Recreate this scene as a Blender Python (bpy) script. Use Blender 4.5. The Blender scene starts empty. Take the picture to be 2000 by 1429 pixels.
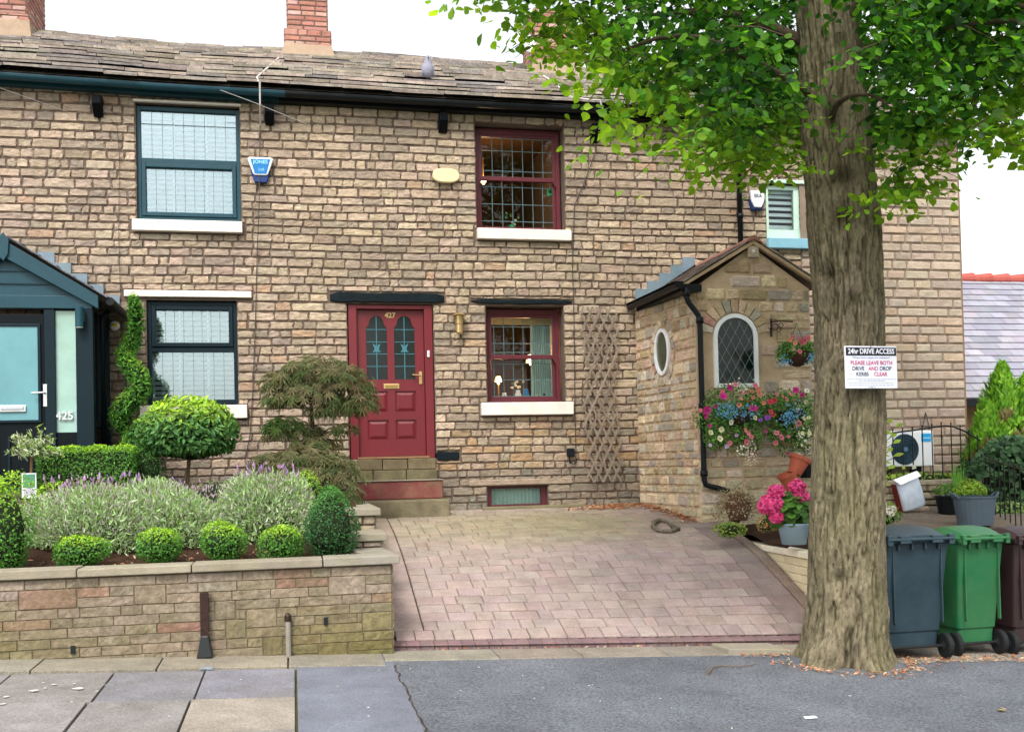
import bpy, math, random
import numpy as np
from math import radians, sin, cos, pi, sqrt, atan
from mathutils import Matrix, Vector, noise as mn

SC = bpy.context.scene
COL = SC.collection
RND = random.Random(7)
NR = np.random.RandomState(11)

# ------------------------------------------------------------------ camera
YAW, PITCH, ROLL, SHY, EYE = atan(.214), .022, -.023, .0735, 1.6
MR = Matrix.Rotation(-YAW, 3, 'Z') @ Matrix.Rotation(pi/2+PITCH, 3, 'X') @ Matrix.Rotation(ROLL, 3, 'Z')
cd = bpy.data.cameras.new('camera'); cam = bpy.data.objects.new('camera', cd); COL.objects.link(cam)
cam.matrix_world = Matrix.Translation((0, 0, EYE)) @ MR.to_4x4()
cd.sensor_width = 36; cd.lens = 36; cd.shift_y = SHY; cd.clip_start = .05; cd.clip_end = 2000
SC.camera = cam

def ray(px, py):
    return MR @ Vector(((px-1000)/2000, (714.5-py)/2000+SHY, -1))
def P(px, py, y=13.1):
    r = ray(px, py); return Vector((0, 0, EYE)) + r*(y/r.y)
def PZ(px, py, z):
    r = ray(px, py); return Vector((0, 0, EYE)) + r*((z-EYE)/r.z)

# ------------------------------------------------------------------ light
SUN_EL, SUN_AZ = radians(52), radians(205)      # azimuth clockwise from +Y; behind and left of the camera
w = bpy.data.worlds.new('World'); SC.world = w; w.use_nodes = True
nt = w.node_tree; nt.nodes.clear()
sky = nt.nodes.new('ShaderNodeTexSky'); sky.sky_type = 'NISHITA'; sky.sun_disc = False
sky.sun_elevation = SUN_EL; sky.sun_rotation = SUN_AZ; sky.dust_density = 4; sky.air_density = 1.5
hs = nt.nodes.new('ShaderNodeHueSaturation'); hs.inputs['Saturation'].default_value = .22; hs.inputs['Value'].default_value = 1.3
bg = nt.nodes.new('ShaderNodeBackground'); bg.inputs['Strength'].default_value = .15
ou = nt.nodes.new('ShaderNodeOutputWorld')
nt.links.new(sky.outputs[0], hs.inputs['Color']); nt.links.new(hs.outputs[0], bg.inputs[0]); nt.links.new(bg.outputs[0], ou.inputs[0])
sl = bpy.data.lights.new('sun', 'SUN'); sl.energy = 1.45; sl.angle = radians(13); sl.color = (1, .95, .88)
so = bpy.data.objects.new('sun', sl); COL.objects.link(so)
sd = Vector((sin(SUN_AZ)*cos(SUN_EL), cos(SUN_AZ)*cos(SUN_EL), sin(SUN_EL)))
so.rotation_euler = (-sd).to_track_quat('-Z', 'Y').to_euler(); so.location = sd*30
SC.view_settings.view_transform = 'Standard'; SC.view_settings.look = 'None'
SC.view_settings.exposure = .74; SC.view_settings.gamma = 1
SC.cycles.max_bounces = 6; SC.cycles.transparent_max_bounces = 12

# ------------------------------------------------------------------ materials
def s2l(c):
    return tuple((v/12.92 if v <= .04045 else ((v+.055)/1.055)**2.4) for v in c)
def H(r, g, b):
    return s2l((r/255, g/255, b/255))
def mat(name, rgb, rough=.85, var=.18, vs=2.5, bump=.15, bs=50, metal=0, spec=.3, tint=None, tfac=.5, ts=1.2, tsharp=.15,
        trans=0, stretch=(1, 1, 1), emit=None, es=1, fine=0, coat=0):
    m = bpy.data.materials.new(name); m.use_nodes = True
    n = m.node_tree; N = n.nodes; L = n.links; b = N['Principled BSDF']; out = N['Material Output']
    b.inputs['Roughness'].default_value = rough; b.inputs['Metallic'].default_value = metal
    b.inputs['Specular IOR Level'].default_value = spec; b.inputs['Coat Weight'].default_value = coat
    at = N.new('ShaderNodeAttribute'); at.attribute_name = 'Col'
    tc = N.new('ShaderNodeTexCoord'); mp = N.new('ShaderNodeMapping'); mp.inputs['Scale'].default_value = stretch
    L.new(tc.outputs['Object'], mp.inputs[0])
    def noise(scale, det=4, rgh=.6):
        t = N.new('ShaderNodeTexNoise'); t.inputs['Scale'].default_value = scale; t.inputs['Detail'].default_value = det
        t.inputs['Roughness'].default_value = rgh; L.new(mp.outputs[0], t.inputs[0]); return t
    def mix(mode, fac, a, c):
        x = N.new('ShaderNodeMix'); x.data_type = 'RGBA'; x.blend_type = mode
        for s, v in ((x.inputs[0], fac), (x.inputs[6], a), (x.inputs[7], c)):
            if hasattr(v, 'links') or isinstance(v, bpy.types.NodeSocket): L.new(v, s)
            elif isinstance(v, (int, float)): s.default_value = v
            else: s.default_value = (*v, 1)
        return x.outputs[2]
    c = mix('MULTIPLY', 1.0, at.outputs['Color'], rgb)
    if tint:
        t = noise(ts, 5, .7); mr = N.new('ShaderNodeMapRange')
        mr.inputs[1].default_value = .5-tsharp; mr.inputs[2].default_value = .5+tsharp; mr.inputs[4].default_value = tfac
        L.new(t.outputs[0], mr.inputs[0]); c = mix('MIX', mr.outputs[0], c, tint)
    if var:
        t = noise(vs, 6, .65); mr = N.new('ShaderNodeMapRange')
        mr.inputs[1].default_value = .28; mr.inputs[2].default_value = .72
        mr.inputs[3].default_value = 1-var; mr.inputs[4].default_value = 1+var
        L.new(t.outputs[0], mr.inputs[0]); c = mix('MULTIPLY', 1.0, c, mr.outputs[0])
    if fine:
        t = noise(bs*1.5, 3, .7); mr = N.new('ShaderNodeMapRange')
        mr.inputs[1].default_value = .3; mr.inputs[2].default_value = .7
        mr.inputs[3].default_value = 1-fine; mr.inputs[4].default_value = 1+fine
        L.new(t.outputs[0], mr.inputs[0]); c = mix('MULTIPLY', 1.0, c, mr.outputs[0])
    L.new(c, b.inputs['Base Color'])
    if bump:
        t = noise(bs, 5, .65); bm = N.new('ShaderNodeBump'); bm.inputs['Strength'].default_value = bump
        bm.inputs['Distance'].default_value = .02; L.new(t.outputs[0], bm.inputs['Height']); L.new(bm.outputs[0], b.inputs['Normal'])
    if emit:
        b.inputs['Emission Color'].default_value = (*emit, 1); b.inputs['Emission Strength'].default_value = es
    if trans:
        tr = N.new('ShaderNodeBsdfTranslucent'); ms = N.new('ShaderNodeMixShader'); ms.inputs[0].default_value = trans
        c2 = mix('MULTIPLY', 1.0, c, (1.25, 1.25, .55)); L.new(c2, tr.inputs[0])
        L.new(b.outputs[0], ms.inputs[1]); L.new(tr.outputs[0], ms.inputs[2]); L.new(ms.outputs[0], out.inputs[0])
    return m
def glass_mat(name, tint=(1, 1, 1), refl=1.45, rough=.02, gl=(1, 1, 1)):
    m = bpy.data.materials.new(name); m.use_nodes = True; n = m.node_tree; N = n.nodes; N.clear()
    o = N.new('ShaderNodeOutputMaterial'); f = N.new('ShaderNodeFresnel'); f.inputs[0].default_value = refl
    g = N.new('ShaderNodeBsdfGlossy'); g.inputs['Roughness'].default_value = rough
    t = N.new('ShaderNodeBsdfTransparent'); t.inputs[0].default_value = (*tint, 1); s = N.new('ShaderNodeMixShader')
    n.links.new(f.outputs[0], s.inputs[0]); n.links.new(t.outputs[0], s.inputs[1]); n.links.new(g.outputs[0], s.inputs[2])
    g.inputs[0].default_value = (*gl, 1); n.links.new(s.outputs[0], o.inputs[0]); return m

M = {}
M['stone'] = mat('sandstone', (.81, .80, .81), .9, .26, 12, .9, 20, spec=.12, stretch=(1, 1, 2.0), fine=.2)
M['stone_end'] = mat('smooth_sandstone', (.80, .79, .82), .9, .16, 7, .7, 22, spec=.12, stretch=(1, 1, 1.8), fine=.14)
M['mortar'] = mat('mortar', H(102, 88, 78), .95, .2, 6, .5, 60, spec=.1)
M['mortar_pale'] = mat('pale_mortar', H(190, 166, 138), .95, .16, 5, .5, 50, spec=.1)
M['ashlar'] = mat('garden_wall_stone', (.62, .59, .58), .9, .28, 10, .8, 20, spec=.12, tint=H(92, 84, 52), tfac=.55, ts=2.2, fine=.22)
M['coping'] = mat('coping_stone', H(146, 138, 126), .85, .2, 5, .35, 60, spec=.2, tint=H(120, 118, 84), tfac=.45, ts=3)
M['mortar_wall'] = mat('garden_wall_mortar', H(104, 94, 76), .95, .2, 6, .5, 60, spec=.1)
M['brick'] = mat('red_brick', (.9, .9, .95), .9, .2, 9, .4, 60, spec=.15, fine=.1)
M['slate_stone'] = mat('stone_slates', (.84, .80, .82), .85, .32, 5, .8, 22, spec=.15, tint=(.10, .09, .085), tfac=.5, ts=1.6, fine=.22)
M['slate'] = mat('blue_slates', (.62, .62, .64), .55, .12, 5, .15, 40, spec=.4)
M['lead'] = mat('lead_sheet', H(112, 130, 142), .5, .15, 6, .2, 20, spec=.4)
M['black'] = mat('black_gutter_plastic', H(14, 18, 22), .45, .2, 4, .05, 30, spec=.25)
M['bluegrey'] = mat('blue_grey_paint', H(21, 62, 74), .45, .12, 4, .05, 40, spec=.3)
M['darkgrey'] = mat('anthracite_paint', H(14, 32, 40), .5, .12, 4, .05, 40, spec=.15)
M['darkblack'] = mat('near_black_paint', H(7, 15, 20), .5, .1, 4, .05, 40, spec=.12)
M['red'] = mat('maroon_door_paint', H(106, 24, 34), .42, .14, 3, .12, 60, spec=.45, stretch=(1, 1, .25))
M['maroon'] = mat('maroon_window_paint', H(90, 34, 43), .45, .15, 6, .08, 50, spec=.4)
M['white'] = mat('white_paint', H(232, 222, 212), .6, .08, 5, .1, 40, spec=.3, tint=H(170, 160, 148), tfac=.25, ts=6)
M['upvc'] = mat('white_plastic', H(232, 234, 236), .35, .04, 5, 0, 40, spec=.5)
M['glass'] = glass_mat('window_glass', (.93, .97, .97), 1.26)
M['skyglass'] = glass_mat('reflecting_window_glass', (.95, .99, 1), 2.45, .02, (.80, .95, 1))
M['darkglass'] = mat('dark_leaded_glass', H(10, 22, 22), .12, .3, 3, .03, 3, spec=.35)
M['frost'] = mat('frosted_glass', H(92, 142, 150), .3, .18, 1.6, 0, 5, spec=.5)
M['blind'] = mat('white_shutter_slats', H(236, 244, 248), .5, .05, 4, 0, 5, spec=.3)
M['leading'] = mat('window_leading', H(84, 108, 112), .5, .1, 4, 0, 5, spec=.4)
M['room'] = mat('room_plaster', H(92, 62, 40), .9, .3, 2, 0, 5)
M['roomdark'] = mat('room_shade', H(34, 32, 30), .9, .3, 2, 0, 5)
M['curtain'] = mat('curtain_fabric', H(176, 196, 186), .9, .12, 5, .1, 30)
M['cream'] = mat('cream_fabric', H(186, 172, 130), .9, .12, 5, .1, 30)
M['brass'] = mat('brass', H(196, 168, 118), .3, .1, 5, 0, 5, metal=.7, spec=.5)
M['steel'] = mat('steel', H(205, 210, 212), .25, .08, 5, 0, 5, metal=.8, spec=.5)
M['step'] = mat('step_stone', H(128, 118, 94), .9, .3, 5, .5, 40, tint=H(70, 64, 44), tfac=.55, ts=4)
M['redstep'] = mat('red_painted_step', H(120, 50, 56), .7, .25, 5, .3, 40, tint=H(120, 100, 74), tfac=.7, ts=4)
M['asphalt'] = mat('asphalt', H(108, 111, 117), .92, .2, 1.1, .9, 36, spec=.12, fine=.6, tint=H(76, 79, 86), tfac=.6, ts=.9)
M['tar'] = mat('smooth_tarmac', H(108, 111, 121), .88, .22, 2.2, .5, 45, spec=.15, fine=.26)
M['road'] = mat('road_asphalt', H(96, 98, 102), .9, .12, 1, .5, 140, spec=.25, fine=.2)
M['flag'] = mat('flagstones', (.62, .62, .635), .9, .2, 4, .7, 40, spec=.15, fine=.28, tint=(.13, .12, .10), tfac=.45, ts=2.2)
M['paver'] = mat('block_paving', (.70, .69, .75), .9, .2, 4, .6, 50, spec=.12, fine=.2)
M['sand'] = mat('joint_sand', H(58, 46, 38), .95, .3, 9, .3, 80)
M['soil'] = mat('soil', H(58, 42, 32), .95, .45, 9, 1.0, 30, spec=.1)
M['earth'] = mat('grassy_ground', H(92, 104, 62), .95, .3, .6, .6, 6, spec=.1)
M['bark'] = mat('lime_bark', (.88, .88, .9), .94, .35, 12, 1.0, 30, spec=.08, stretch=(1, 1, .4), tint=H(84, 80, 48), tfac=.35, ts=4, fine=.35)
M['twig'] = mat('twig_bark', H(74, 62, 48), .9, .3, 8, .5, 40)
M['leaf'] = mat('lime_leaf', (1, 1, 1), .5, .1, 3, 0, 5, spec=.3, trans=.58)
M['gleaf'] = mat('garden_leaf', (1, 1, 1), .55, .12, 5, 0, 5, spec=.3, trans=.25)
M['petal'] = mat('petals', (1, 1, 1), .6, .08, 8, 0, 5, spec=.2, trans=.2)
M['core'] = mat('inner_twigs', H(30, 40, 18), .95, .3, 20, .5, 30)
M['terra'] = mat('terracotta', H(176, 92, 68), .8, .15, 8, .2, 40)
M['bluepot'] = mat('pale_blue_plastic', H(150, 176, 192), .45, .06, 4, 0, 5)
M['tub'] = mat('black_rubber_tub', H(84, 98, 110), .6, .12, 5, .1, 60)
M['bin_blue'] = mat('blue_grey_bin_plastic', H(34, 51, 60), .45, .14, 3, .06, 90, spec=.35, tint=H(62, 78, 86), tfac=.35, ts=2.5)
M['bin_green'] = mat('green_bin_plastic', H(30, 96, 58), .42, .12, 3, .06, 90, spec=.4, tint=H(84, 112, 72), tfac=.35, ts=2)
M['bin_brown'] = mat('brown_bin_plastic', H(52, 38, 39), .45, .1, 3, .06, 90, spec=.4)
M['rubber'] = mat('rubber', H(24, 26, 28), .7, .1, 5, .1, 60)
M['paleconc'] = mat('pale_block', (1, 1, 1), .9, .1, 8, .4, 50)
M['wood'] = mat('weathered_wood', H(134, 120, 106), .9, .2, 14, .4, 30, stretch=(1, 1, .3))
M['signw'] = mat('sign_board', H(214, 214, 226), .4, .03, 5, 0, 5)
M['signk'] = mat('sign_black', H(16, 24, 28), .5, 0, 5, 0, 5)
M['signr'] = mat('sign_red_lettering', H(176, 60, 104), .5, 0, 5, 0, 5)
M['signt'] = mat('sign_dark_lettering', H(44, 66, 84), .5, 0, 5, 0, 5)
M['signg'] = mat('sign_small_print', H(130, 146, 170), .5, 0, 5, 0, 5)
M['alarm_blue'] = mat('blue_alarm_plastic', H(20, 112, 176), .35, .05, 5, 0, 5)
M['navy'] = mat('navy_alarm_plastic', H(22, 52, 110), .35, .05, 5, 0, 5)
M['lettering_pale'] = mat('pale_lettering', H(150, 214, 240), .5, 0, 5, 0, 5)
M['cream_plastic'] = mat('cream_plastic', H(218, 204, 160), .45, .06, 5, 0, 5)
M['cable'] = mat('grey_cable', H(196, 190, 186), .6, .05, 5, 0, 5)
M['cable_dark'] = mat('dark_cable', H(66, 58, 54), .6, .05, 5, 0, 5)
M['iron'] = mat('black_iron', H(20, 24, 26), .4, .2, 8, .1, 60, metal=.3, spec=.5)
M['bulb'] = mat('lit_bulb', (1, .8, .5), emit=(1, .62, .28), es=3.5, bump=0, var=0)
M['shade'] = mat('lit_lamp_shade', (1, .8, .6), emit=(1, .45, .16), es=.8, bump=0, var=0)
M['green_orn'] = mat('green_plastic', H(20, 168, 110), .4, .1, 9, 0, 5)
M['bag'] = mat('printed_bag', H(206, 214, 224), .4, .2, 7, .2, 12, tint=H(160, 180, 205), tfac=.6, ts=5)
M['rope'] = mat('grey_rope', H(112, 104, 90), .95, .35, 30, .8, 80)
M['ac_dark'] = mat('fan_grille', H(44, 74, 92), .5, .1, 5, 0, 5)
M['feather'] = mat('pigeon_feathers', H(138, 138, 154), .8, .12, 25, .2, 60)
M['tile_red'] = mat('red_ridge_tiles', H(160, 78, 70), .75, .15, 8, .2, 40)

# ------------------------------------------------------------------ mesh builder
class MB:
    def __init__(s): s.V = []; s.F = []; s.C = []; s.n = 0
    def add(s, v, f, col=(1, 1, 1)):
        v = np.asarray(v, dtype=np.float32).reshape(-1, 3); k = len(v)
        c = np.asarray(col, dtype=np.float32)
        if c.ndim == 1: c = np.tile(c[:3], (k, 1))
        s.V.append(v); s.C.append(c)
        o = s.n
        if isinstance(f, np.ndarray): s.F.append(f.astype(np.int32)+o)
        else: s.F.extend([tuple(i+o for i in q) for q in f])
        s.n += k
    def box(s, x0, x1, y0, y1, z0, z1, col=(1, 1, 1)):
        s.add([(x0, y0, z0), (x1, y0, z0), (x1, y1, z0), (x0, y1, z0), (x0, y0, z1), (x1, y0, z1), (x1, y1, z1), (x0, y1, z1)],
              [(0, 3, 2, 1), (4, 5, 6, 7), (0, 1, 5, 4), (1, 2, 6, 5), (2, 3, 7, 6), (3, 0, 4, 7)], col)
    def hexa(s, b, t, col=(1, 1, 1)):      # two 4-point loops (counter-clockwise seen from the t side)
        s.add(list(b)+list(t), [(0, 3, 2, 1), (4, 5, 6, 7), (0, 1, 5, 4), (1, 2, 6, 5), (2, 3, 7, 6), (3, 0, 4, 7)], col)
    def prism(s, pts, axis, a, b, col=(1, 1, 1)):   # 2-D outline extruded along an axis
        n = len(pts); v = []
        for t in (a, b):
            for (p, q) in pts:
                v.append({'y': (p, t, q), 'x': (t, p, q), 'z': (p, q, t)}[axis])
        f = [tuple(range(n))[::-1], tuple(range(n, 2*n))]+[(i, (i+1) % n, n+(i+1) % n, n+i) for i in range(n)]
        s.add(v, f, col)
    def tube(s, pts, r, n=8, col=(1, 1, 1), cap=True):
        pts = [Vector(p) for p in pts]; k = len(pts); rr = r if hasattr(r, '__len__') else [r]*k
        v = []; f = []
        up = Vector((0, 0, 1)); pu = None
        for i, p in enumerate(pts):
            d = (pts[min(i+1, k-1)]-pts[max(i-1, 0)]).normalized()
            if pu is None: pu = d.orthogonal().normalized()
            u = (pu-d*pu.dot(d)).normalized(); pu = u; q = d.cross(u)
            for j in range(n):
                a = 2*pi*j/n; v.append(p+(u*cos(a)+q*sin(a))*rr[i])
        for i in range(k-1):
            for j in range(n):
                f.append((i*n+j, i*n+(j+1) % n, (i+1)*n+(j+1) % n, (i+1)*n+j))
        if cap: f += [tuple(range(n))[::-1], tuple(range((k-1)*n, k*n))]
        s.add([tuple(q) for q in v], f, col)
    def lathe(s, prof, c, n=20, col=(1, 1, 1), tilt=None, cap=True, sy=1):
        v = []; f = []; k = len(prof)
        for (r, z) in prof:
            for j in range(n):
                a = 2*pi*j/n; q = Vector((r*cos(a), r*sin(a)*sy, z))
                if tilt is not None: q = tilt @ q
                v.append(tuple(q+Vector(c)))
        for i in range(k-1):
            for j in range(n): f.append((i*n+j, i*n+(j+1) % n, (i+1)*n+(j+1) % n, (i+1)*n+j))
        if cap: f += [tuple(range(n))[::-1], tuple(range((k-1)*n, k*n))]
        s.add(v, f, col)
    def ball(s, c, r, n=12, col=(1, 1, 1), jit=0):
        r = r if hasattr(r, '__len__') else (r, r, r); v = []; f = []; m = n//2+1
        for i in range(m):
            t = pi*i/(m-1)
            for j in range(n):
                a = 2*pi*j/n; g = 1+jit*RND.uniform(-1, 1)
                v.append((c[0]+r[0]*sin(t)*cos(a)*g, c[1]+r[1]*sin(t)*sin(a)*g, c[2]+r[2]*cos(t)*g))
        for i in range(m-1):
            for j in range(n): f.append((i*n+j, (i+1)*n+j, (i+1)*n+(j+1) % n, i*n+(j+1) % n))
        s.add(v, f, col)
    def inst(s, tv, tf, pos, rot, scl, col):   # numpy instancing of one small template into this same mesh
        tv = np.asarray(tv, np.float32); k = len(tv); n = len(pos)
        v = np.einsum('nij,kj->nki', rot, tv)*np.asarray(scl, np.float32).reshape(n, 1, -1)+np.asarray(pos)[:, None, :]
        tf = np.asarray(tf, np.int32); f = (tf[None]+(np.arange(n)*k)[:, None, None]).reshape(-1, tf.shape[1])
        c = np.repeat(np.asarray(col, np.float32), k, axis=0)
        s.add(v.reshape(-1, 3), f, c)
    def build(s, name, m, parent=None, origin=None, smooth=False, bevel=0, local=False):
        V = np.concatenate(s.V) if s.V else np.zeros((0, 3), np.float32); C = np.concatenate(s.C)
        if origin is None:
            origin = (0, 0, 0)
        off = Vector(origin)
        if parent is not None and not local:
            q = parent; off = Vector((0, 0, 0))
            while q is not None: off += q.location; q = q.parent
        V = V-np.array(off, np.float32)
        me = bpy.data.meshes.new(name)
        tot = []; idx = []
        for q in s.F:
            if isinstance(q, np.ndarray): tot.append(np.full(len(q), q.shape[1], np.int32)); idx.append(q.reshape(-1))
            else: tot.append(np.array([len(q)], np.int32)); idx.append(np.array(q, np.int32))
        tot = np.concatenate(tot); idx = np.concatenate(idx)
        me.vertices.add(len(V)); me.vertices.foreach_set('co', V.reshape(-1))
        me.loops.add(len(idx)); me.loops.foreach_set('vertex_index', idx)
        me.polygons.add(len(tot)); me.polygons.foreach_set('loop_start', np.concatenate([[0], np.cumsum(tot)[:-1]]).astype(np.int32))
        me.polygons.foreach_set('loop_total', tot)
        me.polygons.foreach_set('use_smooth', np.full(len(tot), bool(smooth)))
        at = me.attributes.new('Col', 'FLOAT_COLOR', 'POINT')
        at.data.foreach_set('color', np.concatenate([C, np.ones((len(C), 1), np.float32)], 1).reshape(-1))
        me.update(calc_edges=True); me.validate()
        me.materials.append(M[m] if isinstance(m, str) else m)
        o = bpy.data.objects.new(name, me); COL.objects.link(o)
        if parent is not None: o.parent = parent
        else: o.location = off
        if bevel:
            b = o.modifiers.new('bevel', 'BEVEL'); b.width = bevel; b.segments = 2; b.limit_method = 'ANGLE'
        return o

def tag(o, label, cat, group=None):
    o['label'] = label; o['category'] = cat
    if group: o['group'] = group
    return o
def thing(name, label, cat, loc, rz=0, group=None):
    o = bpy.data.objects.new(name, None); COL.objects.link(o); o.location = loc; o.rotation_euler = (0, 0, rz)
    o.empty_display_size = .1
    return tag(o, label, cat, group)
def struct(o): o['kind'] = 'structure'; return o
def stuff(o): o['kind'] = 'stuff'; return o
def text(name, body, size, loc, m, parent, ext=.001, align='CENTER', sx=1, rz=0, local=False, bold=0):
    c = bpy.data.curves.new(name, 'FONT'); c.body = body; c.size = size; c.extrude = ext; c.align_x = align; c.align_y = 'CENTER'
    c.offset = bold
    tmp = bpy.data.objects.new(name, c); COL.objects.link(tmp); me = bpy.data.meshes.new_from_object(tmp)
    bpy.data.objects.remove(tmp); me.materials.clear(); me.materials.append(M[m])
    at = me.attributes.new('Col', 'FLOAT_COLOR', 'POINT'); at.data.foreach_set('color', [1.0]*(4*len(me.vertices)))
    o = bpy.data.objects.new(name, me); COL.objects.link(o)
    off = Vector((0, 0, 0)); q = parent
    if not local:
        while q is not None: off += q.location; q = q.parent
    o.parent = parent; o.location = Vector(loc)-off; o.rotation_euler = (pi/2, 0, rz); o.scale = (sx, 1, 1)
    return o

# ------------------------------------------------------------------ stone courses
def stone(mb, mp, u0, u1, v0, v1, col, bulge=.018, rnd=.35, jit=.006, rough=.006, back=-.012, nu=5, nv=4, sl=0, ed=.16):
    h = v1-v0; W = u1-u0; V = []; F = []
    for j in range(nv):
        for i in range(nu):
            e = i in (0, nu-1) or j in (0, nv-1)
            if i == 0: fu = 0
            elif i == nu-1: fu = W
            elif i == 1: fu = h*ed
            elif i == nu-2: fu = W-h*ed
            else: fu = W*i/(nu-1)
            fv = 0 if j == 0 else (h if j == nv-1 else (h*ed+(h-2*h*ed)*(j-1)/(nv-3)))
            if (i in (0, nu-1)) and (j in (0, nv-1)):
                fu += (h*rnd*.45)*(1 if i == 0 else -1); fv += (h*rnd*.3)*(1 if j == 0 else -1)
            if e: fu += RND.uniform(-jit, jit); fv += RND.uniform(-jit, jit)*.7
            d = back if e else bulge+RND.uniform(-rough, rough)
            V.append(mp(u0+fu, v0+fv+sl*(fu), d))
    for j in range(nv-1):
        for i in range(nu-1):
            a = j*nu+i; F.append((a, a+1, a+nu+1, a+nu))
    mb.add(V, F, col)
def courses(u0, u1, v0, v1, hs, ls, gap, holes, colf, emit, joint_wave=0, top=None, bot=None, keep=None):
    v = v0; prev = []
    while v < v1-.02:
        h = RND.uniform(*hs); 
        if v+h > v1-.03: h = v1-v
        spans = [(u0, u1, v, v+h)]
        for (a, b, c, d) in holes:
            if c < v+h-.004 and d > v+.004:
                ns = []
                for (p, q, va, vb) in spans:
                    if b <= p or a >= q: ns.append((p, q, va, vb)); continue
                    if a > p: ns.append((p, a, va, vb))
                    m0, m1 = max(a, p), min(b, q)
                    if vb-d > .028: ns.append((m0, m1, max(d, va), vb))
                    if c-va > .028: ns.append((m0, m1, va, min(c, vb)))
                    if b < q: ns.append((b, q, va, vb))
                spans = ns
        for (p, q, va, vb) in spans:
            u = p
            while u < q-.01:
                L = RND.uniform(*ls)*RND.choice((.7, 1, 1, 1.25))
                if u+L > q-ls[0]*.6: L = q-u
                if L > ls[1]*1.5: L /= 2
                um = u+L/2; zw = joint_wave*sin(um*1.7+v*2.1) if vb-va > h-.002 else 0
                if keep is None or keep(um, (va+vb)/2, L, h):
                    emit(u+gap/2, u+L-gap/2, va+zw+gap/2, vb+zw-gap/2, colf(um, va+h/2))
                u += L
        v += h
def jitcol(c, a=.06, h=.03):
    k = 1+RND.uniform(-a, a); return tuple(max(0, x*k*(1+RND.uniform(-h, h))) for x in c)

YF = 13.1
# ------------------------------------------------------------------ ground surfaces
def zdrive(y, x=.9):
    return zdrive0(y)+(-.045*(min(5, max(.8, x))-.8))*max(0, min(1, 1-(y-8.66)/1.7))
def zdrive0(y):
    if y < 8.7: return .105
    if y < 10: return .105+.303*(y-8.7)
    v = min(y, 13.1)-10; return .499+.30*v-.0419*v*v
def zpave(x, y): return .09-.045*x+.02*(y-8.5)
def zsoil(x, y):
    t = min(1, max(0, (y-8.8)/2.2)); return .80+.45*t*t*(3-2*t)
def zpatio(x, y): return .62+.3*min(1, max(0, (y-9)/3))
def on(px, py, f):
    r = ray(px, py); t = 3.0
    while t < 60:
        p = Vector((0, 0, EYE))+r*t
        if p.z <= f(p.x, p.y): return p
        t += .01
    return p
D_ = lambda px, py: on(px, py, lambda x, y: zdrive(y, x))
G_ = lambda px, py: on(px, py, zpave)

def sheet(name, m, x0, x1, y0, y1, zf, nx=2, ny=2, thick=0, col=(1, 1, 1)):
    mb = MB(); V = []; F = []
    for j in range(ny+1):
        for i in range(nx+1):
            x = x0+(x1-x0)*i/nx; y = y0+(y1-y0)*j/ny; V.append((x, y, zf(x, y)))
    for j in range(ny):
        for i in range(nx):
            a = j*(nx+1)+i; F.append((a, a+1, a+nx+2, a+nx+1))
    mb.add(V, F, col); return mb.build(name, m)
struct(sheet('ground', 'earth', -300, 300, -300, 600, lambda x, y: -.62, 1, 1))
struct(sheet('road', 'road', -60, 60, -6, 4.2, lambda x, y: -.05-.035*max(-8, min(12, x)), 40, 1))
struct(sheet('pavement', 'asphalt', .74, 30, 4.3, 8.75, lambda x, y: zpave(min(x, 11), y), 20, 2))
struct(sheet('pavement_strip', 'tar', -.0, .74, 4.3, 8.75, zpave, 2, 2))
# kerb
mb = MB(); x = -14
while x < 14:
    zk = .07-.045*max(-8, min(11, x))-.07; mb.box(x, x+.9, 4.16, 4.3, zk-.2, zk+.012, jitcol((.42, .4, .37))); x += .91
struct(mb.build('kerb', 'flag', bevel=.01))
# flagstones, left
mb = MB(); mb.add([(-14, 4.3, zpave(-8, 4.3)-.02), (0, 4.3, zpave(0, 4.3)-.02), (0, 8.6, zpave(0, 8.6)-.02), (-14, 8.6, zpave(-8, 8.6)-.02)], [(0, 1, 2, 3)])
M['mossjoint'] = mat('mossy_joints', H(74, 74, 44), .95, .4, 8, .5, 60); struct(mb.build('paving_bed', 'mossjoint'))
mb = MB(); rows = [4.3, 5.25, 6.3, 7.12, 8.02]
pal = [H(178, 172, 172), H(168, 163, 170), H(163, 160, 164), H(172, 167, 162)]
for r in range(4):
    x = 0-.01; k = 0
    while x > -8:
        L = .64+.1*((k*7+r*3) % 3-1)*.6
        if r == 2 and k == 0: c = H(196, 184, 168); L = .68
        elif r == 3 and k == 0: c = H(160, 158, 167); L = .66
        else: c = jitcol(pal[(k*5+r*3) % 4], .05, .02)
        c = tuple(v*.92 for v in c)
        x0, x1, y0, y1 = x-L+.008+RND.uniform(-.003, .003), x-.008, rows[r]+.007, rows[r+1]-.007
        b = [(x0, y0), (x1, y0), (x1, y1), (x0, y1)]; dz = RND.uniform(-.003, .003)
        mb.hexa([(p, q, zpave(p, q)-.05) for p, q in b], [(p, q, zpave(p, q)+dz) for p, q in b], c)
        x -= L; k += 1
struct(mb.build('flagstones', 'flag', bevel=.004))
# edging stones along the garden frontage
mb = MB(); x = -6.0; k = 0
while x < 4.3:
    L = RND.uniform(.7, 1.05); y0 = 8.06 if x < .6 else 8.22
    b = [(x+.006, y0), (x+L-.006, y0+RND.uniform(-.01, .01)), (x+L-.006, 8.62), (x+.006, 8.62)]
    mb.hexa([(p, q, zpave(p, q)-.05) for p, q in b], [(p, q, zpave(p, q)+.006+RND.uniform(0, .006)) for p, q in b], jitcol(H(176, 166, 148), .08, .03)); x += L
struct(mb.build('edging_stones', 'flag', bevel=.004))
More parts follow.
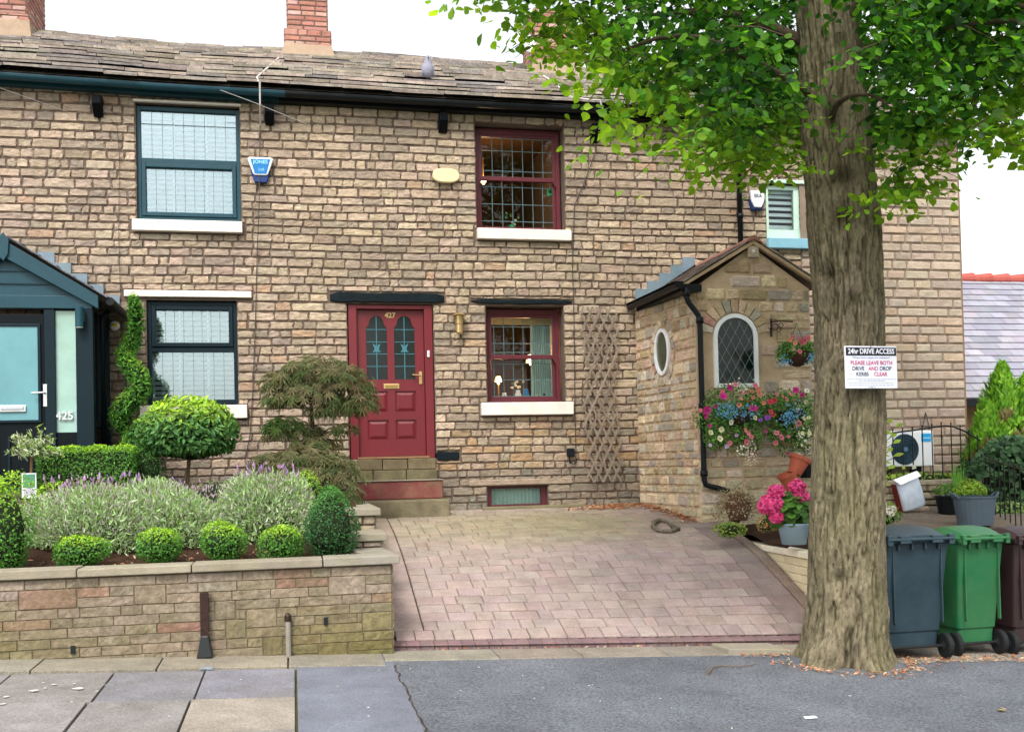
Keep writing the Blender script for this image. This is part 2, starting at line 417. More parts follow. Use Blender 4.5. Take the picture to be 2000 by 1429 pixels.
# concrete strip at the bins
mb = MB(); x = 4.9
for L in (1.2, 1.1, 1.3, 1.2, 1.2):
    y0 = 7.45 if x > 5.2 else 7.8
    b = [(x+.006, y0), (x+L-.006, y0), (x+L-.006, 8.62), (x+.006, 8.62)]
    mb.hexa([(p, q, zpave(p, q)-.05) for p, q in b], [(p, q, zpave(p, q)+.006) for p, q in b], jitcol(H(166, 158, 146), .05, .02)); x += L
struct(mb.build('paving_slabs', 'flag', bevel=.004))
# driveway
DX0, DX1 = .83, 4.84
struct(sheet('driveway_bed', 'sand', .78, 5.0, 8.66, 13.1, lambda x, y: zdrive(y, x)-.016, 6, 60))
mb = MB()
def paver(x0, x1, y0, y1, col, lift=0, tilt=.003):
    e = .013; t = [RND.uniform(-tilt, tilt) for _ in range(4)]
    o = [(x0, y0), (x1, y0), (x1, y1), (x0, y1)]; f = .005; i_ = [(x0+f, y0+e), (x1-f, y0+e), (x1-f, y1-e), (x0+f, y1-e)]
    V = [(p, q, zdrive(q, p)-.02+lift) for p, q in o]+[(p, q, zdrive(q, p)-.008+t[k]+lift) for k, (p, q) in enumerate(o)]+[(p, q, zdrive(q, p)+t[k]+lift) for k, (p, q) in enumerate(i_)]
    F = [(8, 9, 10, 11)]+[(a, (a+1) % 4, 4+(a+1) % 4, 4+a) for a in range(4)]+[(4+a, 4+(a+1) % 4, 8+(a+1) % 4, 8+a) for a in range(4)]
    mb.add(V, F, col)
def pcol(x, y):
    pink = (.445, .355, .30); tan = (.41, .345, .24); moss = (.37, .33, .18)
    t = min(1, max(0, (y-10.2)/1.5+.25*sin(x*2.3+y))); t *= min(1, max(0, (4.9-x)/1.6)); t *= min(1, max(.3, (13.4-y)/1))
    c = [a*(1-t)+b*t for a, b in zip(pink, tan)]
    u = max(0, 1-((x-2.7)**2/2.4+(y-11.6)**2/1.1))*.8; c = [a*(1-u)+b*u for a, b in zip(c, moss)]
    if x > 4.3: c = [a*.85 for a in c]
    return jitcol(c, .09, .03)
y = 8.96; xl = 1.09; xr = 4.56
while y < 13.0:
    x = xl+.004
    while x < xr-.01:
        L = RND.choice((.25, .25, .168, .168, .125))
        if x+L > xr-.09: L = xr-x
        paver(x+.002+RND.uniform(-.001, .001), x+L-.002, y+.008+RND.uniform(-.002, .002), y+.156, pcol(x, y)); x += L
    y += .165
y = 8.96
while y < 13.0:
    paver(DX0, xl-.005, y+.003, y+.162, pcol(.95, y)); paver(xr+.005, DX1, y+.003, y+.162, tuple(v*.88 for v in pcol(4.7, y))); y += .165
x = DX0
while x < DX1-.05:
    paver(x+.0035, x+.165, 8.79, 8.955, pcol(x, 8.8)); x += .168
struct(mb.build('driveway', 'paver'))
mb = MB(); x = DX0-.04
while x < DX1+.1:
    z0 = zpave(x, 8.7); z1 = zdrive(8.72, x)-.004
    p = [(8.67, z0-.03), (8.67, z1-.03), (8.685, z1-.01), (8.72, z1), (8.785, z1+.008), (8.785, z0-.03)]
    mb.prism(p, 'x', x+.003, x+.115, jitcol((.27, .18, .17), .1, .04)); x += .118
struct(mb.build('driveway_kerb', 'paver'))
# side kerb of the drive
mb = MB(); y = 8.9
while y < 11.5:
    b = [(4.85, y), (4.975, y), (4.975, y+.28), (4.85, y+.28)]
    mb.hexa([(p, q, zdrive(q, p)-.1) for p, q in b], [(p, q, zdrive(q, p)+.008) for p, q in b], jitcol(H(172, 148, 134), .1, .03)); y += .286
struct(mb.build('drive_edging', 'flag', bevel=.006))
# soil beds and patio
struct(sheet('flower_bed_soil', 'soil', -8, .62, 8.62, 13.1, lambda x, y: zsoil(x, y)+.02*sin(x*9)*sin(y*11), 90, 50))
struct(sheet('border_soil', 'soil', 5.0, 6.4, 8.9, 13.0, lambda x, y: zpatio(x, y)-.06+.02*sin(x*13)*sin(y*9), 20, 40))
mb = MB(); y = 9.0; r = 0
mb.add([(6.3, 8.7, .5), (14, 8.7, .5), (14, 13.1, .7), (6.3, 13.1, .7)], [(0, 1, 2, 3)], (.2, .18, .15))
while y < 13:
    x = 6.35; h = RND.choice((.45, .6))
    while x < 9.6:
        L = RND.uniform(.5, .95); b = [(x+.006, y+.006), (x+L-.006, y+.006), (x+L-.006, y+h-.006), (x+.006, y+h-.006)]
        mb.hexa([(p, q, zpatio(p, q)-.06) for p, q in b], [(p, q, zpatio(p, q)) for p, q in b], jitcol(H(158, 142, 122), .08, .03)); x += L
    y += h
struct(mb.build('patio', 'flag', bevel=.005))

# ------------------------------------------------------------------ the terrace
XL, XA, XB, XR = -5.2, -.1, 3.75, 9.53
h425 = thing('terraced_house', 'left terraced stone cottage with blue-grey windows and a dark timber porch', 'house', (-2, YF, .9), 0, 'terraced stone cottages')
h427 = thing('terraced_house', 'middle terraced stone cottage with the maroon panelled front door numbered 427', 'house', (1.8, YF, .9), 0, 'terraced stone cottages')
h429 = thing('terraced_house', 'end terraced stone cottage on the right with the rubble stone porch behind the tree', 'house', (6.6, YF, .9), 0, 'terraced stone cottages')
hs_ = [h425, h427, h429]
OPEN = [(-1.81, -.58, 4.67, 6.12), (-1.72, -.65, 2.41, 3.70), (2.40, 3.60, 4.67, 6.08), (2.49, 3.54, 2.40, 3.67),
        (.70, 1.80, 1.70, 3.68), (2.46, 3.27, 1.05, 1.31), (6.49, 7.45, 4.62, 5.42)]
ZT = 6.32
# solid wall cut round the openings, one wall part per house
xs = [XL, XA, XB, XR]
for k in range(3):
    mb = MB(); a, b = xs[k], xs[k+1]; b -= .003
    hol = [o for o in OPEN if o[0] < b and o[1] > a]
    zs = sorted(set([-.6, ZT]+[o[2] for o in hol]+[o[3] for o in hol]))
    for z0, z1 in zip(zs[:-1], zs[1:]):
        sp = [(a, b)]
        for o in hol:
            if o[2] < z1-.001 and o[3] > z0+.001:
                ns = []
                for p, q in sp:
                    if o[1] <= p or o[0] >= q: ns.append((p, q)); continue
                    if o[0] > p: ns.append((p, o[0]))
                    if o[1] < q: ns.append((o[1], q))
                sp = ns
        for p, q in sp: mb.box(p, q, YF, YF+.32, z0, z1)
    mb.box(a, b, YF+5.0, YF+5.3, -.6, ZT); mb.box(b-.1, b, YF+.33, YF+4.99, -.6, ZT)
    if k == 0: mb.box(a, a+.1, YF+.33, YF+4.99, -.6, ZT)
    mb.build('wall', 'mortar', hs_[k])
SM = [MB(), MB(), MB()]; SE = MB()
pal = [(.50, .395, .275), (.46, .365, .26), (.54, .43, .31), (.42, .33, .235), (.49, .38, .285), (.37, .30, .225), (.48, .33, .215)]
def wcol(u, v):
    c = RND.choice(pal[:6] if RND.random() > .07 else pal[5:])
    low = max(0, min(1, (2.3-v)/.5))
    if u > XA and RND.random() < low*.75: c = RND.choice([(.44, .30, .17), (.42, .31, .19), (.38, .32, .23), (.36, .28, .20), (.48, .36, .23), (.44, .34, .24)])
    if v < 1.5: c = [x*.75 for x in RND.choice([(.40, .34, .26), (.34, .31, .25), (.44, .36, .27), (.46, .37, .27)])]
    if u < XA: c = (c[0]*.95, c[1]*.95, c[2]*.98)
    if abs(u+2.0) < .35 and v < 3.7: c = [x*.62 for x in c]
    k = 1+.22*mn.noise(Vector((u*.9, v*1.3, 3.1)))+.14*mn.noise(Vector((u*2.6, v*2.2, 7.7))); c = tuple(q*k for q in c)
    return jitcol(c, .12, .025)
def emit_w(u0, u1, v0, v1, c):
    um = (u0+u1)/2; k = 0 if um < XA else (1 if um < XB else 2)
    stone(SM[k], lambda u, v, d: (u, YF-d-.006, v), u0, u1, v0+RND.uniform(-.003, .004), v1+RND.uniform(-.004, .003), c, bulge=.010, rnd=1.35, jit=.012, rough=.004, back=-.006, nu=6, nv=5, ed=.09)
h0 = [(o[0], o[1], o[2], o[3]) for o in OPEN]
blk = [(-1.9, -.53, 4.52, 4.67), (2.36, 3.68, 4.52, 4.67), (2.38, 3.64, 2.22, 2.40), (-1.84, -.53, 2.22, 2.41),
       (-2.0, -.45, 3.70, 3.82), (.47, 1.96, 3.68, 3.83), (2.28, 3.68, 3.685, 3.76), (1.78, 2.12, 1.66, 1.79)]
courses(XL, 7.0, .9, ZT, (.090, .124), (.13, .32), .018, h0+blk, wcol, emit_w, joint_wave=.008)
pale = [(.55, .45, .34), (.52, .43, .33), (.57, .47, .35), (.50, .40, .31), (.55, .42, .30)]
def emit_e(u0, u1, v0, v1, c):
    stone(SE, lambda u, v, d: (u, YF-d-.006, v), u0, u1, v0, v1, c, bulge=.015, rnd=.35, jit=.004, rough=.005)
courses(7.0, 9.52, .9, ZT, (.115, .15), (.2, .42), .010, h0+[(6.4, 7.5, 4.5, 4.62)], lambda u, v: jitcol(RND.choice(pale), .08, .03), emit_e, joint_wave=.004)
for k in range(3): SM[k].build('wall_stones', 'stone', hs_[k], smooth=False)
SE.build('corner_stones', 'stone_end', h429)
mb = MB(); mb.box(7.0, 9.52, YF-.004, YF-.001, .0, ZT-.03); M['mortar_end'] = mat('grey_pointing', H(138, 122, 108), .95, .18, 5, .5, 50, spec=.1); mb.build('pale_pointing', 'mortar_end', h429)
# right gable end wall
mb = MB(); mb.prism([(YF+.0, -.6), (YF+5.3, -.6), (YF+5.3, 6.3), (YF+2.6, 7.8), (YF, 6.3)], 'x', XR-.003, XR+.01, (.5, .42, .33)); mb.build('gable_wall', 'mortar_pale', h429)

# sills and lintels
def slab(name, m, h, x0, x1, z0, z1, out=.07, inn=.1, bev=.008, parent=None):
    mb = MB(); mb.box(x0, x1, YF-out, YF+inn, z0, z1); return mb.build(name, m, parent or h, bevel=bev)
slab('lintel', 'white', h425, -1.97, -.47, 3.735, 3.815, .045, .1)
slab('lintel', 'white', h425, -1.83, -.56, 6.125, 6.15, .05, .1, .003)
def rough_slab(name, m, h, x0, x1, z0, z1, out):
    mb = MB(); n = 14; V = []; F = []
    for i in range(n+1):
        x = x0+(x1-x0)*i/n; a = RND.uniform(-.008, .008); c = RND.uniform(-.008, .008); e = .02 if i in (0, n) else 0
        V += [(x, YF+.1, z0+c), (x, YF-out+e, z0+c+e), (x, YF-out+e, z1+a-e), (x, YF+.1, z1+a)]
    for i in range(n):
        for j in range(4): F.append((i*4+j, (i+1)*4+j, (i+1)*4+(j+1) % 4, i*4+(j+1) % 4))
    F += [(0, 1, 2, 3), (n*4+3, n*4+2, n*4+1, n*4)]
    mb.add(V, F); return mb.build(name, m, h, bevel=.006)
M['blackstone'] = mat('black_painted_stone', H(12, 24, 29), .7, .3, 8, .5, 30, spec=.15)
rough_slab('lintel', 'blackstone', h427, .49, 1.945, 3.70, 3.815, .04)
rough_slab('lintel', 'blackstone', h427, 2.30, 3.66, 3.70, 3.75, .03)
rough_slab('painted_stone', 'blackstone', h427, 1.80, 2.10, 1.675, 1.775, .03)
mb = MB(); mb.box(2.22, 3.60, YF-.03, YF+.1, 1.325, 1.40, (.42, .33, .24)); mb.build('lintel', 'stone', h427, bevel=.01)

# ---- windows
def frame(mb, x0, x1, z0, z1, y0, y1, t, tb=None, tt=None):
    tb = tb or t; tt = tt or t
    mb.box(x0, x0+t, y0, y1, z0, z1); mb.box(x1-t, x1, y0, y1, z0, z1)
    mb.box(x0+t, x1-t, y0, y1, z1-tt, z1); mb.box(x0+t, x1-t, y0, y1, z0, z0+tb)
def pane(x0, x1, z0, z1, y, parent, m='glass'):
    mb = MB(); mb.box(x0, x1, y, y+.006, z0, z1); return mb.build('glass', m, parent)
def leads(x0, x1, z0, z1, y, parent, xsp, zsp, t=.008, m='leading'):
    mb = MB()
    for x in xsp: mb.box(x-t/2, x+t/2, y-.004, y, z0, z1)
    for z in zsp: mb.box(x0, x1, y-.005, y-.001, z-t/2, z+t/2)
    return mb.build('leading', m, parent)
def room(h, x0, x1, z0, z1, d, m, pad=.5):
    mb = MB(); X0, X1, Z0, Z1 = x0-pad, x1+pad, z0-.5, z1+.12; y0, y1 = YF+.325, YF+.325+d
    V = [(X0, y0, Z0), (X1, y0, Z0), (X1, y1, Z0), (X0, y1, Z0), (X0, y0, Z1), (X1, y0, Z1), (X1, y1, Z1), (X0, y1, Z1)]
    mb.add(V, [(0, 1, 2, 3), (7, 6, 5, 4), (1, 2, 6, 5), (2, 3, 7, 6), (3, 0, 4, 7)]); return mb.build('room', m, h)

def casement(h, x0, x1, z0, z1, zm, m, mlow, ydep, low_inner, nlead):
    y0 = YF+ydep
    mb = MB(); frame(mb, x0, x1, z0, z1, y0, y0+.07, .05, .06); mb.box(x0+.05, x1-.05, y0, y0+.07, zm-.03, zm+.03)
    w_ = mb.build('window', m, h, bevel=.004)
    gl = []
    for (a, b, inner) in ((zm+.03, z1-.05, not low_inner), (z0+.06, zm-.03, low_inner)):
        xa, xb = x0+.05, x1-.05
        if inner:
            mb = MB(); frame(mb, xa+.004, xb-.004, a+.004, b-.004, y0-.018, y0+.05, .05); mb.build('sash', m, w_, bevel=.005)
            xa += .054; xb -= .054; a += .054; b -= .054
        pane(xa, xb, a, b, y0+.035, w_, 'skyglass'); gl.append((xa, xb, a, b))
        n = nlead; leads(xa, xb, a, b, y0+.034, w_, [xa+(xb-xa)*i/n for i in range(1, n)], [], .0045)
    if low_inner: leads(gl[0][0], gl[0][1], gl[0][2], gl[0][3], y0+.033, w_, [], [gl[0][3]-.16], .006)
    return w_
# white louvre shutters inside
def shutters(x0, x1, z0, z1, y, label, np_, pitch=.062, ang=46, tilt=1):
    t = thing('window_shutters', label, 'window shutters', ((x0+x1)/2, y, z0))
    mb = MB(); W = (x1-x0)/np_
    frame(mb, x0, x1, z0, z1, y, y+.03, .03)
    for i in range(1, np_): mb.box(x0+i*W-.014, x0+i*W+.014, y-.004, y+.03, z0+.03, z1-.03)
    mb.build('frame', 'blind', t)
    mb = MB(); z = z0+.05; c, s = cos(radians(ang)), sin(radians(ang))*tilt
    while z < z1-.04:
        for i in range(np_):
            a = x0+i*W+.018; b = x0+(i+1)*W-.018; hw = .03
            mb.hexa([(a, y+.015-hw*c, z-hw*s), (b, y+.015-hw*c, z-hw*s), (b, y+.015+hw*c, z+hw*s), (a, y+.015+hw*c, z+hw*s)],
                    [(a, y+.015-hw*c, z-hw*s+.006), (b, y+.015-hw*c, z-hw*s+.006), (b, y+.015+hw*c, z+hw*s+.006), (a, y+.015+hw*c, z+hw*s+.006)])
        z += pitch
    mb.build('slats', 'blind', t); return t
casement(h425, -1.81, -.58, 4.68, 6.10, 5.43, 'bluegrey', 'bluegrey', .05, True, 9)
slab('sill', 'white', h425, -1.86, -.565, 4.535, 4.672, .09, .05)
shutters(-1.79, -.6, 4.72, 6.06, YF+.2, 'white slatted shutters behind the upper blue-grey window', 3)
room(h425, -1.81, -.58, 4.68, 6.12, 1.5, 'roomdark')
casement(h425, -1.72, -.65, 2.42, 3.69, 3.10, 'darkgrey', 'darkgrey', .05, False, 8)
slab('sill', 'white', h425, -1.80, -.545, 2.24, 2.405, .09, .05)
shutters(-1.69, -.68, 2.46, 3.66, YF+.2, 'white slatted shutters behind the lower dark window by the bay tree', 3, ang=42)
room(h425, -1.72, -.65, 2.41, 3.7, 1.5, 'roomdark')

def sash(h, x0, x1, z0, z1, zm, xl, up_z, lo_z, y=.16):
    y0 = YF+y
    mb = MB(); frame(mb, x0, x1, z0, z1, y0, y0+.12, .05, .035, .07); w_ = mb.build('window', 'maroon', h, bevel=.004)
    xa, xb = x0+.05, x1-.05
    mb = MB(); frame(mb, xa, xb, zm-.03, z1-.07, y0+.01, y0+.05, .045, .055, .04)
    for s in (0, 1):   # sash horns
        p = xa if s == 0 else xb; q = 1 if s == 0 else -1
        mb.prism([(p, zm-.03), (p+q*.045, zm-.03), (p+q*.012, zm-.09), (p, zm-.10)][::q], 'y', y0+.01, y0+.05)
    su = mb.build('upper_sash', 'maroon', w_, bevel=.004)
    mb = MB(); frame(mb, xa, xb, z0+.035, zm+.02, y0+.06, y0+.1, .04, .05, .04); sl_ = mb.build('lower_sash', 'maroon', w_, bevel=.004)
    pane(xa+.045, xb-.045, zm+.025, z1-.11, y0+.028, w_); pane(xa+.04, xb-.04, z0+.085, zm-.02, y0+.078, w_)
    leads(xa+.045, xb-.045, zm+.025, z1-.11, y0+.027, w_, xl, up_z); leads(xa+.04, xb-.04, z0+.085, zm-.02, y0+.077, w_, xl, lo_z)
    return w_
xl = [2.41+.11+.139*i for i in range(1, 8)]
sash(h427, 2.42, 3.58, 4.68, 6.06, 5.40, xl, [5.94, 5.77, 5.50], [5.30, 5.07, 4.84])
slab('sill', 'white', h427, 2.395, 3.66, 4.535, 4.675, .08, .15)
room(h427, 2.4, 3.6, 4.67, 6.08, 2.4, 'room', .3)
xl = [2.50+.13+.132*i for i in range(0, 7)]
sash(h427, 2.50, 3.52, 2.41, 3.65, 3.02, xl, [3.42, 3.20, 3.08], [2.93, 2.72, 2.50])
slab('sill', 'white', h427, 2.395, 3.625, 2.235, 2.40, .1, .15)
room(h427, 2.49, 3.54, 2.40, 3.67, 2.4, 'room', .3)
# cellar window
mb = MB(); frame(mb, 2.46, 3.27, 1.05, 1.31, YF+.08, YF+.14, .07, .02, .03); w_ = mb.build('cellar_window', 'maroon', h427, bevel=.004)
pane(2.53, 3.20, 1.07, 1.28, YF+.11, w_); room(h427, 2.46, 3.27, 1.05, 1.31, .6, 'roomdark', .05)
mb = MB()
for i in range(30):
    x = 2.5+i*.025; mb.add([(x, YF+.2+.012*(i % 2), 1.0), (x+.025, YF+.2+.012*((i+1) % 2), 1.0), (x+.025, YF+.2+.012*((i+1) % 2), 1.3), (x, YF+.2+.012*(i % 2), 1.3)], [(0, 1, 2, 3)])
tag(mb.build('net_curtain', 'curtain', origin=(2.87, YF+.2, 1.0)), 'pale blue net curtain in the low cellar window', 'curtain')
# right upper window, green white
mb = MB(); frame(mb, 6.49, 7.45, 4.64, 5.40, YF+.03, YF+.1, .055, .14); mb.box(6.93, 7.01, YF+.03, YF+.09, 4.78, 5.345)
M['palegreen'] = mat('pale_green_paint', H(196, 222, 206), .5, .05, 5, 0, 5)
w_ = mb.build('window', 'palegreen', h429, bevel=.004)
pane(6.545, 7.395, 4.78, 5.345, YF+.06, w_)
M['bluesill'] = mat('pale_blue_painted_sill', H(130, 178, 196), .55, .08, 5, .05, 40)
slab('sill', 'bluesill', h429, 6.47, 7.5, 4.50, 4.64, .09, .05)
slab('lintel', 'palegreen', h429, 6.47, 7.5, 5.42, 5.47, .03, .1)
M['greyblind'] = mat('shutter_backs', H(180, 206, 200), .5, .05, 4, 0, 5)
shutters(6.55, 7.39, 4.79, 5.34, YF+.12, 'pale slatted shutters behind the window beside the tree trunk', 2, .085, 55)
room(h429, 6.49, 7.45, 4.62, 5.42, 1.2, 'roomdark')

# things inside the middle windows
def curtain(x0, x1, z0, z1, y, m, label, name='curtain', nf=9, dep=.05, cat='curtain'):
    mb = MB(); n = nf*4; V = []; F = []
    for j in range(2):
        for i in range(n+1): V.append((x0+(x1-x0)*i/n, y+dep*sin(2*pi*i/4+j*.6)*(.6+.4*j), z1 if j == 0 else z0))
    for i in range(n): F.append((i, i+1, n+2+i, n+1+i))
    mb.add(V, F); return tag(mb.build(name, m, origin=((x0+x1)/2, y, z0), smooth=True), label, cat)
curtain(3.18, 3.46, 2.42, 3.66, YF+.42, 'curtain', 'pale green curtain hanging at the right of the lit lower window')
curtain(2.54, 2.60, 2.42, 3.1, YF+.40, 'cream', 'narrow cream curtain at the left edge of the lit lower window', nf=3)
curtain(2.5, 3.5, 3.47, 3.66, YF+.36, 'cream', 'cream pelmet across the top of the lit lower window', 'window_valance', 5, .01, 'valance')
mb = MB(); mb.box(2.5, 3.5, YF+.32, YF+.42, 2.40, 2.44); tag(mb.build('window_ledge', 'white', origin=(3, YF+.35, 2.4)), 'white inner ledge crowded with ornaments in the lit lower window', 'ledge')
def lamp_(loc, r, label, power, name='table_lamp', cup=False):
    t = thing(name, label, 'lamp', loc)
    mb = MB()
    if not cup: mb.lathe([(.05, 0), (.05, .02), (.012, .04), (.012, .29)], loc, 12, (.35, .3, .25))
    else: mb.tube([(loc[0], loc[1], loc[2]+.35), (loc[0], loc[1], loc[2]+.05)], .006)
    mb.build('stem', 'brass', t)
    z = loc[2]+(.3 if not cup else 0)
    mb = MB(); mb.lathe([(r, 0), (r*.95, .03), (r*.6, r*1.5)], (loc[0], loc[1], z), 16); mb.build('lamp_shade', 'shade', t)
    mb = MB(); mb.ball((loc[0], loc[1]-.01, z-.015), r*.38, 10); mb.build('bulb', 'bulb', t)
    l = bpy.data.lights.new('lamp_light', 'POINT'); l.energy = power; l.color = (1, .55, .25); l.shadow_soft_size = .06
    o = bpy.data.objects.new('lamp_light', l); COL.objects.link(o); o.location = (loc[0], loc[1]-.12, z+.02)
p = P(1037, 708, YF+1.0); lamp_((p.x, p.y, p.z), .075, 'lit orange ceiling lamp glowing in the lower window', 60, 'pendant_lamp', True)
p = P(973, 742, YF+1.4); lamp_((p.x, p.y, p.z-.33), .055, 'small lit table lamp low at the left of the lower window', 5)
p = P(944, 357, YF+.9); lamp_((p.x, p.y, p.z), .04, 'small bright bulb hanging in the upper maroon window', 14, 'pendant_lamp', True)
def vase(px, py, y, r, hh, m, label, fl=None, name='vase'):
    p = P(px, py, y); t = thing(name, label, 'vase', tuple(p))
    mb = MB(); mb.lathe([(r*.5, 0), (r, hh*.4), (r*.55, hh*.85), (r*.7, hh)], tuple(p), 14); mb.build('pot', m, t, smooth=True)
    if fl:
        mb = MB()
        for i in range(14):
            a = RND.uniform(0, 6.28); q = RND.uniform(0, r*1.9); c = (p.x+q*cos(a), p.y+q*sin(a)*.6, p.z+hh+RND.uniform(0, r*2.6))
            mb.ball(c, r*RND.uniform(.25, .42), 6, fl if RND.random() > .25 else (.1, .25, .1))
        mb.build('flowers', 'petal', t)
vase(1000, 450, YF+.36, .06, .07, 'green_orn', 'green bowl of white flowers on the upper window sill', (.8, .82, .75))
vase(1028, 778, YF+.37, .05, .13, 'alarm_blue', 'blue jug standing in the lit lower window')
vase(1012, 779, YF+.45, .05, .12, 'upvc', 'white vase of cream flowers in the lit lower window', (.8, .78, .66))
vase(985, 780, YF+.37, .045, .09, 'upvc', 'white cup at the left of the lower window ledge')
vase(1048, 780, YF+.38, .035, .07, 'cream_plastic', 'small cream pot right of the blue jug')
vase(1063, 781, YF+.36, .02, .09, 'black', 'small black candlestick in front of the green curtain')
p = P(1074, 375, YF+.3); t = thing('hanging_ornament', 'green square ornament hanging in the upper maroon window', 'ornament', tuple(p))
mb = MB(); mb.box(p.x-.04, p.x+.04, p.y-.012, p.y+.012, p.z-.055, p.z+.035); mb.box(p.x-.015, p.x+.02, p.y-.02, p.y-.012, p.z-.02, p.z+.015, (.2, .3, .3)); mb.build('box', 'green_orn', t, bevel=.006)
mb = MB(); mb.tube([(p.x-.005, p.y, p.z+.03), (p.x-.005, p.y, p.z+.15)], .004, 5); mb.build('cord', 'cream', t)

# ---- the maroon door
dn = MB(); frame(dn, .715, 1.79, 1.70, 3.67, YF+.02, YF+.16, .105, .02, .05); dr = dn.build('door_frame', 'red', h427, bevel=.004)
x0, x1, z0, z1 = .825, 1.68, 1.735, 3.615
yd = YF+.11
door = MB(); door.box(x0, x1, yd, yd+.045, z0, z1)
dobj = door.build('door', 'red', h427, bevel=.003)
def hraise(z0, z1, x0, x1):   # raised and fielded panel in a recess: dark groove then a bevelled field
    mb = MB(); mb.box(x0, x1, yd-.0, yd+.001, z0, z1)
    return mb
fr = MB()
xm = (x0+x1)/2; yq = yd-.022
xa0, xa1, xb0, xb1 = x0+.115, xm-.045, xm+.045, x1-.115
for a, b in ((x0, xa0), (xa1, xb0), (xb1, x1)): fr.box(a, b, yq, yd-.001, z0, z1)
for a, b in ((xa0, xa1), (xb0, xb1)):
    fr.box(a, b, yq+.001, yd-.001, z0, z0+.21); fr.box(a, b, yq+.001, yd-.001, 2.20, 2.30); fr.box(a, b, yq+.001, yd-.001, 2.57, 2.72)
    # ogee arched head rail
    n = 16; c = (a+b)/2; hw = (b-a)/2; zt = 3.565; pts = []
    for i in range(n+1):
        s = -1+2*i/n; u = abs(s)
        zz = 3.38 if u > .93 else (3.40 if u > .86 else (3.42+.02*(1-u) if u > .74 else 3.42+.11*sqrt(max(0, 1-(u/.74)**2))+.01))
        pts.append((c+s*hw, zz))
    fr.add([(x, yy, z) for yy in (yq+.001, yd-.001) for (x, z) in pts]+[(x, yq+.001, z1) for (x, _) in pts],
           [(i, i+1, 2*(n+1)+i+1, 2*(n+1)+i) for i in range(n)]+[(i, n+1+i, n+2+i, i+1) for i in range(n)])
fr.build('door_rails', 'red', dobj)
for a, b in ((xa0, xa1), (xb0, xb1)):
    for c, d in ((1.945, 2.20), (2.30, 2.57)):
        pn = MB(); e = .03; g = .05
        pn.add([(a+e*.4, yd-.001, c+e*.4), (b-e*.4, yd-.001, c+e*.4), (b-e*.4, yd-.001, d-e*.4), (a+e*.4, yd-.001, d-e*.4),
                (a+g, yd-.016, c+g), (b-g, yd-.016, c+g), (b-g, yd-.016, d-g), (a+g, yd-.016, d-g)],
               [(4, 5, 6, 7), (0, 1, 5, 4), (1, 2, 6, 5), (2, 3, 7, 6), (3, 0, 4, 7)])
        pn.build('door_panel', 'red', dobj)
M['leadblue'] = mat('blue_door_leading', H(62, 116, 128), .45, .08, 5, 0, 5)
for a, b in ((xa0, xa1), (xb0, xb1)):
    mb = MB(); mb.box(a, b, yd-.006, yd-.002, 2.72, 3.57); mb.build('glass', 'darkglass', dobj)
    mb = MB(); c = (a+b)/2; mb.box(c-.005, c+.005, yd-.012, yd-.007, 2.72, 3.55)
    for z in (2.89, 3.05, 3.205, 3.365): mb.box(a, b, yd-.011, yd-.0065, z-.004, z+.004)
    mb.build('leading', 'leadblue', dobj)
    mb = MB(); z = 3.13   # tulip motif
    for s in (1, -1):
        o = [(c, z-.055), (c+s*.055, z-.055), (c+s*.03, z-.03), (c+s*.03, z), (c+s*.052, z+.055), (c+s*.012, z+.03), (c, z-.01)]
        mb.prism(o if s == 1 else o[::-1], 'y', yd-.014, yd-.0125)
    mb.build('flower_motif', 'leadblue', dobj)
text('house_number', '427', .092, (xm+.0, yq-.004, 3.545), 'brass', dobj, .004, bold=.002)
mb = MB(); mb.box(xm-.1, xm+.1, yq-.012, yq-.001, 2.60, 2.665); mb.box(xm-.08, xm+.08, yq-.02, yq-.012, 2.613, 2.652, (.6, .55, .4)); mb.build('letter_plate', 'brass', dobj, bevel=.004)
mb = MB(); hx = x1-.05; mb.box(hx-.02, hx+.02, yq-.012, yq-.001, 2.66, 2.82); mb.tube([(hx, yq-.01, 2.77), (hx, yq-.05, 2.77), (hx-.11, yq-.05, 2.775)], .01, 8); mb.build('handle', 'brass', dobj, bevel=.003)
mb = MB(); mb.box(1.715, 1.745, YF+.005, YF+.019, 3.0, 3.085); mb.box(1.722, 1.738, YF-.002, YF+.005, 3.03, 3.05, (.5, .5, .5)); mb.build('doorbell', 'upvc', dr, bevel=.004)
mb = MB(); mb.box(.80, 1.71, YF-.06, YF+.11, 1.70, 1.728, (1, .72, .5)); mb.build('threshold', 'wood', h427, bevel=.004)
# steps: a thing of the house
st = MB()
for (u0, u1, v0, v1) in [(0.79, 1.10, 1.56, 1.695), (1.11, 1.42, 1.56, 1.69), (1.43, 1.78, 1.56, 1.695), (.79, .98, 1.43, 1.555), (.99, 1.4, 1.43, 1.555), (1.41, 1.80, 1.43, 1.555)]:
    st.box(u0, u1, YF-.075, YF+.02, v0, v1, jitcol((.8, .78, .72), .15))
st.build('threshold_stones', 'step', h427, bevel=.008)
mb = MB(); mb.box(.74, 1.835, YF-.33, YF-.022, 1.19, 1.415); dstep = mb.build('front_step', 'redstep', h427, bevel=.015)
mb = MB(); mb.box(.735, 1.84, YF-.345, YF-.023, 1.417, 1.432); mb.build('tread', 'coping', dstep, bevel=.006)
mb = MB(); mb.box(.72, 1.87, YF-.66, YF-.024, .93, 1.188); dstep = mb.build('front_step', 'step', h427, bevel=.02)

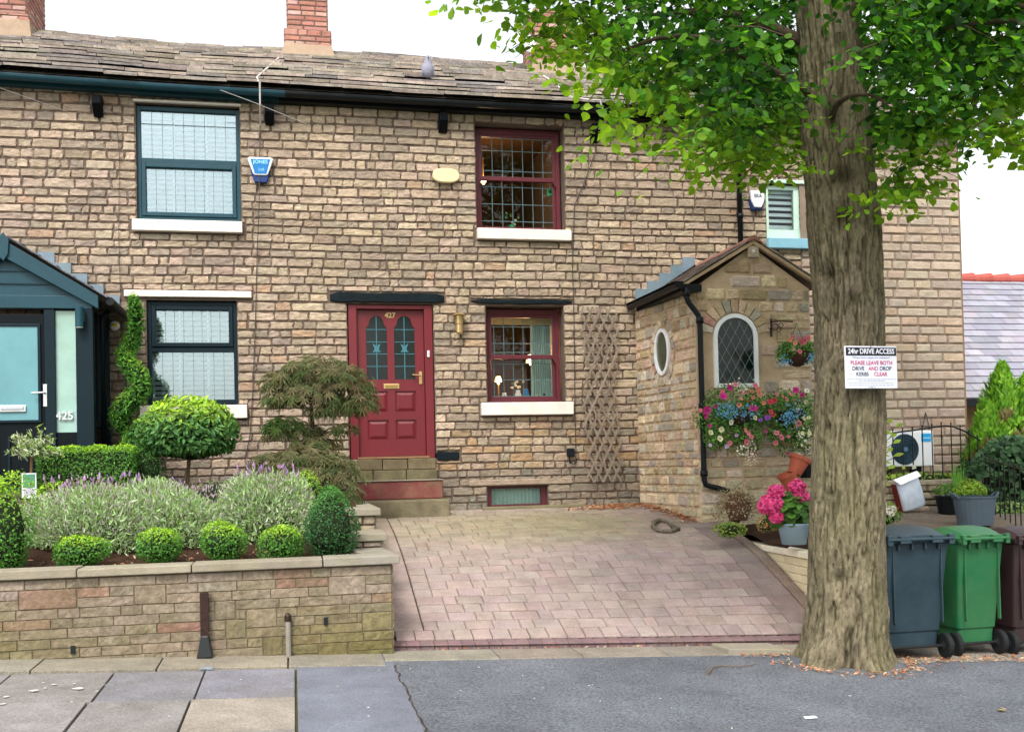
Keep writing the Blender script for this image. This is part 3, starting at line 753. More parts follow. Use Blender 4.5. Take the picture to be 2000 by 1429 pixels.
# ---- gutter, brackets, fascia
def eavez(x): return 6.285+.03*max(0, (-1.5-x)/2)-.012*sin((x+.5)*.55)
def gutter(h, a, b, m, y=12.87, r=.055, dz=0):
    n = 24; mb = MB(); V = []; F = []; prof = [(r*cos(t), r*sin(t)) for t in [pi+pi*i/8 for i in range(9)]]
    prof = [(-r, .012)]+prof+[(r, .012)]; k = len(prof)
    for i in range(n+1):
        x = a+(b-a)*i/n
        for (q, z) in prof: V.append((x, y+q, eavez(x)+z-.03+dz))
    for i in range(n):
        for j in range(k-1): F.append((i*k+j, i*k+j+1, (i+1)*k+j+1, (i+1)*k+j))
    F += [tuple(range(k)), tuple(range(n*k, n*k+k))[::-1]]
    mb.add(V, F)
    return mb.build('gutter', m, h)
gutter(h425, XL, -.02, 'bluegrey', r=.056); gutter(h427, -.05, XB-.01, 'black'); gutter(h429, XB, XR+.05, 'black')
for h, a, b, m in ((h425, XL, XA, 'bluegrey'), (h427, XA+.003, XB, 'black'), (h429, XB+.003, XR+.03, 'black')):
    mb = MB(); n = 12; V = []; F = []
    for i in range(n+1):
        x = a+(b-a)*i/n; z = eavez(x); V += [(x, 12.97, z-.10), (x, 12.97, z+.02), (x, 13.09, z+.02), (x, 13.09, z-.10)]
    for i in range(n):
        for j in range(4): F.append((i*4+j, i*4+(j+1) % 4, (i+1)*4+(j+1) % 4, (i+1)*4+j))
    F += [(0, 1, 2, 3), (n*4+3, n*4+2, n*4+1, n*4)]; mb.add(V, F); mb.build('fascia', m, h)
for px, py, h in ((190, 205, h425), (526, 222, h425), (866, 238, h427), (1163, 258, h427)):
    p = P(px, py, 13.0); mb = MB(); mb.prism([(12.93, p.z+.1), (13.12, p.z+.1), (13.12, p.z-.13), (13.05, p.z-.12), (12.94, p.z-.0)], 'x', p.x-.055, p.x+.055, (.55, .6, .6)); mb.build('gutter_bracket', 'darkblack', h, bevel=.01)
p = P(1447, 440, 13.0); mb = MB(); mb.tube([(p.x, 12.9, 6.2), (p.x, 13.02, 6.05), (p.x, 13.02, 3.6)], .036, 10)
for z in (5.9, 4.9, 4.2): mb.tube([(p.x, 13.02, z), (p.x, 13.02, z+.06)], .046, 10)
mb.build('downpipe', 'black', h429, smooth=True)

# ---- roof of stone slates
RY, RZ = 15.62, 7.87
def rz(x): return RZ+.03*max(0, (-.5-x)/3)+.02*sin(x*1.3)
def rpt(x, s, up=0):          # s 0..1 from eave to ridge
    y = 12.80+(RY-12.80)*s; z0 = eavez(x)+.01; z = z0+(rz(x)-z0)*s+.02*sin(x*2.2+s*3)*s*(1-s)*2
    return (x, y-up*.48, z+up*.87)
spal = [(.40, .36, .29), (.34, .31, .27), (.46, .41, .33), (.37, .33, .25), (.31, .29, .27), (.50, .44, .36), (.37, .32, .27)]
ncr = 14; edges = [0]; e = 1.25
for i in range(ncr): edges.append(edges[-1]+e); e *= .95
edges = [v/edges[-1] for v in edges]
RB = [MB(), MB(), MB()]; NX_ = 0
for r in range(ncr):
    x = XL-RND.uniform(0, .3); s0, s1 = edges[r], min(1, edges[r+1]+.035)
    while x < XR+.1:
        L = RND.uniform(.3, .8)*(1.15-.45*r/ncr); xa_, xb_ = x, min(XR+.12, x+L)
        if xb_-xa_ > .05:
            um = (xa_+xb_)/2; mb = RB[0 if um < XA else (1 if um < XB else 2)]
            th = RND.uniform(.026, .040); lf = RND.uniform(.018, .040); ds = RND.uniform(-.006, .006); n = 4
            lo = [rpt(xa_+(xb_-xa_)*i/n, s0+ds+RND.uniform(-.004, .004), .044+lf) for i in range(n+1)]
            hi = [rpt(xa_+(xb_-xa_)*i/n, s1, .008) for i in range(n+1)]
            c = jitcol(RND.choice(spal), .18, .04); V = [(q[0], q[1]+.003, q[2]-th) for q in lo]+lo+hi
            V[0] = (V[0][0]+.004, V[0][1]+.004, V[0][2]); V[n+1] = (V[n+1][0]+.003, V[n+1][1]+.004, V[n+1][2]+.002)
            V[n] = (V[n][0]-.004, V[n][1]+.004, V[n][2]); V[2*n+1] = (V[2*n+1][0]-.003, V[2*n+1][1]+.004, V[2*n+1][2]+.002)
            F = [(i, i+1, n+2+i, n+1+i) for i in range(n)]+[(n+1+i, n+2+i, 2*n+3+i, 2*n+2+i) for i in range(n)]+[(0, n+1, 2*n+2), (n, 3*n+2, 2*n+1)]
            mb.add(V, F, c)
        x += L
for k, (a, b) in enumerate(((XL, XA), (XA, XB), (XB, XR+.12))):
    mb = RB[k]; mb.add([rpt(a, 0, -.02), rpt(b, 0, -.02), rpt(b, 1, -.02), rpt(a, 1, -.02)], [(0, 1, 2, 3)], (.12, .11, .1))
    yb = 2*RY-12.8; mb.add([(a, RY, RZ-.02), (b, RY, RZ-.02), (b, yb, 6.3), (a, yb, 6.3)], [(0, 1, 2, 3)], (.3, .27, .24))
    rf = mb.build('roof', 'slate_stone', hs_[k])
    mb = MB(); x = a
    while x < b-.02:
        L = min(RND.uniform(.5, .8), b-x); z = rz(x+L/2)+RND.uniform(0, .012); t = .012
        mb.prism([(RY-.17, z-.085), (RY, z+.03), (RY+.17, z-.085), (RY+.15, z-.12), (RY, z-.02), (RY-.15, z-.12)], 'x', x+.004, x+L-.004, jitcol((.42, .39, .37), .12, .02)); x += L
    mb.build('ridge_stones', 'slate_stone', rf)
    if k == 0: roof0 = rf
    if k == 1: roof1 = rf
    if k == 2: roof2 = rf
# ---- chimneys
bpal = [(.42, .19, .14), (.48, .25, .19), (.36, .16, .12), (.52, .33, .27), (.45, .22, .17)]
def chimney(roof, x0, x1, y0, y1, z0, z1, zc, fl=True):
    mb = MB(); mb.box(x0, x1, y0, y1, z0-.5, z1); ch = mb.build('chimney', 'mortar', roof)
    mb = MB()
    def face(mp, W, a=z0, b=z1):
        courses(0, W, a, b, (.073, .076), (.19, .235), .012, [], lambda u, v: jitcol(RND.choice(bpal), .15, .05), lambda u0, u1, v0, v1, c: stone(mb, mp, u0, u1, v0, v1, c, .006, .1, .003, .002, -.004, 4, 4))
    face(lambda u, v, d: (x0+u, y0-d-.003, v), x1-x0); face(lambda u, v, d: (x0-d-.003, y1-u, v), y1-y0); face(lambda u, v, d: (x1+d+.003, y0+u, v), y1-y0)
    g = .045
    for (zz, za) in ((z0-.02, zc),):
        mb2 = MB(); mb2.box(x0-g, x1+g, y0-g, y1+g, z0-.6, za); mb2.build('chimney_base', 'mortar', ch)
        mp = lambda u, v, d: (x0-g+u, y0-g-d-.003, v); courses(0, x1-x0+2*g, zz, za, (.073, .076), (.19, .235), .012, [], lambda u, v: jitcol(RND.choice(bpal), .15, .05), lambda u0, u1, v0, v1, c: stone(mb, mp, u0, u1, v0, v1, c, .006, .1, .003, .002, -.004, 4, 4))
        mp2 = lambda u, v, d: (x1+g+d+.003, y0-g+u, v); courses(0, y1-y0+2*g, zz, za, (.073, .076), (.19, .235), .012, [], lambda u, v: jitcol(RND.choice(bpal), .15, .05), lambda u0, u1, v0, v1, c: stone(mb, mp2, u0, u1, v0, v1, c, .006, .1, .003, .002, -.004, 4, 4))
        mp3 = lambda u, v, d: (x0-g-d-.003, y1+g-u, v); courses(0, y1-y0+2*g, zz, za, (.073, .076), (.19, .235), .012, [], lambda u, v: jitcol(RND.choice(bpal), .15, .05), lambda u0, u1, v0, v1, c: stone(mb, mp3, u0, u1, v0, v1, c, .006, .1, .003, .002, -.004, 4, 4))
    mb.build('bricks', 'brick', ch)
    if fl:   # mortar flaunching down onto the slates
        mb = MB(); e = .09; yy = y0-g; b = [(x0-g-e, yy-.22), (x1+g+e, yy-.22), (x1+g+e, y1), (x0-g-e, y1)]; t = [(x0-g, yy), (x1+g, yy), (x1+g, y1), (x0-g, y1)]
        zr = lambda y: 6.3+(y-12.8)*(RZ-6.3)/(RY-12.8)
        mb.hexa([(p, q, min(zr(q), RZ)-.05) for p, q in b], [(p, q, z0+.02) for p, q in t], (.62, .62, .66)); mb.build('flaunching', 'mortar_pale', ch)
chimney(roof1, .03, .61, 15.2, 16.1, 7.80, 9.6, 8.03)
chimney(roof0, -4.5, -3.5, 15.1, 16.2, 7.86, 9.5, 7.95)
chimney(roof2, 3.74, 4.36, 15.15, 15.95, 7.78, 8.6, 7.88)

# ------------------------------------------------------------------ left porch (timber, of the left cottage)
PY = 12.0; PXR = -2.14; pr = MB()
SX = -3.03   # ridge
xl_ = 2*SX-PXR
def pbox(name, m, a, b, c, d, e, f, par, bev=.004): mb = MB(); mb.box(a, b, c, d, e, f); return mb.build(name, m, par, bevel=bev)
porch = pbox('porch_frame', 'darkgrey', PXR-.18, PXR, PY, PY+.12, 1.25, 3.52, h425)
pbox('head_beam', 'bluegrey', xl_, PXR, PY-.003, PY+.12, 3.42, 3.56, porch)
pbox('post', 'darkgrey', xl_, xl_+.16, PY, PY+.12, 1.25, 3.415, porch)
pbox('side_post', 'darkgrey', PXR-.12, PXR-.002, 12.98, 13.07, 1.25, 3.5, porch)
pbox('side_rail', 'darkgrey', PXR-.1, PXR-.012, PY+.125, 12.97, 2.12, 2.20, porch); pbox('side_panel', 'darkblack', PXR-.08, PXR-.03, PY+.125, 12.97, 1.25, 2.115, porch)
pbox('side_glass', 'glass', PXR-.06, PXR-.054, PY+.125, 12.97, 2.205, 3.45, porch, 0)
pbox('side_mullion', 'darkgrey', PXR-.09, PXR-.03, 12.5, 12.56, 2.205, 3.45, porch)
sx0, sx1 = P(107, 700, PY).x, P(147, 700, PY).x
pbox('mullion', 'darkgrey', P(92, 700, PY).x-.03, sx0, PY+.01, PY+.11, 1.25, 3.415, porch)
mb = MB(); mb.box(sx0, sx1+.02, PY+.05, PY+.056, 2.06, 3.40); M['sideglass'] = mat('side_light_glass', H(150, 184, 176), .15, .15, 1.5, 0, 5, spec=.7, tint=H(96, 134, 88), tfac=.5, ts=.8); mb.build('side_light', 'sideglass', porch)
pbox('side_light_panel', 'darkblack', sx0, sx1+.02, PY+.04, PY+.08, 1.3, 2.06, porch)
pbox('wall_stub', 'darkgrey', sx1+.02, PXR-.182, PY+.02, PY+.1, 1.25, 3.415, porch)
# door 425
dx1 = P(92, 700, PY).x-.034; pd = pbox('door', 'darkblack', dx1-.86, dx1, PY+.03, PY+.075, 1.42, 3.36, porch)
gx1 = P(73, 700, PY).x
mb = MB(); mb.box(dx1-.72, gx1, PY+.02, PY+.028, 2.20, 3.22); mb.build('glass', 'frost', pd)
mb = MB(); frame(mb, dx1-.75, gx1+.03, 2.17, 3.25, PY+.008, PY+.028, .03); mb.build('glass_bead', 'darkgrey', pd, bevel=.004)
for a, b in ((dx1-.76, dx1-.47), (dx1-.38, dx1-.12)):
    mb = MB(); frame(mb, a, b, 1.55, 2.02, PY+.015, PY+.03, .025); mb.build('door_panel', 'darkgrey', pd, bevel=.004)
p = P(88, 772, PY); mb = MB(); mb.box(p.x-.02, p.x+.018, PY+.005, PY+.028, p.z-.12, p.z+.12); mb.tube([(p.x, PY+.01, p.z+.03), (p.x, PY-.04, p.z+.03), (p.x-.13, PY-.045, p.z+.025)], .011, 8); mb.build('handle', 'steel', pd, bevel=.004)
p = P(25, 798, PY); mb = MB(); mb.box(p.x-.14, p.x+.13, PY-.0, PY+.028, p.z-.035, p.z+.035); mb.box(p.x-.12, p.x+.11, PY-.012, PY, p.z-.012, p.z+.028, (.8, .8, .85)); mb.build('letter_plate', 'steel', pd, bevel=.005)
p = P(125, 812, PY); text('house_number', '425', .125, (p.x, PY+.03, p.z), 'steel', porch, .006, bold=.003)
# gable boards and barges
AP = P(8, 470, PY).z-.02; EZ = 3.50
gb = MB()
for z0, z1 in ((3.565, 3.70), (3.705, 3.84), (3.845, 3.98), (3.985, 4.08)):
    hw = lambda z: (PXR-SX)*(AP-z)/(AP-EZ)-.02
    gb.prism([(SX-hw(z0), z0), (SX+hw(z0), z0), (SX+hw(z1), z1), (SX-hw(z1), z1)], 'y', PY+.03, PY+.05+.0)
    gb.prism([(SX-hw(z1), z1-.012), (SX+hw(z1), z1-.012), (SX+hw(z1), z1), (SX-hw(z1), z1)], 'y', PY+.012, PY+.029)
gb.build('gable_boards', 'bluegrey', porch)
for s in (1, -1):
    mb = MB(); e = (PXR-SX)+.07
    o = [(SX, AP+.02), (SX, AP-.17), (SX+s*e, EZ-.09), (SX+s*e, EZ+.06)]
    mb.prism(o[::-s], 'y', PY-.05, PY-.012); mb.build('barge_board', 'bluegrey', porch, bevel=.006)
mb = MB(); mb.prism([(SX-.06, AP+.02), (SX-.05, AP-.14), (SX, AP-.22), (SX+.05, AP-.14), (SX+.06, AP+.02), (SX, AP+.10)], 'y', PY-.075, PY-.051); mb.build('finial', 'bluegrey', porch, bevel=.006)
def slope_roof(sx, ap, ex, ez, y0, y1, s, name, par, pal_, m='slate_stone', nr=6):
    mb = MB(); L0 = sqrt((ex)**2+(ap-ez)**2)
    for r in range(nr):
        a, b = r/nr, min(1, (r+1)/nr+.07); y = y0-.0
        while y < y1-.01:
            w_ = min(RND.uniform(.16, .3), y1-y); dn_ = RND.uniform(0, .01)
            P0 = lambda t, up: (sx+s*ex*(1-t)+s*up*.5, ez+(ap-ez)*t+up*.85)
            q = [P0(a, .028+dn_), P0(b, .01)]; lo = P0(a, .006+dn_)
            V = [(lo[0], y+.004, lo[1]), (lo[0], y+w_-.004, lo[1]), (q[0][0], y+w_-.004, q[0][1]), (q[0][0], y+.004, q[0][1]), (q[1][0], y+w_-.004, q[1][1]), (q[1][0], y+.004, q[1][1])]
            F = [(0, 1, 2, 3), (3, 2, 4, 5), (0, 3, 5), (1, 4, 2)]
            mb.add(V, F, jitcol(RND.choice(pal_), .15, .04)); y += w_
    mb.add([(sx+s*ex, y0, ez-.0), (sx+s*ex, y1, ez), (sx, y1, ap), (sx, y0, ap)], [(0, 1, 2, 3)], (.30, .25, .2))
    return mb.build(name, m, par)
bl = [(.16, .19, .22), (.2, .23, .26), (.13, .16, .19)]
for s in (1, -1): slope_roof(SX, AP+.06, (PXR-SX)+.16, EZ+.02, PY-.07, 13.08, s, 'porch_roof', porch, bl)
mb = MB(); mb.tube([(PXR+.19, PY-.04, EZ-.0), (PXR+.19, 13.05, EZ-.0)], .045, 10); mb.build('porch_gutter', 'black', porch)
mb = MB(); mb.tube([(PXR+.12, PY+.3, EZ-.05), (PXR+.05, PY+.3, EZ-.15), (PXR+.05, PY+.3, 1.3)], .032, 10); mb.build('porch_downpipe', 'darkblack', porch, smooth=True)
def step_flash(name, par, pts, wz, m='lead', n=5, s=1):
    (xa_, za_), (xb_, zb_) = pts; mb = MB()
    for i in range(n):
        t0, t1 = i/n, (i+1)/n; x0, x1 = xa_+(xb_-xa_)*t0, xa_+(xb_-xa_)*t1; zl0, zl1 = za_+(zb_-za_)*t0, za_+(zb_-za_)*t1; zt = max(zl0, zl1)+wz
        o = [(x0, zl0-.04), (x1, zl1-.04), (x1, zt), (x0, zt)]
        if x1 < x0: o = [o[1], o[0], o[3], o[2]]
        mb.prism(o, 'y', YF-.042-.002*i, YF-.034, jitcol((1, 1, 1), .1))
    return mb.build(name, m, par)
step_flash('flashing', porch, ((PXR+.12, EZ+.06), (SX+.1, AP+.06)), .06)
# ------------------------------------------------------------------ right porch (rubble stone)
QY = 11.5; A0 = (4.54, 13.1); A1 = (4.74, 11.5); QX1 = 6.24; RX = 5.49; EZ2 = 3.66; AP2 = 4.17
rpal = [(.50, .40, .27), (.44, .35, .22), (.38, .30, .19), (.54, .46, .35), (.33, .29, .23), (.46, .33, .24), (.55, .43, .28), (.36, .27, .16), (.48, .42, .33)]
def rcol(u, v):
    c = RND.choice(rpal)
    if RND.random() < .03: c = (.42, .24, .19)
    if v < 1.5 and RND.random() < .6: c = RND.choice([(.42, .36, .23), (.44, .39, .27)])
    if u > .3 and v > 3.2: c = tuple(x*.95 for x in c)
    return jitcol(tuple(x*1.4 for x in c), .15, .04)
mb = MB()
z0 = .3
body = [(A0[0], A0[1]-.002), (A1[0], A1[1]), (QX1, QY), (QX1, 13.098)]
mb.add([(x, y, z0) for x, y in body]+[(x, y, EZ2) for x, y in body]+[(RX, QY, AP2), (RX, 13.098, AP2)],
       [(0, 1, 5, 4), (1, 2, 6, 8, 5), (2, 3, 7, 6), (0, 4, 9, 7, 3), (4, 5, 8, 9), (6, 7, 9, 8)])
p2 = mb.build('stone_porch', 'mortar_pale', h429)
rs = MB(); L1 = sqrt((A1[0]-A0[0])**2+(A1[1]-A0[1])**2); dx_, dy_ = (A1[0]-A0[0])/L1, (A1[1]-A0[1])/L1
def mpS(u, v, d): return (A0[0]+dx_*u+dy_*(d+.004), A0[1]+dy_*u-dx_*(d+.004), v)
def gz(x): return EZ2+(AP2-EZ2)*(1-abs(x-RX)/(RX-A1[0]))
def mpF(u, v, d):
    x = A1[0]+u; return (x, QY-d-.004, min(v, gz(x)-.03))
# arched window and oval window positions
wa, wb = P(1393, 700, QY).x, P(1479, 700, QY).x; wz0, wz1 = P(1440, 757, QY).z, P(1435, 613, QY).z; wc, wr = (wa+wb)/2, (wb-wa)/2
ou_, ov_ = .78, 2.98; orr = (.20, .30)
def ellin(u, v, m=0): return ((u-ou_)/(orr[0]+m))**2+((v-ov_)/(orr[1]+m))**2
def keepS(u, v, L, h): return min(ellin(u-L*.4, v, .06), ellin(u+L*.4, v, .06), ellin(u, v, .06), ellin(u, v-h*.5, .05), ellin(u, v+h*.5, .05)) > 1
def keepF(u, v, L, h):
    x = A1[0]+u
    if v+h*.3 > gz(x)-.03: return False
    for e in (-.5, 0, .5):
        xx = x+e*L*.9
        for vv in (v-h*.4, v, v+h*.4):
            if wa-.02 < xx < wb+.02 and wz0-.02 < vv < wz1-wr: return False
            if vv >= wz1-wr-.02 and (xx-wc)**2+(vv-(wz1-wr))**2 < (wr+.12)**2: return False
    return True
def emS(u0, u1, v0, v1, c): stone(rs, mpS, u0, u1, v0, v1, c, .016, .7, .014, .008, -.006)
def emF(u0, u1, v0, v1, c): stone(rs, mpF, u0, u1, v0, v1, c, .016, .6, .012, .008, -.006)
courses(.02, L1-.0, .5, 3.62, (.08, .17), (.10, .26), .018, [], rcol, emS, keep=keepS)
courses(.0, QX1-A1[0], .5, 4.16, (.10, .19), (.13, .38), .018, [], rcol, emF, keep=keepF)
def vouss(c, z, r0, r1, a0, a1, n, mp):
    for i in range(n):
        t0 = a0+(a1-a0)*(i+.08)/n; t1 = a0+(a1-a0)*(i+.92)/n; o = [mp(c+r*cos(t)*k[0], z+r*sin(t)*k[1], d) for d in (-.004, .02) for (r, t, k) in ((r0, t0, (1, 1)), (r0, t1, (1, 1)), (r1+RND.uniform(-.02, .02), t1, (1, 1)), (r1, t0, (1, 1)))]
        rs.hexa(o[:4][::-1], o[4:][::-1], rcol(0, 3))
vouss(wc-A1[0], wz1-wr, wr+.02, wr+.17, .15, pi-.15, 11, mpF)
for i in range(16):
    t0 = 2*pi*(i+.1)/16; t1 = 2*pi*(i+.9)/16
    o = [mpS(ou_+(orr[0]+r)*cos(t), ov_+(orr[1]+r)*sin(t), d) for d in (-.004, .015) for (r, t) in ((.03, t0), (.03, t1), (.12, t1), (.12, t0))]
    rs.hexa(o[:4][::-1], o[4:][::-1], rcol(0, 3))
rs.build('rubble_stones', 'stone', p2)
def ring(mb, outer, inner, mp, d0, d1):
    n = len(outer); V = [mp(*o, d0) for o in outer]+[mp(*o, d1) for o in outer]+[mp(*o, d1) for o in inner]+[mp(*o, d0) for o in inner]
    F = []
    for i in range(n):
        j = (i+1) % n; F += [(i, j, n+j, n+i), (n+i, n+j, 2*n+j, 2*n+i), (2*n+i, 2*n+j, 3*n+j, 3*n+i)]
    mb.add(V, F)
def arch(x0, x1, z0, z1, n=18):
    r = (x1-x0)/2; c = (x0+x1)/2; return [(x0, z0), (x1, z0)]+[(c+r*cos(pi*i/n), z1-r+r*sin(pi*i/n)) for i in range(n+1)]
mpQ = lambda u, v, d: (u, QY-d, v)
mb = MB(); t = .05; ring(mb, arch(wa, wb, wz0, wz1), arch(wa+t, wb-t, wz0+t, wz1-t), mpQ, 0, .035); wn = mb.build('arched_window', 'upvc', p2)
mb = MB(); o = arch(wa+t, wb-t, wz0+t, wz1-t); mb.add([mpQ(u, v, .008) for u, v in o], [tuple(range(len(o)))]); mb.build('glass', 'darkglass', wn)
mb = MB(); ia, ib, iz0, iz1 = wa+t, wb-t, wz0+t, wz1-t; W = ib-ia; ir = W/2; ic = (ia+ib)/2
def inside(x, z): return ia <= x <= ib and z >= iz0 and (z <= iz1-ir or (x-ic)**2+(z-(iz1-ir))**2 <= ir*ir)
for s in (1, -1):
    k = -20
    while k < 20:
        pts = []; x = ia
        for i in range(60):
            x = ia+W*i/59; z = iz0+s*(x-ia)*1.75+k*W/4*1.75*1.0
            if inside(x, z): pts.append((x, z))
        if len(pts) > 2:
            (xa_, za_), (xb_, zb_) = pts[0], pts[-1]; mb.tube([(xa_, QY-.012, za_), (xb_, QY-.012, zb_)], .0035, 4)
        k += 1
M['leadgrey'] = mat('grey_leading', H(120, 140, 136), .5, .05, 5, 0, 5)
mb.build('leading', 'leadgrey', wn)
mb = MB(); el = lambda a, b: [(ou_+a*cos(2*pi*i/28), ov_+b*sin(2*pi*i/28)) for i in range(28)]
ring(mb, el(.20, .30), el(.155, .255), mpS, 0, .03); wo = mb.build('oval_window', 'upvc', p2)
mb = MB(); M['ovglass'] = mat('reflecting_glass', H(70, 76, 60), .1, .3, 3, 0, 5, spec=.8); o = el(.155, .255); mb.add([mpS(u, v, .006) for u, v in o], [tuple(range(28))]); mb.build('glass', 'ovglass', wo)
bl2 = [(.36, .31, .26), (.30, .26, .21), (.42, .36, .30), (.33, .26, .22)]
for s in (1, -1): slope_roof(RX, AP2+.075, .93, EZ2+.035, QY-.07, 13.07, s, 'porch_roof', p2, bl2, nr=6)
for s in (1, -1):
    mb = MB(); o = [(RX, AP2+.07), (RX+s*.92, EZ2+.035), (RX+s*.92, EZ2-.005), (RX, AP2+.02)]
    mb.prism(o[::s], 'y', QY-.066, QY-.0, (.8, .78, .74)); mb.build('verge', 'mortar_pale', p2)
mb = MB(); y = QY-.09
while y < 13.05:
    L = min(.42, 13.05-y); mb.prism([(RX-.11, AP2+.03), (RX-.05, AP2+.1), (RX, AP2+.125), (RX+.05, AP2+.1), (RX+.11, AP2+.03), (RX, AP2+.07)], 'y', y+.003, y+L, jitcol((1, 1, 1), .1)); y += L
M['tile_old'] = mat('weathered_ridge_tiles', H(140, 98, 84), .85, .25, 9, .3, 40); mb.build('ridge_tiles', 'tile_old', p2)
mb = MB(); mb.box(RX-.07, RX+.07, QY-.06, QY-.025, AP2-.14, AP2-.0, (.5, .42, .3)); mb.box(RX-.018, RX+.018, QY-.07, QY-.061, AP2-.09, AP2-.05, (.8, .78, .72)); mb.build('gable_block', 'stone', p2, bevel=.01)
# half-round gutter on the left eave
mb = MB(); V = []; F = []
gx = RX-.97; gpts = [(gx-.03, 11.36), (gx-.06, 13.06)]
prof = [(.055*cos(t), .055*sin(t)) for t in [pi+pi*i/8 for i in range(9)]]
for (x, y) in gpts:
    for (q, z) in prof: V.append((x+q, y, EZ2+z+.02))
    V.append((x+.055, y, EZ2+.05)); V.append((x-.055, y, EZ2+.05))
k = 11
for j in range(k-1): F.append((j, j+1, k+j+1, k+j))
F += [tuple(range(k))[::-1], tuple(range(k, 2*k))]; mb.add(V, F); mb.build('porch_gutter', 'black', p2)
mb = MB(); mb.box(gx+.02, A1[0]+.06, 11.42, 13.05, EZ2-.06, EZ2+.03); mb.build('soffit', 'black', p2)
p0 = P(1341, 585, 11.42); x3 = P(1366, 640, 11.44).x
mb = MB(); mb.tube([(p0.x, 11.42, EZ2-.02), (p0.x, 11.42, EZ2-.13), (p0.x+.03, 11.42, EZ2-.2), (x3-.02, 11.42, 3.32), (x3, 11.42, 3.24), (x3, 11.42, 1.36), (x3+.02, 11.42, 1.30), (x3+.09, 11.42, 1.275), (x3+.30, 11.38, 1.22)], .034, 12)
for z in (3.22, 1.40, 2.2): mb.tube([(x3, 11.42, z), (x3, 11.42, z+.07)], .045, 12)
mb.tube([(p0.x, 11.42, EZ2-.12), (p0.x, 11.42, EZ2-.05)], .045, 12); mb.build('porch_downpipe', 'black', p2, smooth=True)
step_flash('flashing', p2, ((RX-.95, EZ2+.08), (RX-.1, AP2+.12)), .06, n=5)

# ------------------------------------------------------------------ neighbouring house, far right
nb = thing('neighbouring_house', 'neighbouring house with pale slate roof and red ridge tiles at the right edge', 'house', (14, 17, -.5))
mb = MB(); mb.box(9.9, 22, 15.6, 21, -.5, 2.6, (.6, .52, .42)); mb.build('wall', 'mortar_pale', nb)
mb = MB(); npal = [(.42, .41, .47), (.47, .46, .52), (.38, .38, .44), (.45, .42, .46)]
ny0, nz0, ny1, nz1 = 15.2, 2.52, 18.0, 5.08; nr = 19
for r in range(nr):
    a, b = r/nr, (r+1)/nr; x = 9.7-(.15 if r % 2 else 0)
    while x < 17:
        x1 = x+.3; pt = lambda t, up: (ny0+(ny1-ny0)*t-up*.6, nz0+(nz1-nz0)*t+up*.8)
        q0, q1, q2 = pt(a, -.006), pt(a, .022+RND.uniform(-.003, .004)), pt(b, .002)
        X0, X1 = max(9.7, x)+.002, x1-.002
        mb.add([(X0, *q0), (X1, *q0), (X1, *q1), (X0, *q1), (X1, *q2), (X0, *q2)], [(0, 1, 2, 3), (3, 2, 4, 5)], jitcol(RND.choice(npal), .16, .03)); x = x1
mb.add([(9.7, ny1, nz1), (17, ny1, nz1), (17, 21, 2.5), (9.7, 21, 2.5)], [(0, 1, 2, 3)], (.4, .4, .45))
nroof = mb.build('roof', 'slate', nb)
mb = MB(); x = 9.75
while x < 17: mb.tube([(x, ny1, nz1-.02), (x+.38, ny1, nz1+.0)], [.10, .125], 12, jitcol((1, 1, 1), .08)); x += .4
mb.build('ridge_tiles', 'tile_red', nroof)
mb = MB(); mb.box(9.72, 17, 15.06, 15.2, 2.38, 2.50); mb.build('gutter', 'black', nb)

# ------------------------------------------------------------------ planter wall (front) and side walls
pw = thing('garden_wall', 'low mossy stone garden wall with flat coping along the pavement', 'garden wall', (-2, 8.5, .1))
mb = MB(); mb.hexa([(-8, 8.5, -.2), (.78, 8.5, -.2), (.78, 8.62, -.2), (-8, 8.62, -.2)], [(-8, 8.5, .80), (.78, 8.5, .80), (.78, 8.62, .80), (-8, 8.62, .80)], (1, 1, 1)); mb.build('wall', 'mortar_wall', pw)
apal = [(.44, .375, .285), (.40, .345, .26), (.47, .40, .315), (.37, .325, .245), (.45, .385, .31), (.41, .35, .285)]
def acol(u, v):
    c = RND.choice(apal)
    if RND.random() < .10: c = RND.choice([(.44, .27, .22), (.42, .28, .22), (.38, .26, .2)])
    m = max(0, min(1, (.62-v)/.5))*(.5+.5*sin(u*2.1+1)); m = max(m, max(0, min(1, (.55-v)/.3))*max(0, 1-abs(u-.3)/1.2))
    c = tuple(a*(1-m)+b*m for a, b in zip(c, (.25, .225, .10)))
    return jitcol(c, .1, .03)
am = MB()
def emA(u0, u1, v0, v1, c): stone(am, lambda u, v, d: (u, 8.5-d-.002, v), u0, u1, v0, v1, c, .006, .06, .0015, .0035, -.003, 8, 5, ed=.05)
v = -.05; hs2 = .0765
r = 0; done = []
while v < .79:
    u = -8+RND.uniform(0, .2)
    while u < .775:
        L = RND.choice((.16, .24, .34, .42, .3)); 
        if u+L > .70: L = .775-u
        tall = RND.random() < .09 and v < .68
        if not any(a < u+L-.01 and b > u+.01 and abs(vv-v) < .01 for a, b, vv in done):
            hh = hs2*(2 if tall else 1)
            if tall: done.append((u, u+L, v+hs2))
            emA(u+.002, u+L-.002, v+.002, v+hh-.002, acol(u, v)); u += L
        else:
            nb_ = [b for a, b, vv in done if abs(vv-v) < .01 and a < u+L-.01 and b > u+.01]; na_ = [a for a, b, vv in done if abs(vv-v) < .01 and a > u+.03 and a < u+L]
            if na_: emA(u+.003, min(na_)-.003, v+.003, v+hs2-.003, acol(u, v))
            u = max(nb_)
    v += hs2
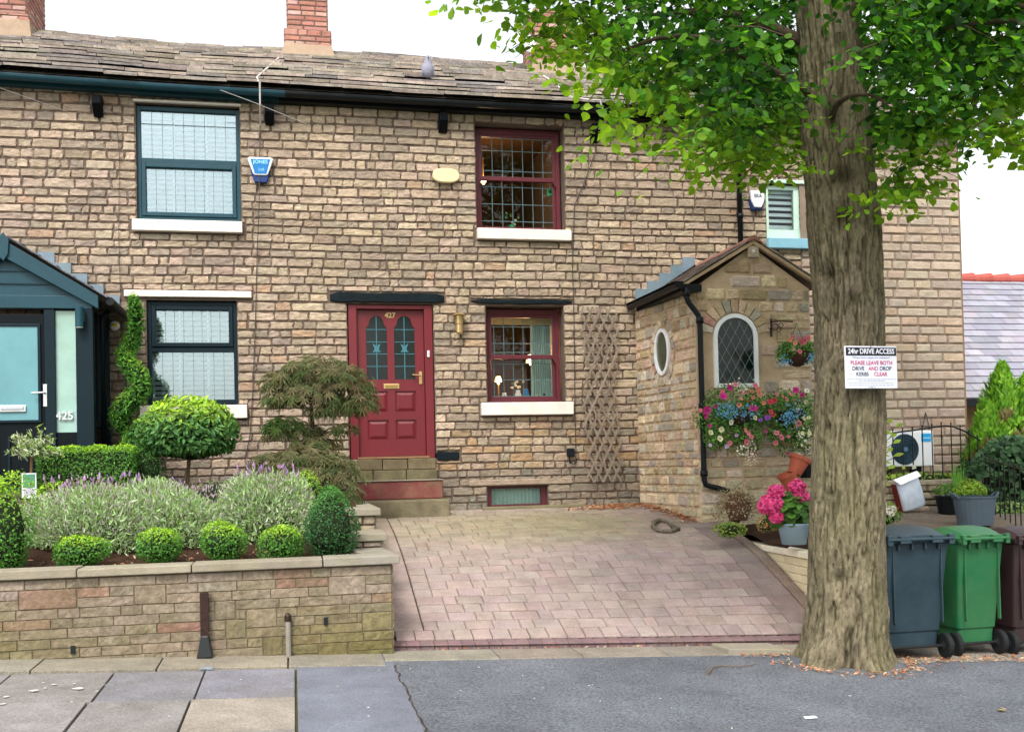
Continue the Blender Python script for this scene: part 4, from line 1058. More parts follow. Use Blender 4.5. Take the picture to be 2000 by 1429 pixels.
# return face of the wall to the drive (facing +x)
courses(8.5, 9.34, -.05, .79, (.0765, .0765), (.2, .42), .006, [], acol, lambda u0, u1, v0, v1, c: stone(am, lambda u, v, d: (.78+d+.002, u, v), u0, u1, v0, v1, c, .008, .06, .0015, .006, -.004, 8, 5, ed=.06))
am.build('stones', 'ashlar', pw)
mb = MB(); mb.box(.5, .78, 8.62, 9.34, -.2, .80, (.6, .58, .5)); mb.build('wall_return', 'mortar', pw)
for x, z in ((-2.2+.51, .245), (.235, .36)):
    mb = MB(); mb.box(x-.016, x+.016, 8.476, 8.50, z-.03, z+.03); mb.build('weep_hole', 'signk', pw)
cp = MB(); x = -8
for L in (1.1, 1.0, 1.2, .9, 1.1, 1.05, .85, 1.03):
    x1 = min(x+L, .22)
    cp.box(x+.004, x1-.004, 8.45+RND.uniform(-.006, .006), 8.74, .802, .868+RND.uniform(-.004, .004), jitcol((1, .98, .95), .07, .02)); x = x1
cp.prism([(.225, 8.445), (.84, 8.445), (.84, 8.5), (.775, 9.38), (.47, 9.38), (.56, 8.74), (.225, 8.74)], 'z', .802, .872, (.92, .94, .98)); cp.build('coping', 'coping', pw, bevel=.008)
for k, (y0, y1, zt, xr_) in enumerate(((9.35, 10.0, 1.0, .80), (10.0, 12.3, 1.20, .80))):
    w3 = thing('retaining_wall', ['lower stepped retaining wall block beside the drive behind the front wall', 'upper stepped retaining wall block beside the front door steps'][k], 'retaining wall', (.6, y0, .8))
    mb = MB(); mb.box(.42, xr_-.03, y0+.01, y1, .2, zt-.07, (.6, .58, .5)); mb.build('wall', 'mortar', w3)
    am = MB()
    courses(.42, xr_-.028, .55, zt-.07, (.075, .09), (.16, .34), .008, [], acol, lambda u0, u1, v0, v1, c: stone(am, lambda u, v, d: (u, y0-d+.006, v), u0, u1, v0, v1, tuple(x*1.15 for x in c), .012, .15, .003, .007, -.006))
    courses(y0, y1, .3, zt-.07, (.075, .09), (.16, .34), .008, [], acol, lambda u0, u1, v0, v1, c: stone(am, lambda u, v, d: (xr_-.03+d+.002, u, v), u0, u1, v0, v1, c, .012, .15, .003, .007, -.006))
    am.build('stones', 'ashlar', w3)
    mb = MB(); mb.box(.40, xr_+.02, y0-.03, y1, zt-.068, zt); mb.build('coping', 'coping', w3, bevel=.008)

# white block wall right of the drive
ww = thing('garden_wall', 'low pale block wall curving up the right side of the drive', 'garden wall', (5.05, 10, .4))
def wx(y): return 4.99+.03*sin((y-9.3)*1.3)
mb = MB(); wm = MB(); y = 9.05; r = 0
def wtop(y): return .655-.0*y
y = 8.7
while y < 11.25:
    L = .21
    for k in range(9):
        z = wtop(y)-.07-.085*(k+1)
        if z+.085 < zdrive(y, 4.9)-.05: break
        o = L*.5*(k % 2); a, b = y+o, y+o+L-.006
        if b > 11.3: continue
        x0, x1 = wx(a), wx(b); c = jitcol(H(222, 206, 168), .07, .02)
        wm.hexa([(x0, a, z), (x0+.1, a, z), (x1+.1, b, z), (x1, b, z)], [(x0, a, z+.08), (x0+.1, a, z+.08), (x1+.1, b, z+.08), (x1, b, z+.08)], c)
    x0, x1 = wx(y), wx(y+L); b = y+L-.004
    mb.hexa([(x0-.025, y, wtop(y)-.068), (x0+.14, y, wtop(y)-.068), (x1+.14, b, wtop(y)-.068), (x1-.025, b, wtop(y)-.068)], [(x0-.02, y, wtop(y)), (x0+.14, y, wtop(y)), (x1+.14, b, wtop(y)), (x1-.02, b, wtop(y))], jitcol(H(232, 220, 196), .04, .02)); y += L
wm.build('blocks', 'paleconc', ww, bevel=.006); mb.build('coping', 'paleconc', ww, bevel=.008)
mb = MB(); mb.box(5.02, 5.10, 8.72, 11.2, .1, .58, (.55, .5, .4)); mb.build('core', 'paleconc', ww)
# front boundary wall behind the bins
bw = thing('garden_wall', 'stone wall behind the row of wheelie bins', 'garden wall', (7.5, 8.62, 0))
mb = MB(); mb.box(5.12, 12, 8.66, 8.82, -.5, .56, (.6, .55, .45)); mb.build('wall', 'mortar', bw)
am = MB(); courses(5.1, 12, -.3, .56, (.1, .14), (.2, .4), .012, [], acol, lambda u0, u1, v0, v1, c: stone(am, lambda u, v, d: (u, 8.655-d, v), u0, u1, v0, v1, c, .014, .2, .004, .008, -.006)); am.build('stones', 'ashlar', bw)
mb = MB(); mb.box(5.1, 12, 8.6, 8.86, .565, .625); mb.build('coping', 'coping', bw, bevel=.01)

# ------------------------------------------------------------------ leaf machinery
def rots(nrm, rng, spin=None):
    n = len(nrm); z = nrm/np.maximum(1e-6, np.linalg.norm(nrm, axis=1, keepdims=True))
    r = rng.normal(size=(n, 3)) if spin is None else spin
    x = r-z*(r*z).sum(1, keepdims=True); x /= np.maximum(1e-6, np.linalg.norm(x, axis=1, keepdims=True)); y = np.cross(z, x)
    return np.stack([x, y, z], axis=2)
LEAF_HEART = ([(0, -.5, 0), (.34, -.30, .06), (.42, .05, .08), (0, .62, 0), (-.42, .05, .08), (-.34, -.30, .06)], [(0, 1, 2, 3), (0, 3, 4, 5)])
LEAF_OVAL = ([(0, -.5, 0), (.22, 0, .06), (0, .5, 0), (-.22, 0, .06)], [(0, 1, 2), (0, 2, 3)])
LEAF_LONG = ([(0, -.5, 0), (.11, 0, .03), (0, .5, 0), (-.11, 0, .03)], [(0, 1, 2), (0, 2, 3)])
LEAF_BLADE = ([(-.03, 0, 0), (.03, 0, 0), (0, 1, .08)], [(0, 1, 2)])
def palm():
    V = []; F = []
    for k, (a, L) in enumerate(((-110, .45), (-70, .75), (-35, .95), (0, 1.0), (35, .95), (70, .75), (110, .45))):
        a = radians(a+90); d = (cos(a), sin(a)); p = (-d[1], d[0]); w_ = .055; i = len(V)
        V += [(0, 0, 0), (d[0]*.45*L+p[0]*w_, d[1]*.45*L+p[1]*w_, .02), (d[0]*L, d[1]*L, -.12*L), (d[0]*.45*L-p[0]*w_, d[1]*.45*L-p[1]*w_, .02)]
        F += [(i, i+1, i+2), (i, i+2, i+3)]
    return V, F
LEAF_PALM = palm()
FLOWER = ([(0, 0, -.15)]+[(cos(2*pi*i/8)*(.5 if i % 2 == 0 else .42), sin(2*pi*i/8)*(.5 if i % 2 == 0 else .42), .05) for i in range(8)], [(0, 1+i, 1+(i+1) % 8) for i in range(8)])
def cols(n, pal, rng, var=.18):
    pal = np.array(pal, np.float32); c = pal[rng.randint(0, len(pal), n)]
    return np.clip(c*(1+rng.uniform(-var, var, (n, 1))), 0, 1)
def shell_pts(n, c, r, rng, shell=.25, zmin=-1, bump=.08, nb=9):
    d = rng.normal(size=(n*2, 3)); d /= np.linalg.norm(d, axis=1, keepdims=True); d = d[d[:, 2] > zmin][:n]
    b = rng.normal(size=(nb, 3)); b /= np.linalg.norm(b, axis=1, keepdims=True)
    k = 1+bump*(np.maximum(0, d@b.T)**6).sum(1)-shell*rng.rand(len(d))**1.5+(rng.rand(len(d)) < .025)*rng.uniform(.03, .16, len(d))
    return np.array(c)+d*k[:, None]*np.array(r), d
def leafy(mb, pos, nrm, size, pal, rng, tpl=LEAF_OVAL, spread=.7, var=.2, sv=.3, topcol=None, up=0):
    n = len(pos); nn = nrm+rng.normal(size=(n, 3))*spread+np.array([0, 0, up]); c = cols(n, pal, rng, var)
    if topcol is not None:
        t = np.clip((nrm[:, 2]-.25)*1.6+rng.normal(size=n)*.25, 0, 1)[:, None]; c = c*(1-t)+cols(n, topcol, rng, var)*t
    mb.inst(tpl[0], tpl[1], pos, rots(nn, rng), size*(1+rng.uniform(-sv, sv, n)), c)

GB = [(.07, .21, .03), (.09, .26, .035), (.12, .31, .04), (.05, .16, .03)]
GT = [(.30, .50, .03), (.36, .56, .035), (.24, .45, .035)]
# ------------------------------------------------------------------ the street tree
TZ = zpave(4.55, 7.9)
tree = thing('lime_tree', 'large lime tree with ridged bark and hanging green foliage on the pavement', 'tree', (4.55, 7.9, TZ))
prof = [(-.25, 4.50, .50), (-.13, 4.50, .455), (-.02, 4.51, .415), (.1, 4.52, .395), (.26, 4.545, .38), (.5, 4.555, .362), (.9, 4.565, .352), (1.5, 4.60, .335), (2.0, 4.63, .325), (2.5, 4.64, .315), (2.9, 4.645, .315),
        (3.3, 4.63, .325), (3.6, 4.62, .335), (3.9, 4.605, .322), (4.3, 4.58, .318), (4.7, 4.565, .305), (5.1, 4.55, .29), (5.5, 4.50, .262), (6.2, 4.47, .24), (7.2, 4.5, .20), (8.6, 4.55, .12), (9.6, 4.6, .05)]
pz = np.array([p[0] for p in prof]); 
NA, NZ = 180, 420
zz = np.linspace(-.25, 9.6, NZ); cx = np.interp(zz, pz, [p[1] for p in prof]); cr = np.interp(zz, pz, [p[2] for p in prof])
ang = np.linspace(0, 2*pi, NA, endpoint=False)
A, Z = np.meshgrid(ang, zz); rng = np.random.RandomState(5)
from mathutils import noise as mn
def fbm(x, y, z): return mn.fractal(Vector((x, y, z)), 1.0, 2.0, 3)
bark = np.zeros_like(A); low = np.zeros_like(A)
for j in range(NZ):
    zj = zz[j]
    for i in range(NA):
        a = ang[i]; ca, sa = cos(a), sin(a)
        w1 = mn.noise(Vector((ca*1.3, sa*1.3, zj*.8)))
        w2 = mn.noise(Vector((ca*4, sa*4, zj*2.4)))*.8; f = mn.noise(Vector((ca*6+w2, sa*6+w2, zj*1.7+w1))); g = mn.noise(Vector((ca*13, sa*13, zj*7+w1)))
        h_ = mn.noise(Vector((ca*30, sa*30, zj*22)))
        ridge = -max(0, .13-abs(f))*.20-max(0, .12-abs(g))*.09+g*.007+h_*.006
        bark[j, i] = ridge; low[j, i] = mn.noise(Vector((ca*1.1, sa*1.1, zj*.55+3)))*.02
fl = np.clip((.28-Z)/.45, 0, 1)**2
root = fl*(.085*np.cos(A*5+.6)+.05*np.cos(A*3+2.1)+.04*np.cos(A*8))
R = cr[:, None]*.90+bark+low+root*.8
knots = [(3.58, 4.15, .10, -.045), (3.92, 4.20, .13, -.03), (3.86, 4.62, .13, .06), (3.12, 3.60, .06, -.06), (3.33, 4.75, .08, .03), (4.45, 4.1, .12, -.035), (2.9, 4.35, .06, -.02), (1.85, 3.55, .04, -.03), (2.3, 3.7, .035, -.03), (.95, 4.5, .16, .018), (1.3, 3.7, .04, -.03), (.62, 4.0, .05, -.025), (2.55, 4.6, .05, .02)]
for (kz, ka, kr, kd) in knots:      # angle measured round the trunk, 4.71 faces the street
    q = ((Z-kz)/kr/1.2)**2+((A-ka)*.32/kr)**2; R += kd*np.exp(-q)*(1-.8*np.exp(-q*9) if kd > 0 else 1)
X = cx[:, None]+R*np.cos(A); Y = 7.9+R*np.sin(A)
V = np.stack([X, Y, Z], 2).reshape(-1, 3); jj, ii = np.meshgrid(np.arange(NZ-1), np.arange(NA), indexing='ij'); i2 = (ii+1) % NA
F = np.stack([jj*NA+ii, jj*NA+i2, (jj+1)*NA+i2, (jj+1)*NA+ii], 2).reshape(-1, 4)
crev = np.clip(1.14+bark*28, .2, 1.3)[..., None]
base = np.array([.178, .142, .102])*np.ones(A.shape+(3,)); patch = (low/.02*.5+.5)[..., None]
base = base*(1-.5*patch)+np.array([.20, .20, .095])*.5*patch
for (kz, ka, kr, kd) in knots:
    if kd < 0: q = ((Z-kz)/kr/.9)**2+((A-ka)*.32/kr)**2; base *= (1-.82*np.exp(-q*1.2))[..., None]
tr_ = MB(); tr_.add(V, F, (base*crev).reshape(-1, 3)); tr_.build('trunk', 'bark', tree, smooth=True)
# limbs
limbs = []
lb = MB()
for (z0, az, ln, rise, r0) in ((4.6, 200, 3.4, .5, .07), (5.0, 160, 3.2, 1.0, .08), (5.3, 225, 3.4, 1.0, .08), (4.9, 330, 3.2, .6, .07), (5.4, 20, 3.2, 1.0, .08), (5.1, 285, 2.6, .9, .07),
                         (5.9, 180, 3.6, 1.5, .08), (6.2, 255, 3.0, 1.8, .08), (6.0, 350, 3.4, 1.6, .08), (6.5, 90, 3.2, 2, .08), (4.75, 305, 3.2, .35, .06), (5.2, 60, 2.8, .9, .07), (4.4, 250, 2.2, .1, .05), (6.8, 215, 3, 2.4, .07), (6.9, 320, 3, 2.3, .07)):
    a = radians(az); pts = []; n = 9
    for i in range(n+1):
        t = i/n; ln_ = ln*.72; pts.append((4.55+cos(a+.15*sin(t*3+az))*ln_*t, 7.9+sin(a+.15*sin(t*3+az))*ln_*t*.85, z0+rise*(1.7*t-1.1*t*t)-.35*t**3))
    lb.tube(pts, [(r0*(1-.85*i/n)+.006)*.62 for i in range(n+1)], 7); limbs.append(pts)
# lower surface of the crown, read off as a height over x
low_line = [(880, -25), (905, 0), (960, 22), (1000, 62), (1040, 88), (1060, 125), (1100, 132), (1150, 128), (1200, 160), (1260, 188), (1310, 222), (1320, 262), (1262, 300), (1290, 330), (1370, 352), (1420, 350), (1440, 400), (1500, 385), (1550, 372), (1640, 345), (1700, 395), (1735, 425), (1765, 428), (1800, 360), (1850, 345), (1885, 295), (1930, 285), (1975, 262), (2010, 250)]
lp = sorted([(P(x, y, 7.6).x, P(x, y, 7.6).z) for x, y in low_line]); lx = np.array([p[0] for p in lp]); lz = np.array([p[1] for p in lp])
lx = np.concatenate([lx, [7.2, 8.0, 8.6]]); lz = np.concatenate([lz, [lz[-1]+.1, lz[-1]+.6, lz[-1]+1.8]])
rng = np.random.RandomState(21)
# sprays: short drooping twigs that carry leaves
NS = 5200
sx_ = rng.uniform(1.1, 8.4, NS*3); sy_ = rng.uniform(6.1, 11.0, NS*3); sz_ = rng.uniform(3.3, 8.6, NS*3)
xe = sx_-.45*(sy_-7.6); zl = np.interp(xe, lx, lz)
rad = np.sqrt(((xe-4.65)/3.75)**2+((sy_-7.7)/2.9)**2+(np.maximum(0, sz_-6.4)/2.6)**2)
ylift = .42*(sy_-7.6)     # the far side of the crown hangs a little higher, the near side lower
hgt = sz_-zl-ylift
cl = np.array([mn.noise(Vector((a*1.25, b*1.25, c*1.25))) for a, b, c in zip(sx_, sy_, sz_)])
dt = np.sqrt((sx_-4.6)**2+(sy_-7.9)**2)
ok = (hgt > .12) & (rad < 1) & (cl > np.where(sx_ < 3.6, -.02, np.where(sx_ > 5.2, -.13, -.10))) & (dt > .45) & ((sz_ < 5.9) | (rng.rand(NS*3) < .5)) & ((sy_ > 7.7) | (sz_ > 7.4) | (np.abs(sx_-4.5*sy_/7.9) > .42) | (rng.rand(NS*3) < .10))
ok &= (rng.rand(NS*3) < np.where(sx_ > 5.2, 1.0, 1.0))
S = np.stack([sx_, sy_, sz_], 1)[ok][:NS]; H_ = hgt[ok][:NS]
tw = MB(); LPs = []; LN = []
for s, hh in zip(S, H_):
    k = rng.randint(13, 21); a = rng.uniform(0, 2*pi); L = rng.uniform(.25, .5); d = np.array([cos(a), sin(a), 0])
    end = s+d*L+np.array([0, 0, -L*rng.uniform(.3, .9)])
    end[2] = max(end[2], s[2]-hh+.04)
    if rng.rand() < .35: tw.tube([tuple(s), tuple((s+end)/2+[0, 0, .04]), tuple(end)], [.005, .004, .002], 4, cap=False)
    t = rng.rand(k); q = s[None]*(1-t[:, None])+end[None]*t[:, None]; q = q+rng.normal(size=(k, 3))*[.07, .07, .06]
    LPs.append(q); LN.append(np.tile(np.array([d[0]*.5, d[1]*.5-.25, .8]), (k, 1)))
LPs = np.concatenate(LPs); LN = np.concatenate(LN)
lm = MB(); n = len(LPs)
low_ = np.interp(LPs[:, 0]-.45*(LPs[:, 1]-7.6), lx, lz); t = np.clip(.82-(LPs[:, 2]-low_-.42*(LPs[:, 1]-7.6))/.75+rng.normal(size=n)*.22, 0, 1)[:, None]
c1 = cols(n, [(.03, .12, .014), (.065, .21, .02), (.13, .32, .025), (.016, .07, .012)], rng, .25); c2 = cols(n, [(.27, .47, .025), (.36, .55, .03), (.20, .41, .025)], rng, .2)  # backlit lower rim and dark inner depth of the crown put into leaf colour
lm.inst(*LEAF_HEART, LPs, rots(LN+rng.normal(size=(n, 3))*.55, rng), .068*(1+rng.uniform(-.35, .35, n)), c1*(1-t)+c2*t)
lb.build('limbs', 'twig', tree, smooth=True); stuff(tw.build('twigs', 'twig', tree))
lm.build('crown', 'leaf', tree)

# ------------------------------------------------------------------ sign on the tree
sp = P(1701, 717, 7.50)
sg = thing('sign', 'white 24hr drive access notice fixed across the lime tree trunk', 'sign', tuple(sp), rz=.06)
W2, H2 = .243, .172
mb = MB(); mb.box(-W2, W2, -.004, .004, -H2, H2); mb.build('board', 'signw', sg, local=True, bevel=.003)
mb = MB(); mb.box(-W2+.012, W2-.006, -.0062, -.0042, H2-.078, H2-.012); mb.build('header', 'signk', sg, local=True)
def st(b, z, size, m, x=0, bold=0, sx=1, name='lettering'): return text(name, b, size, (x, -.0068, z), m, sg, .0004, sx=sx, local=True, bold=bold)
st('24hr DRIVE ACCESS', H2-.045, .058, 'signw', .003, .0014, .86)
st('*Please have respect for residents*', H2-.094, .024, 'signg', 0, 0, 1.05)
st('PLEASE LEAVE BOTH', H2-.138, .046, 'signr', .003, .0006, .93)
st('DRIVE', H2-.184, .044, 'signt', -.122, .0006, .95); st('AND', H2-.184, .044, 'signr', .018, .0006, .95); st('DROP', H2-.184, .044, 'signt', .132, .0006, .95)
st('KERBS', H2-.229, .044, 'signt', -.085, .0006, .95); st('CLEAR', H2-.229, .044, 'signr', .085, .0006, .95)
for z, w_ in ((-.098, .46), (-.111, .24), (-.130, .42), (-.147, .42), (-.161, .07)):
    mb = MB(); x = -w_/2
    while x < w_/2:
        L = rng.uniform(.012, .035); mb.box(x, min(w_/2, x+L), -.0052, -.0042, z-.0028, z+.0028); x += L+.006
    mb.build('small_print', 'signg', sg, local=True)
for z in (H2-.006, -H2+.008):
    mb = MB(); mb.tube([(0, -.012, z), (0, .03, z)], .006, 8); mb.build('fixing_screw', 'steel', sg, local=True)

# ------------------------------------------------------------------ wheelie bins (seen from the hinge and wheel side)
def wheelie(label, loc, rz_, m, W, D, wheels=True):
    t = thing('wheelie_bin', label, 'wheelie bin', loc, rz_, 'wheelie bins behind the tree'); t.scale = (1, 1, 1.07)
    H0, H1 = .10, .96; w0, w1, d0, d1 = W*.40, W*.485, D*.62, D*.93
    mb = MB(); N_ = 7
    def ringp(w_, a, b, z, r=.035):
        p = []
        for (cx_, cy_, s) in ((w_-r, a+r, -pi/2), (w_-r, b-r, 0), (-w_+r, b-r, pi/2), (-w_+r, a+r, pi)):
            for i in range(4): q = s+pi/2*i/3; p.append((cx_+r*cos(q), cy_+r*sin(q), z))
        return p
    y_b = lambda t_: .10*(1-t_)       # rear wall leans out towards the top
    lv = [(H0, 0), (.22, .1), (.225, .1), (.6, .55), (H1-.05, .97), (H1, 1)]
    V = []; F = []
    for i, (z, tt) in enumerate(lv):
        ww_ = w0+(w1-w0)*tt; e = .012 if i < 2 else 0
        V += ringp(ww_-e, y_b(tt)+e, y_b(tt)+d0+(d1-d0)*tt-e, z)
    for i in range(len(lv)-1):
        for j in range(16): F.append((i*16+j, i*16+(j+1) % 16, (i+1)*16+(j+1) % 16, (i+1)*16+j))
    F += [tuple(range(16))[::-1]]; mb.add(V, F)
    # moulded rim with upright ribs
    mb.hexa([(-W*.5, -.012, H1-.03), (W*.5, -.012, H1-.03), (W*.5, D*.95, H1-.03), (-W*.5, D*.95, H1-.03)], [(-W*.51, -.02, H1+.012), (W*.51, -.02, H1+.012), (W*.51, D*.96, H1+.012), (-W*.51, D*.96, H1+.012)])
    for x in (-W*.36, W*.36): mb.box(x-.006, x+.006, .0, .04, .3, H1-.03)
    for x in (-W*.30, -W*.1, W*.1, W*.3): mb.box(x-.008, x+.008, -.03, .02, H1-.075, H1-.0)
    mb.build('body', m, t, local=True, bevel=.006)
    mb = MB(); n = 8; V = []; F = []
    for i in range(n+1):      # domed lid
        u = i/n; y = -.03+(D*1.04+.03)*u; z = H1+.03+.075*sin(pi*min(1, u*1.0))*(1-.35*u)+.01; e = .0
        for k in range(9): s = -1+2*k/8; V.append((s*W*.52, y, z-.03*abs(s)**3-(.03 if k in (0, 8) else 0)))
    for i in range(n):
        for k in range(8): a = i*9+k; F.append((a, a+1, a+10, a+9))
    o = len(V)
    for i in range(n+1): 
        y = -.03+(D*1.04+.03)*i/n; V += [(-W*.52, y, H1+.014), (W*.52, y, H1+.014)]
    for i in range(n): F += [(i*9, (i+1)*9, o+2*(i+1), o+2*i), (i*9+8, o+2*i+1, o+2*i+3, (i+1)*9+8)]
    F += [tuple([o]+list(range(0, 9))+[o+1])[::-1], tuple([o+2*n]+list(range(n*9, n*9+9))+[o+2*n+1])]
    mb.add(V, F); ld = mb.build('lid', m, t, local=True)
    mb = MB()
    for x in (-W*.24, W*.24): mb.box(x-.05, x+.05, -.075, -.02, H1-.02, H1+.04)
    mb.box(-W*.5, -W*.42, -.07, -.02, H1-.035, H1+.045); mb.box(W*.42, W*.5, -.07, -.02, H1-.035, H1+.045)
    mb.tube([(-W*.48, -.065, H1+.012), (W*.48, -.065, H1+.012)], .014, 8); mb.build('handle', m, t, local=True, bevel=.005)
    mb = MB(); mb.tube([(-W*.5, .10, .10), (W*.5, .10, .10)], .012, 8); mb.build('axle', 'rubber', t, local=True)
    for s in (-1, 1):
        mb = MB(); x = s*(W*.5-.01); R_ = .10
        mb.tube([(x-.025, .10, .10), (x-.018, .10, .10), (x+.018, .10, .10), (x+.025, .10, .10)], [R_*.88, R_, R_, R_*.88], 20); wl = mb.build('wheel', 'rubber', t, local=True)
        mb = MB(); mb.tube([(x-.03, .10, .10), (x+.03, .10, .10)], .03, 12, (2, 2, 2)); mb.build('hub', 'rubber', wl, local=True)
    return t
def binat(label, cpx, ybase, W, D, m, rz_=0):
    x = P(cpx, 1100, ybase).x; wheelie(label, (x, ybase, zpave(x, ybase)+.004), rz_, m, W, D)
binat('blue-grey wheelie bin standing directly beside the tree trunk', 1793, 7.80, .62, .72, 'bin_blue', -.02)
binat('green wheelie bin between the blue-grey bin and the brown bin', 1919, 7.94, .47, .56, 'bin_green', .02)
binat('brown wheelie bin at the right edge, next to the green bin', 2028, 7.96, .47, .56, 'bin_brown', -.02)

# ------------------------------------------------------------------ garden plants
def clipped(name, label, cat, c, r, n, leaf=.024, group=None, pal=GB, top=GT, stem=None, seed=1, tpl=LEAF_OVAL, spread=.7, base=None, shape=None, bump=.1, core='core', up=0):
    rng = np.random.RandomState(seed); b = base if base is not None else c[2]-r[2]
    t = thing(name, label, cat, (c[0], c[1], b), group=group)
    mb = MB(); mb.ball(c, tuple(v*.78 for v in r), 14, jit=.06)
    if shape: V = mb.V[0]; mb.V[0] = np.array([shape(v) for v in V], np.float32)
    mb.build('inner_branches', core, t)
    p, d = shell_pts(n, c, r, rng, .22, bump=bump)
    if shape: p = np.array([shape(v) for v in p])
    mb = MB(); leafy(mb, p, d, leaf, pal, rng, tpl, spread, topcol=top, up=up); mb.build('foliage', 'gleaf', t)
    if stem:
        mb = MB(); mb.tube([(c[0]-.01, c[1], b), (c[0]+.012, c[1], (b+c[2])/2), (c[0], c[1], c[2])], stem, 8, (1.1, 1, .9)); mb.build('stem', 'twig', t, smooth=True)
    return t
def pr(px, py, y, wpx):    # centre point and half width in metres for a thing seen at this distance
    p = P(px, py, y); return p, (P(px+wpx/2, py, y).x-P(px-wpx/2, py, y).x)/2
for i, (px, py, wp, hp, lab) in enumerate(((157, 1076, 106, 66, 'flattest clipped box ball, leftmost of the four along the wall top'), (312, 1066, 90, 68, 'clipped box ball second from the left along the wall top'),
        (436, 1059, 90, 76, 'brightest lime green clipped box ball third from the left'), (551, 1062, 88, 68, 'clipped box ball just left of the clipped box cone'))):
    p, r = pr(px, py, 9.0, wp); rh = r*hp/wp
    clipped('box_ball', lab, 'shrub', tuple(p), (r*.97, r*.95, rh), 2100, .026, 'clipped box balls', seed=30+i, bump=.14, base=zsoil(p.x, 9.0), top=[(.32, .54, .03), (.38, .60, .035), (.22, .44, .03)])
p, r = pr(645, 1024, 9.15, 92); rh = .325
clipped('box_cone', 'dark green clipped box cone at the corner of the raised bed', 'shrub', tuple(p), (r, r, rh), 4200, .025, seed=41, base=zsoil(0, 9.1), top=[(.07, .22, .04), (.10, .27, .05)], pal=[(.035, .13, .04), (.05, .17, .05), (.03, .10, .03)],
        shape=lambda v, c=p, h=rh: (c.x+(v[0]-c.x)*(1.12-.42*max(-.6, (v[2]-c.z)/h)), c.y+(v[1]-c.y)*(1.12-.42*max(-.6, (v[2]-c.z)/h)), v[2]))
p, r = pr(598, 975, 10.4, 60); clipped('box_cone', 'small yellow-green clipped cone behind the larger box cone', 'shrub', tuple(p), (r, r, .27), 1400, .026, seed=42, base=zsoil(0, 10.4))
p, r = pr(12, 1045, 9.0, 110); clipped('box_shrub', 'tall upright box shrub cut by the left edge', 'shrub', tuple(p), (r*.82, r*.8, .40), 3600, .028, seed=43, base=zsoil(0, 9), bump=.22)
p, r = pr(105, 975, 10.3, 70); clipped('golden_shrub', 'small lime green shrub behind the lavender near the olive', 'shrub', tuple(p), (r, r, .16), 900, .03, seed=44, base=zsoil(0, 10.3), pal=GT)
# hedge
rng = np.random.RandomState(50)
def hedge(name, label, x0, x1, y0, y1, z0, z1, n, seed, leaf=.028, round_=False):
    rng = np.random.RandomState(seed); t = thing(name, label, 'hedge', ((x0+x1)/2, (y0+y1)/2, z0))
    mb = MB(); mb.box(x0+.05, x1-.05, y0+.05, y1-.05, z0, z1-.06); mb.build('inner_branches', 'core', t, bevel=.03)
    areas = [((x1-x0)*(y1-y0), 't'), ((x1-x0)*(z1-z0), 'f'), ((y1-y0)*(z1-z0), 'l'), ((y1-y0)*(z1-z0), 'r')]; tot = sum(a for a, _ in areas); mb = MB()
    for a, k in areas:
        m = int(n*a/tot); u = rng.rand(m); v = rng.rand(m); dd = rng.rand(m)**2*.07; w_ = .012*np.sin(u*23)+.01*np.sin(v*17+u*9)
        if k == 't': p = np.stack([x0+(x1-x0)*u, y0+(y1-y0)*v, z1-dd+w_], 1); nn = (0, 0, 1)
        if k == 'f': p = np.stack([x0+(x1-x0)*u, y0+dd+w_, z0+(z1-z0)*v], 1); nn = (0, -1, .1)
        if k == 'l': p = np.stack([x0+dd+w_, y0+(y1-y0)*u, z0+(z1-z0)*v], 1); nn = (-1, 0, .1)
        if k == 'r': p = np.stack([x1-dd+w_, y0+(y1-y0)*u, z0+(z1-z0)*v], 1); nn = (1, 0, .1)
        leafy(mb, p, np.tile(np.array(nn, float), (m, 1)), leaf, GB, rng, topcol=[(.38, .60, .03), (.44, .66, .04), (.30, .52, .03)], spread=.55)
    mb.build('foliage', 'gleaf', t); return t
a = P(72, 880, 11.0); b = P(262, 880, 11.0)
hedge('box_hedge', 'low clipped box hedge with bright lime top beside the dark porch', a.x, b.x, 10.9, 11.35, 1.15, P(170, 872, 11.1).z, 9000, 51)
p, r = pr(285, 918, 11.35, 76); clipped('box_shrub', 'dark rounded box shrub at the right end of the low hedge', 'shrub', tuple(p), (r, r*.9, .26), 2200, .028, seed=52, base=1.2, top=GB, pal=[(.03, .09, .02), (.04, .12, .025)])
# spiral topiary
rng = np.random.RandomState(60); t = thing('spiral_topiary', 'tall twisted spiral conifer topiary between the porch and the window', 'topiary', (P(255, 900, 12.35).x, 12.35, 1.28))
cpts = [(262, 582, 14), (264, 610, 22), (262, 640, 24), (254, 668, 26), (246, 690, 26), (252, 712, 26), (270, 735, 28), (276, 758, 30), (262, 780, 32), (242, 800, 34), (236, 818, 32), (252, 838, 28), (262, 858, 30), (250, 880, 34)]
mb = MB(); kp = []; 
for (px, py, r) in cpts: q = P(257+(px-257)*1.25, py, 12.35); kp.append((q.x, 12.35+.10*cos(q.z*6), q.z, r*.5/148*1.12))
pos = []; nn = []
for i in range(len(kp)-1):
    for k in range(420):
        f = rng.rand(); c = [kp[i][j]*(1-f)+kp[i+1][j]*f for j in range(4)]; d = rng.normal(size=3); d /= np.linalg.norm(d); pos.append(np.array(c[:3])+d*c[3]*rng.uniform(.75, 1.25)); nn.append(d)
leafy(mb, np.array(pos), np.array(nn), .06, [(.07, .24, .03), (.12, .32, .035), (.04, .14, .02)], rng, LEAF_LONG, .9, topcol=[(.22, .44, .03)], up=.3); mb.build('foliage', 'gleaf', t)
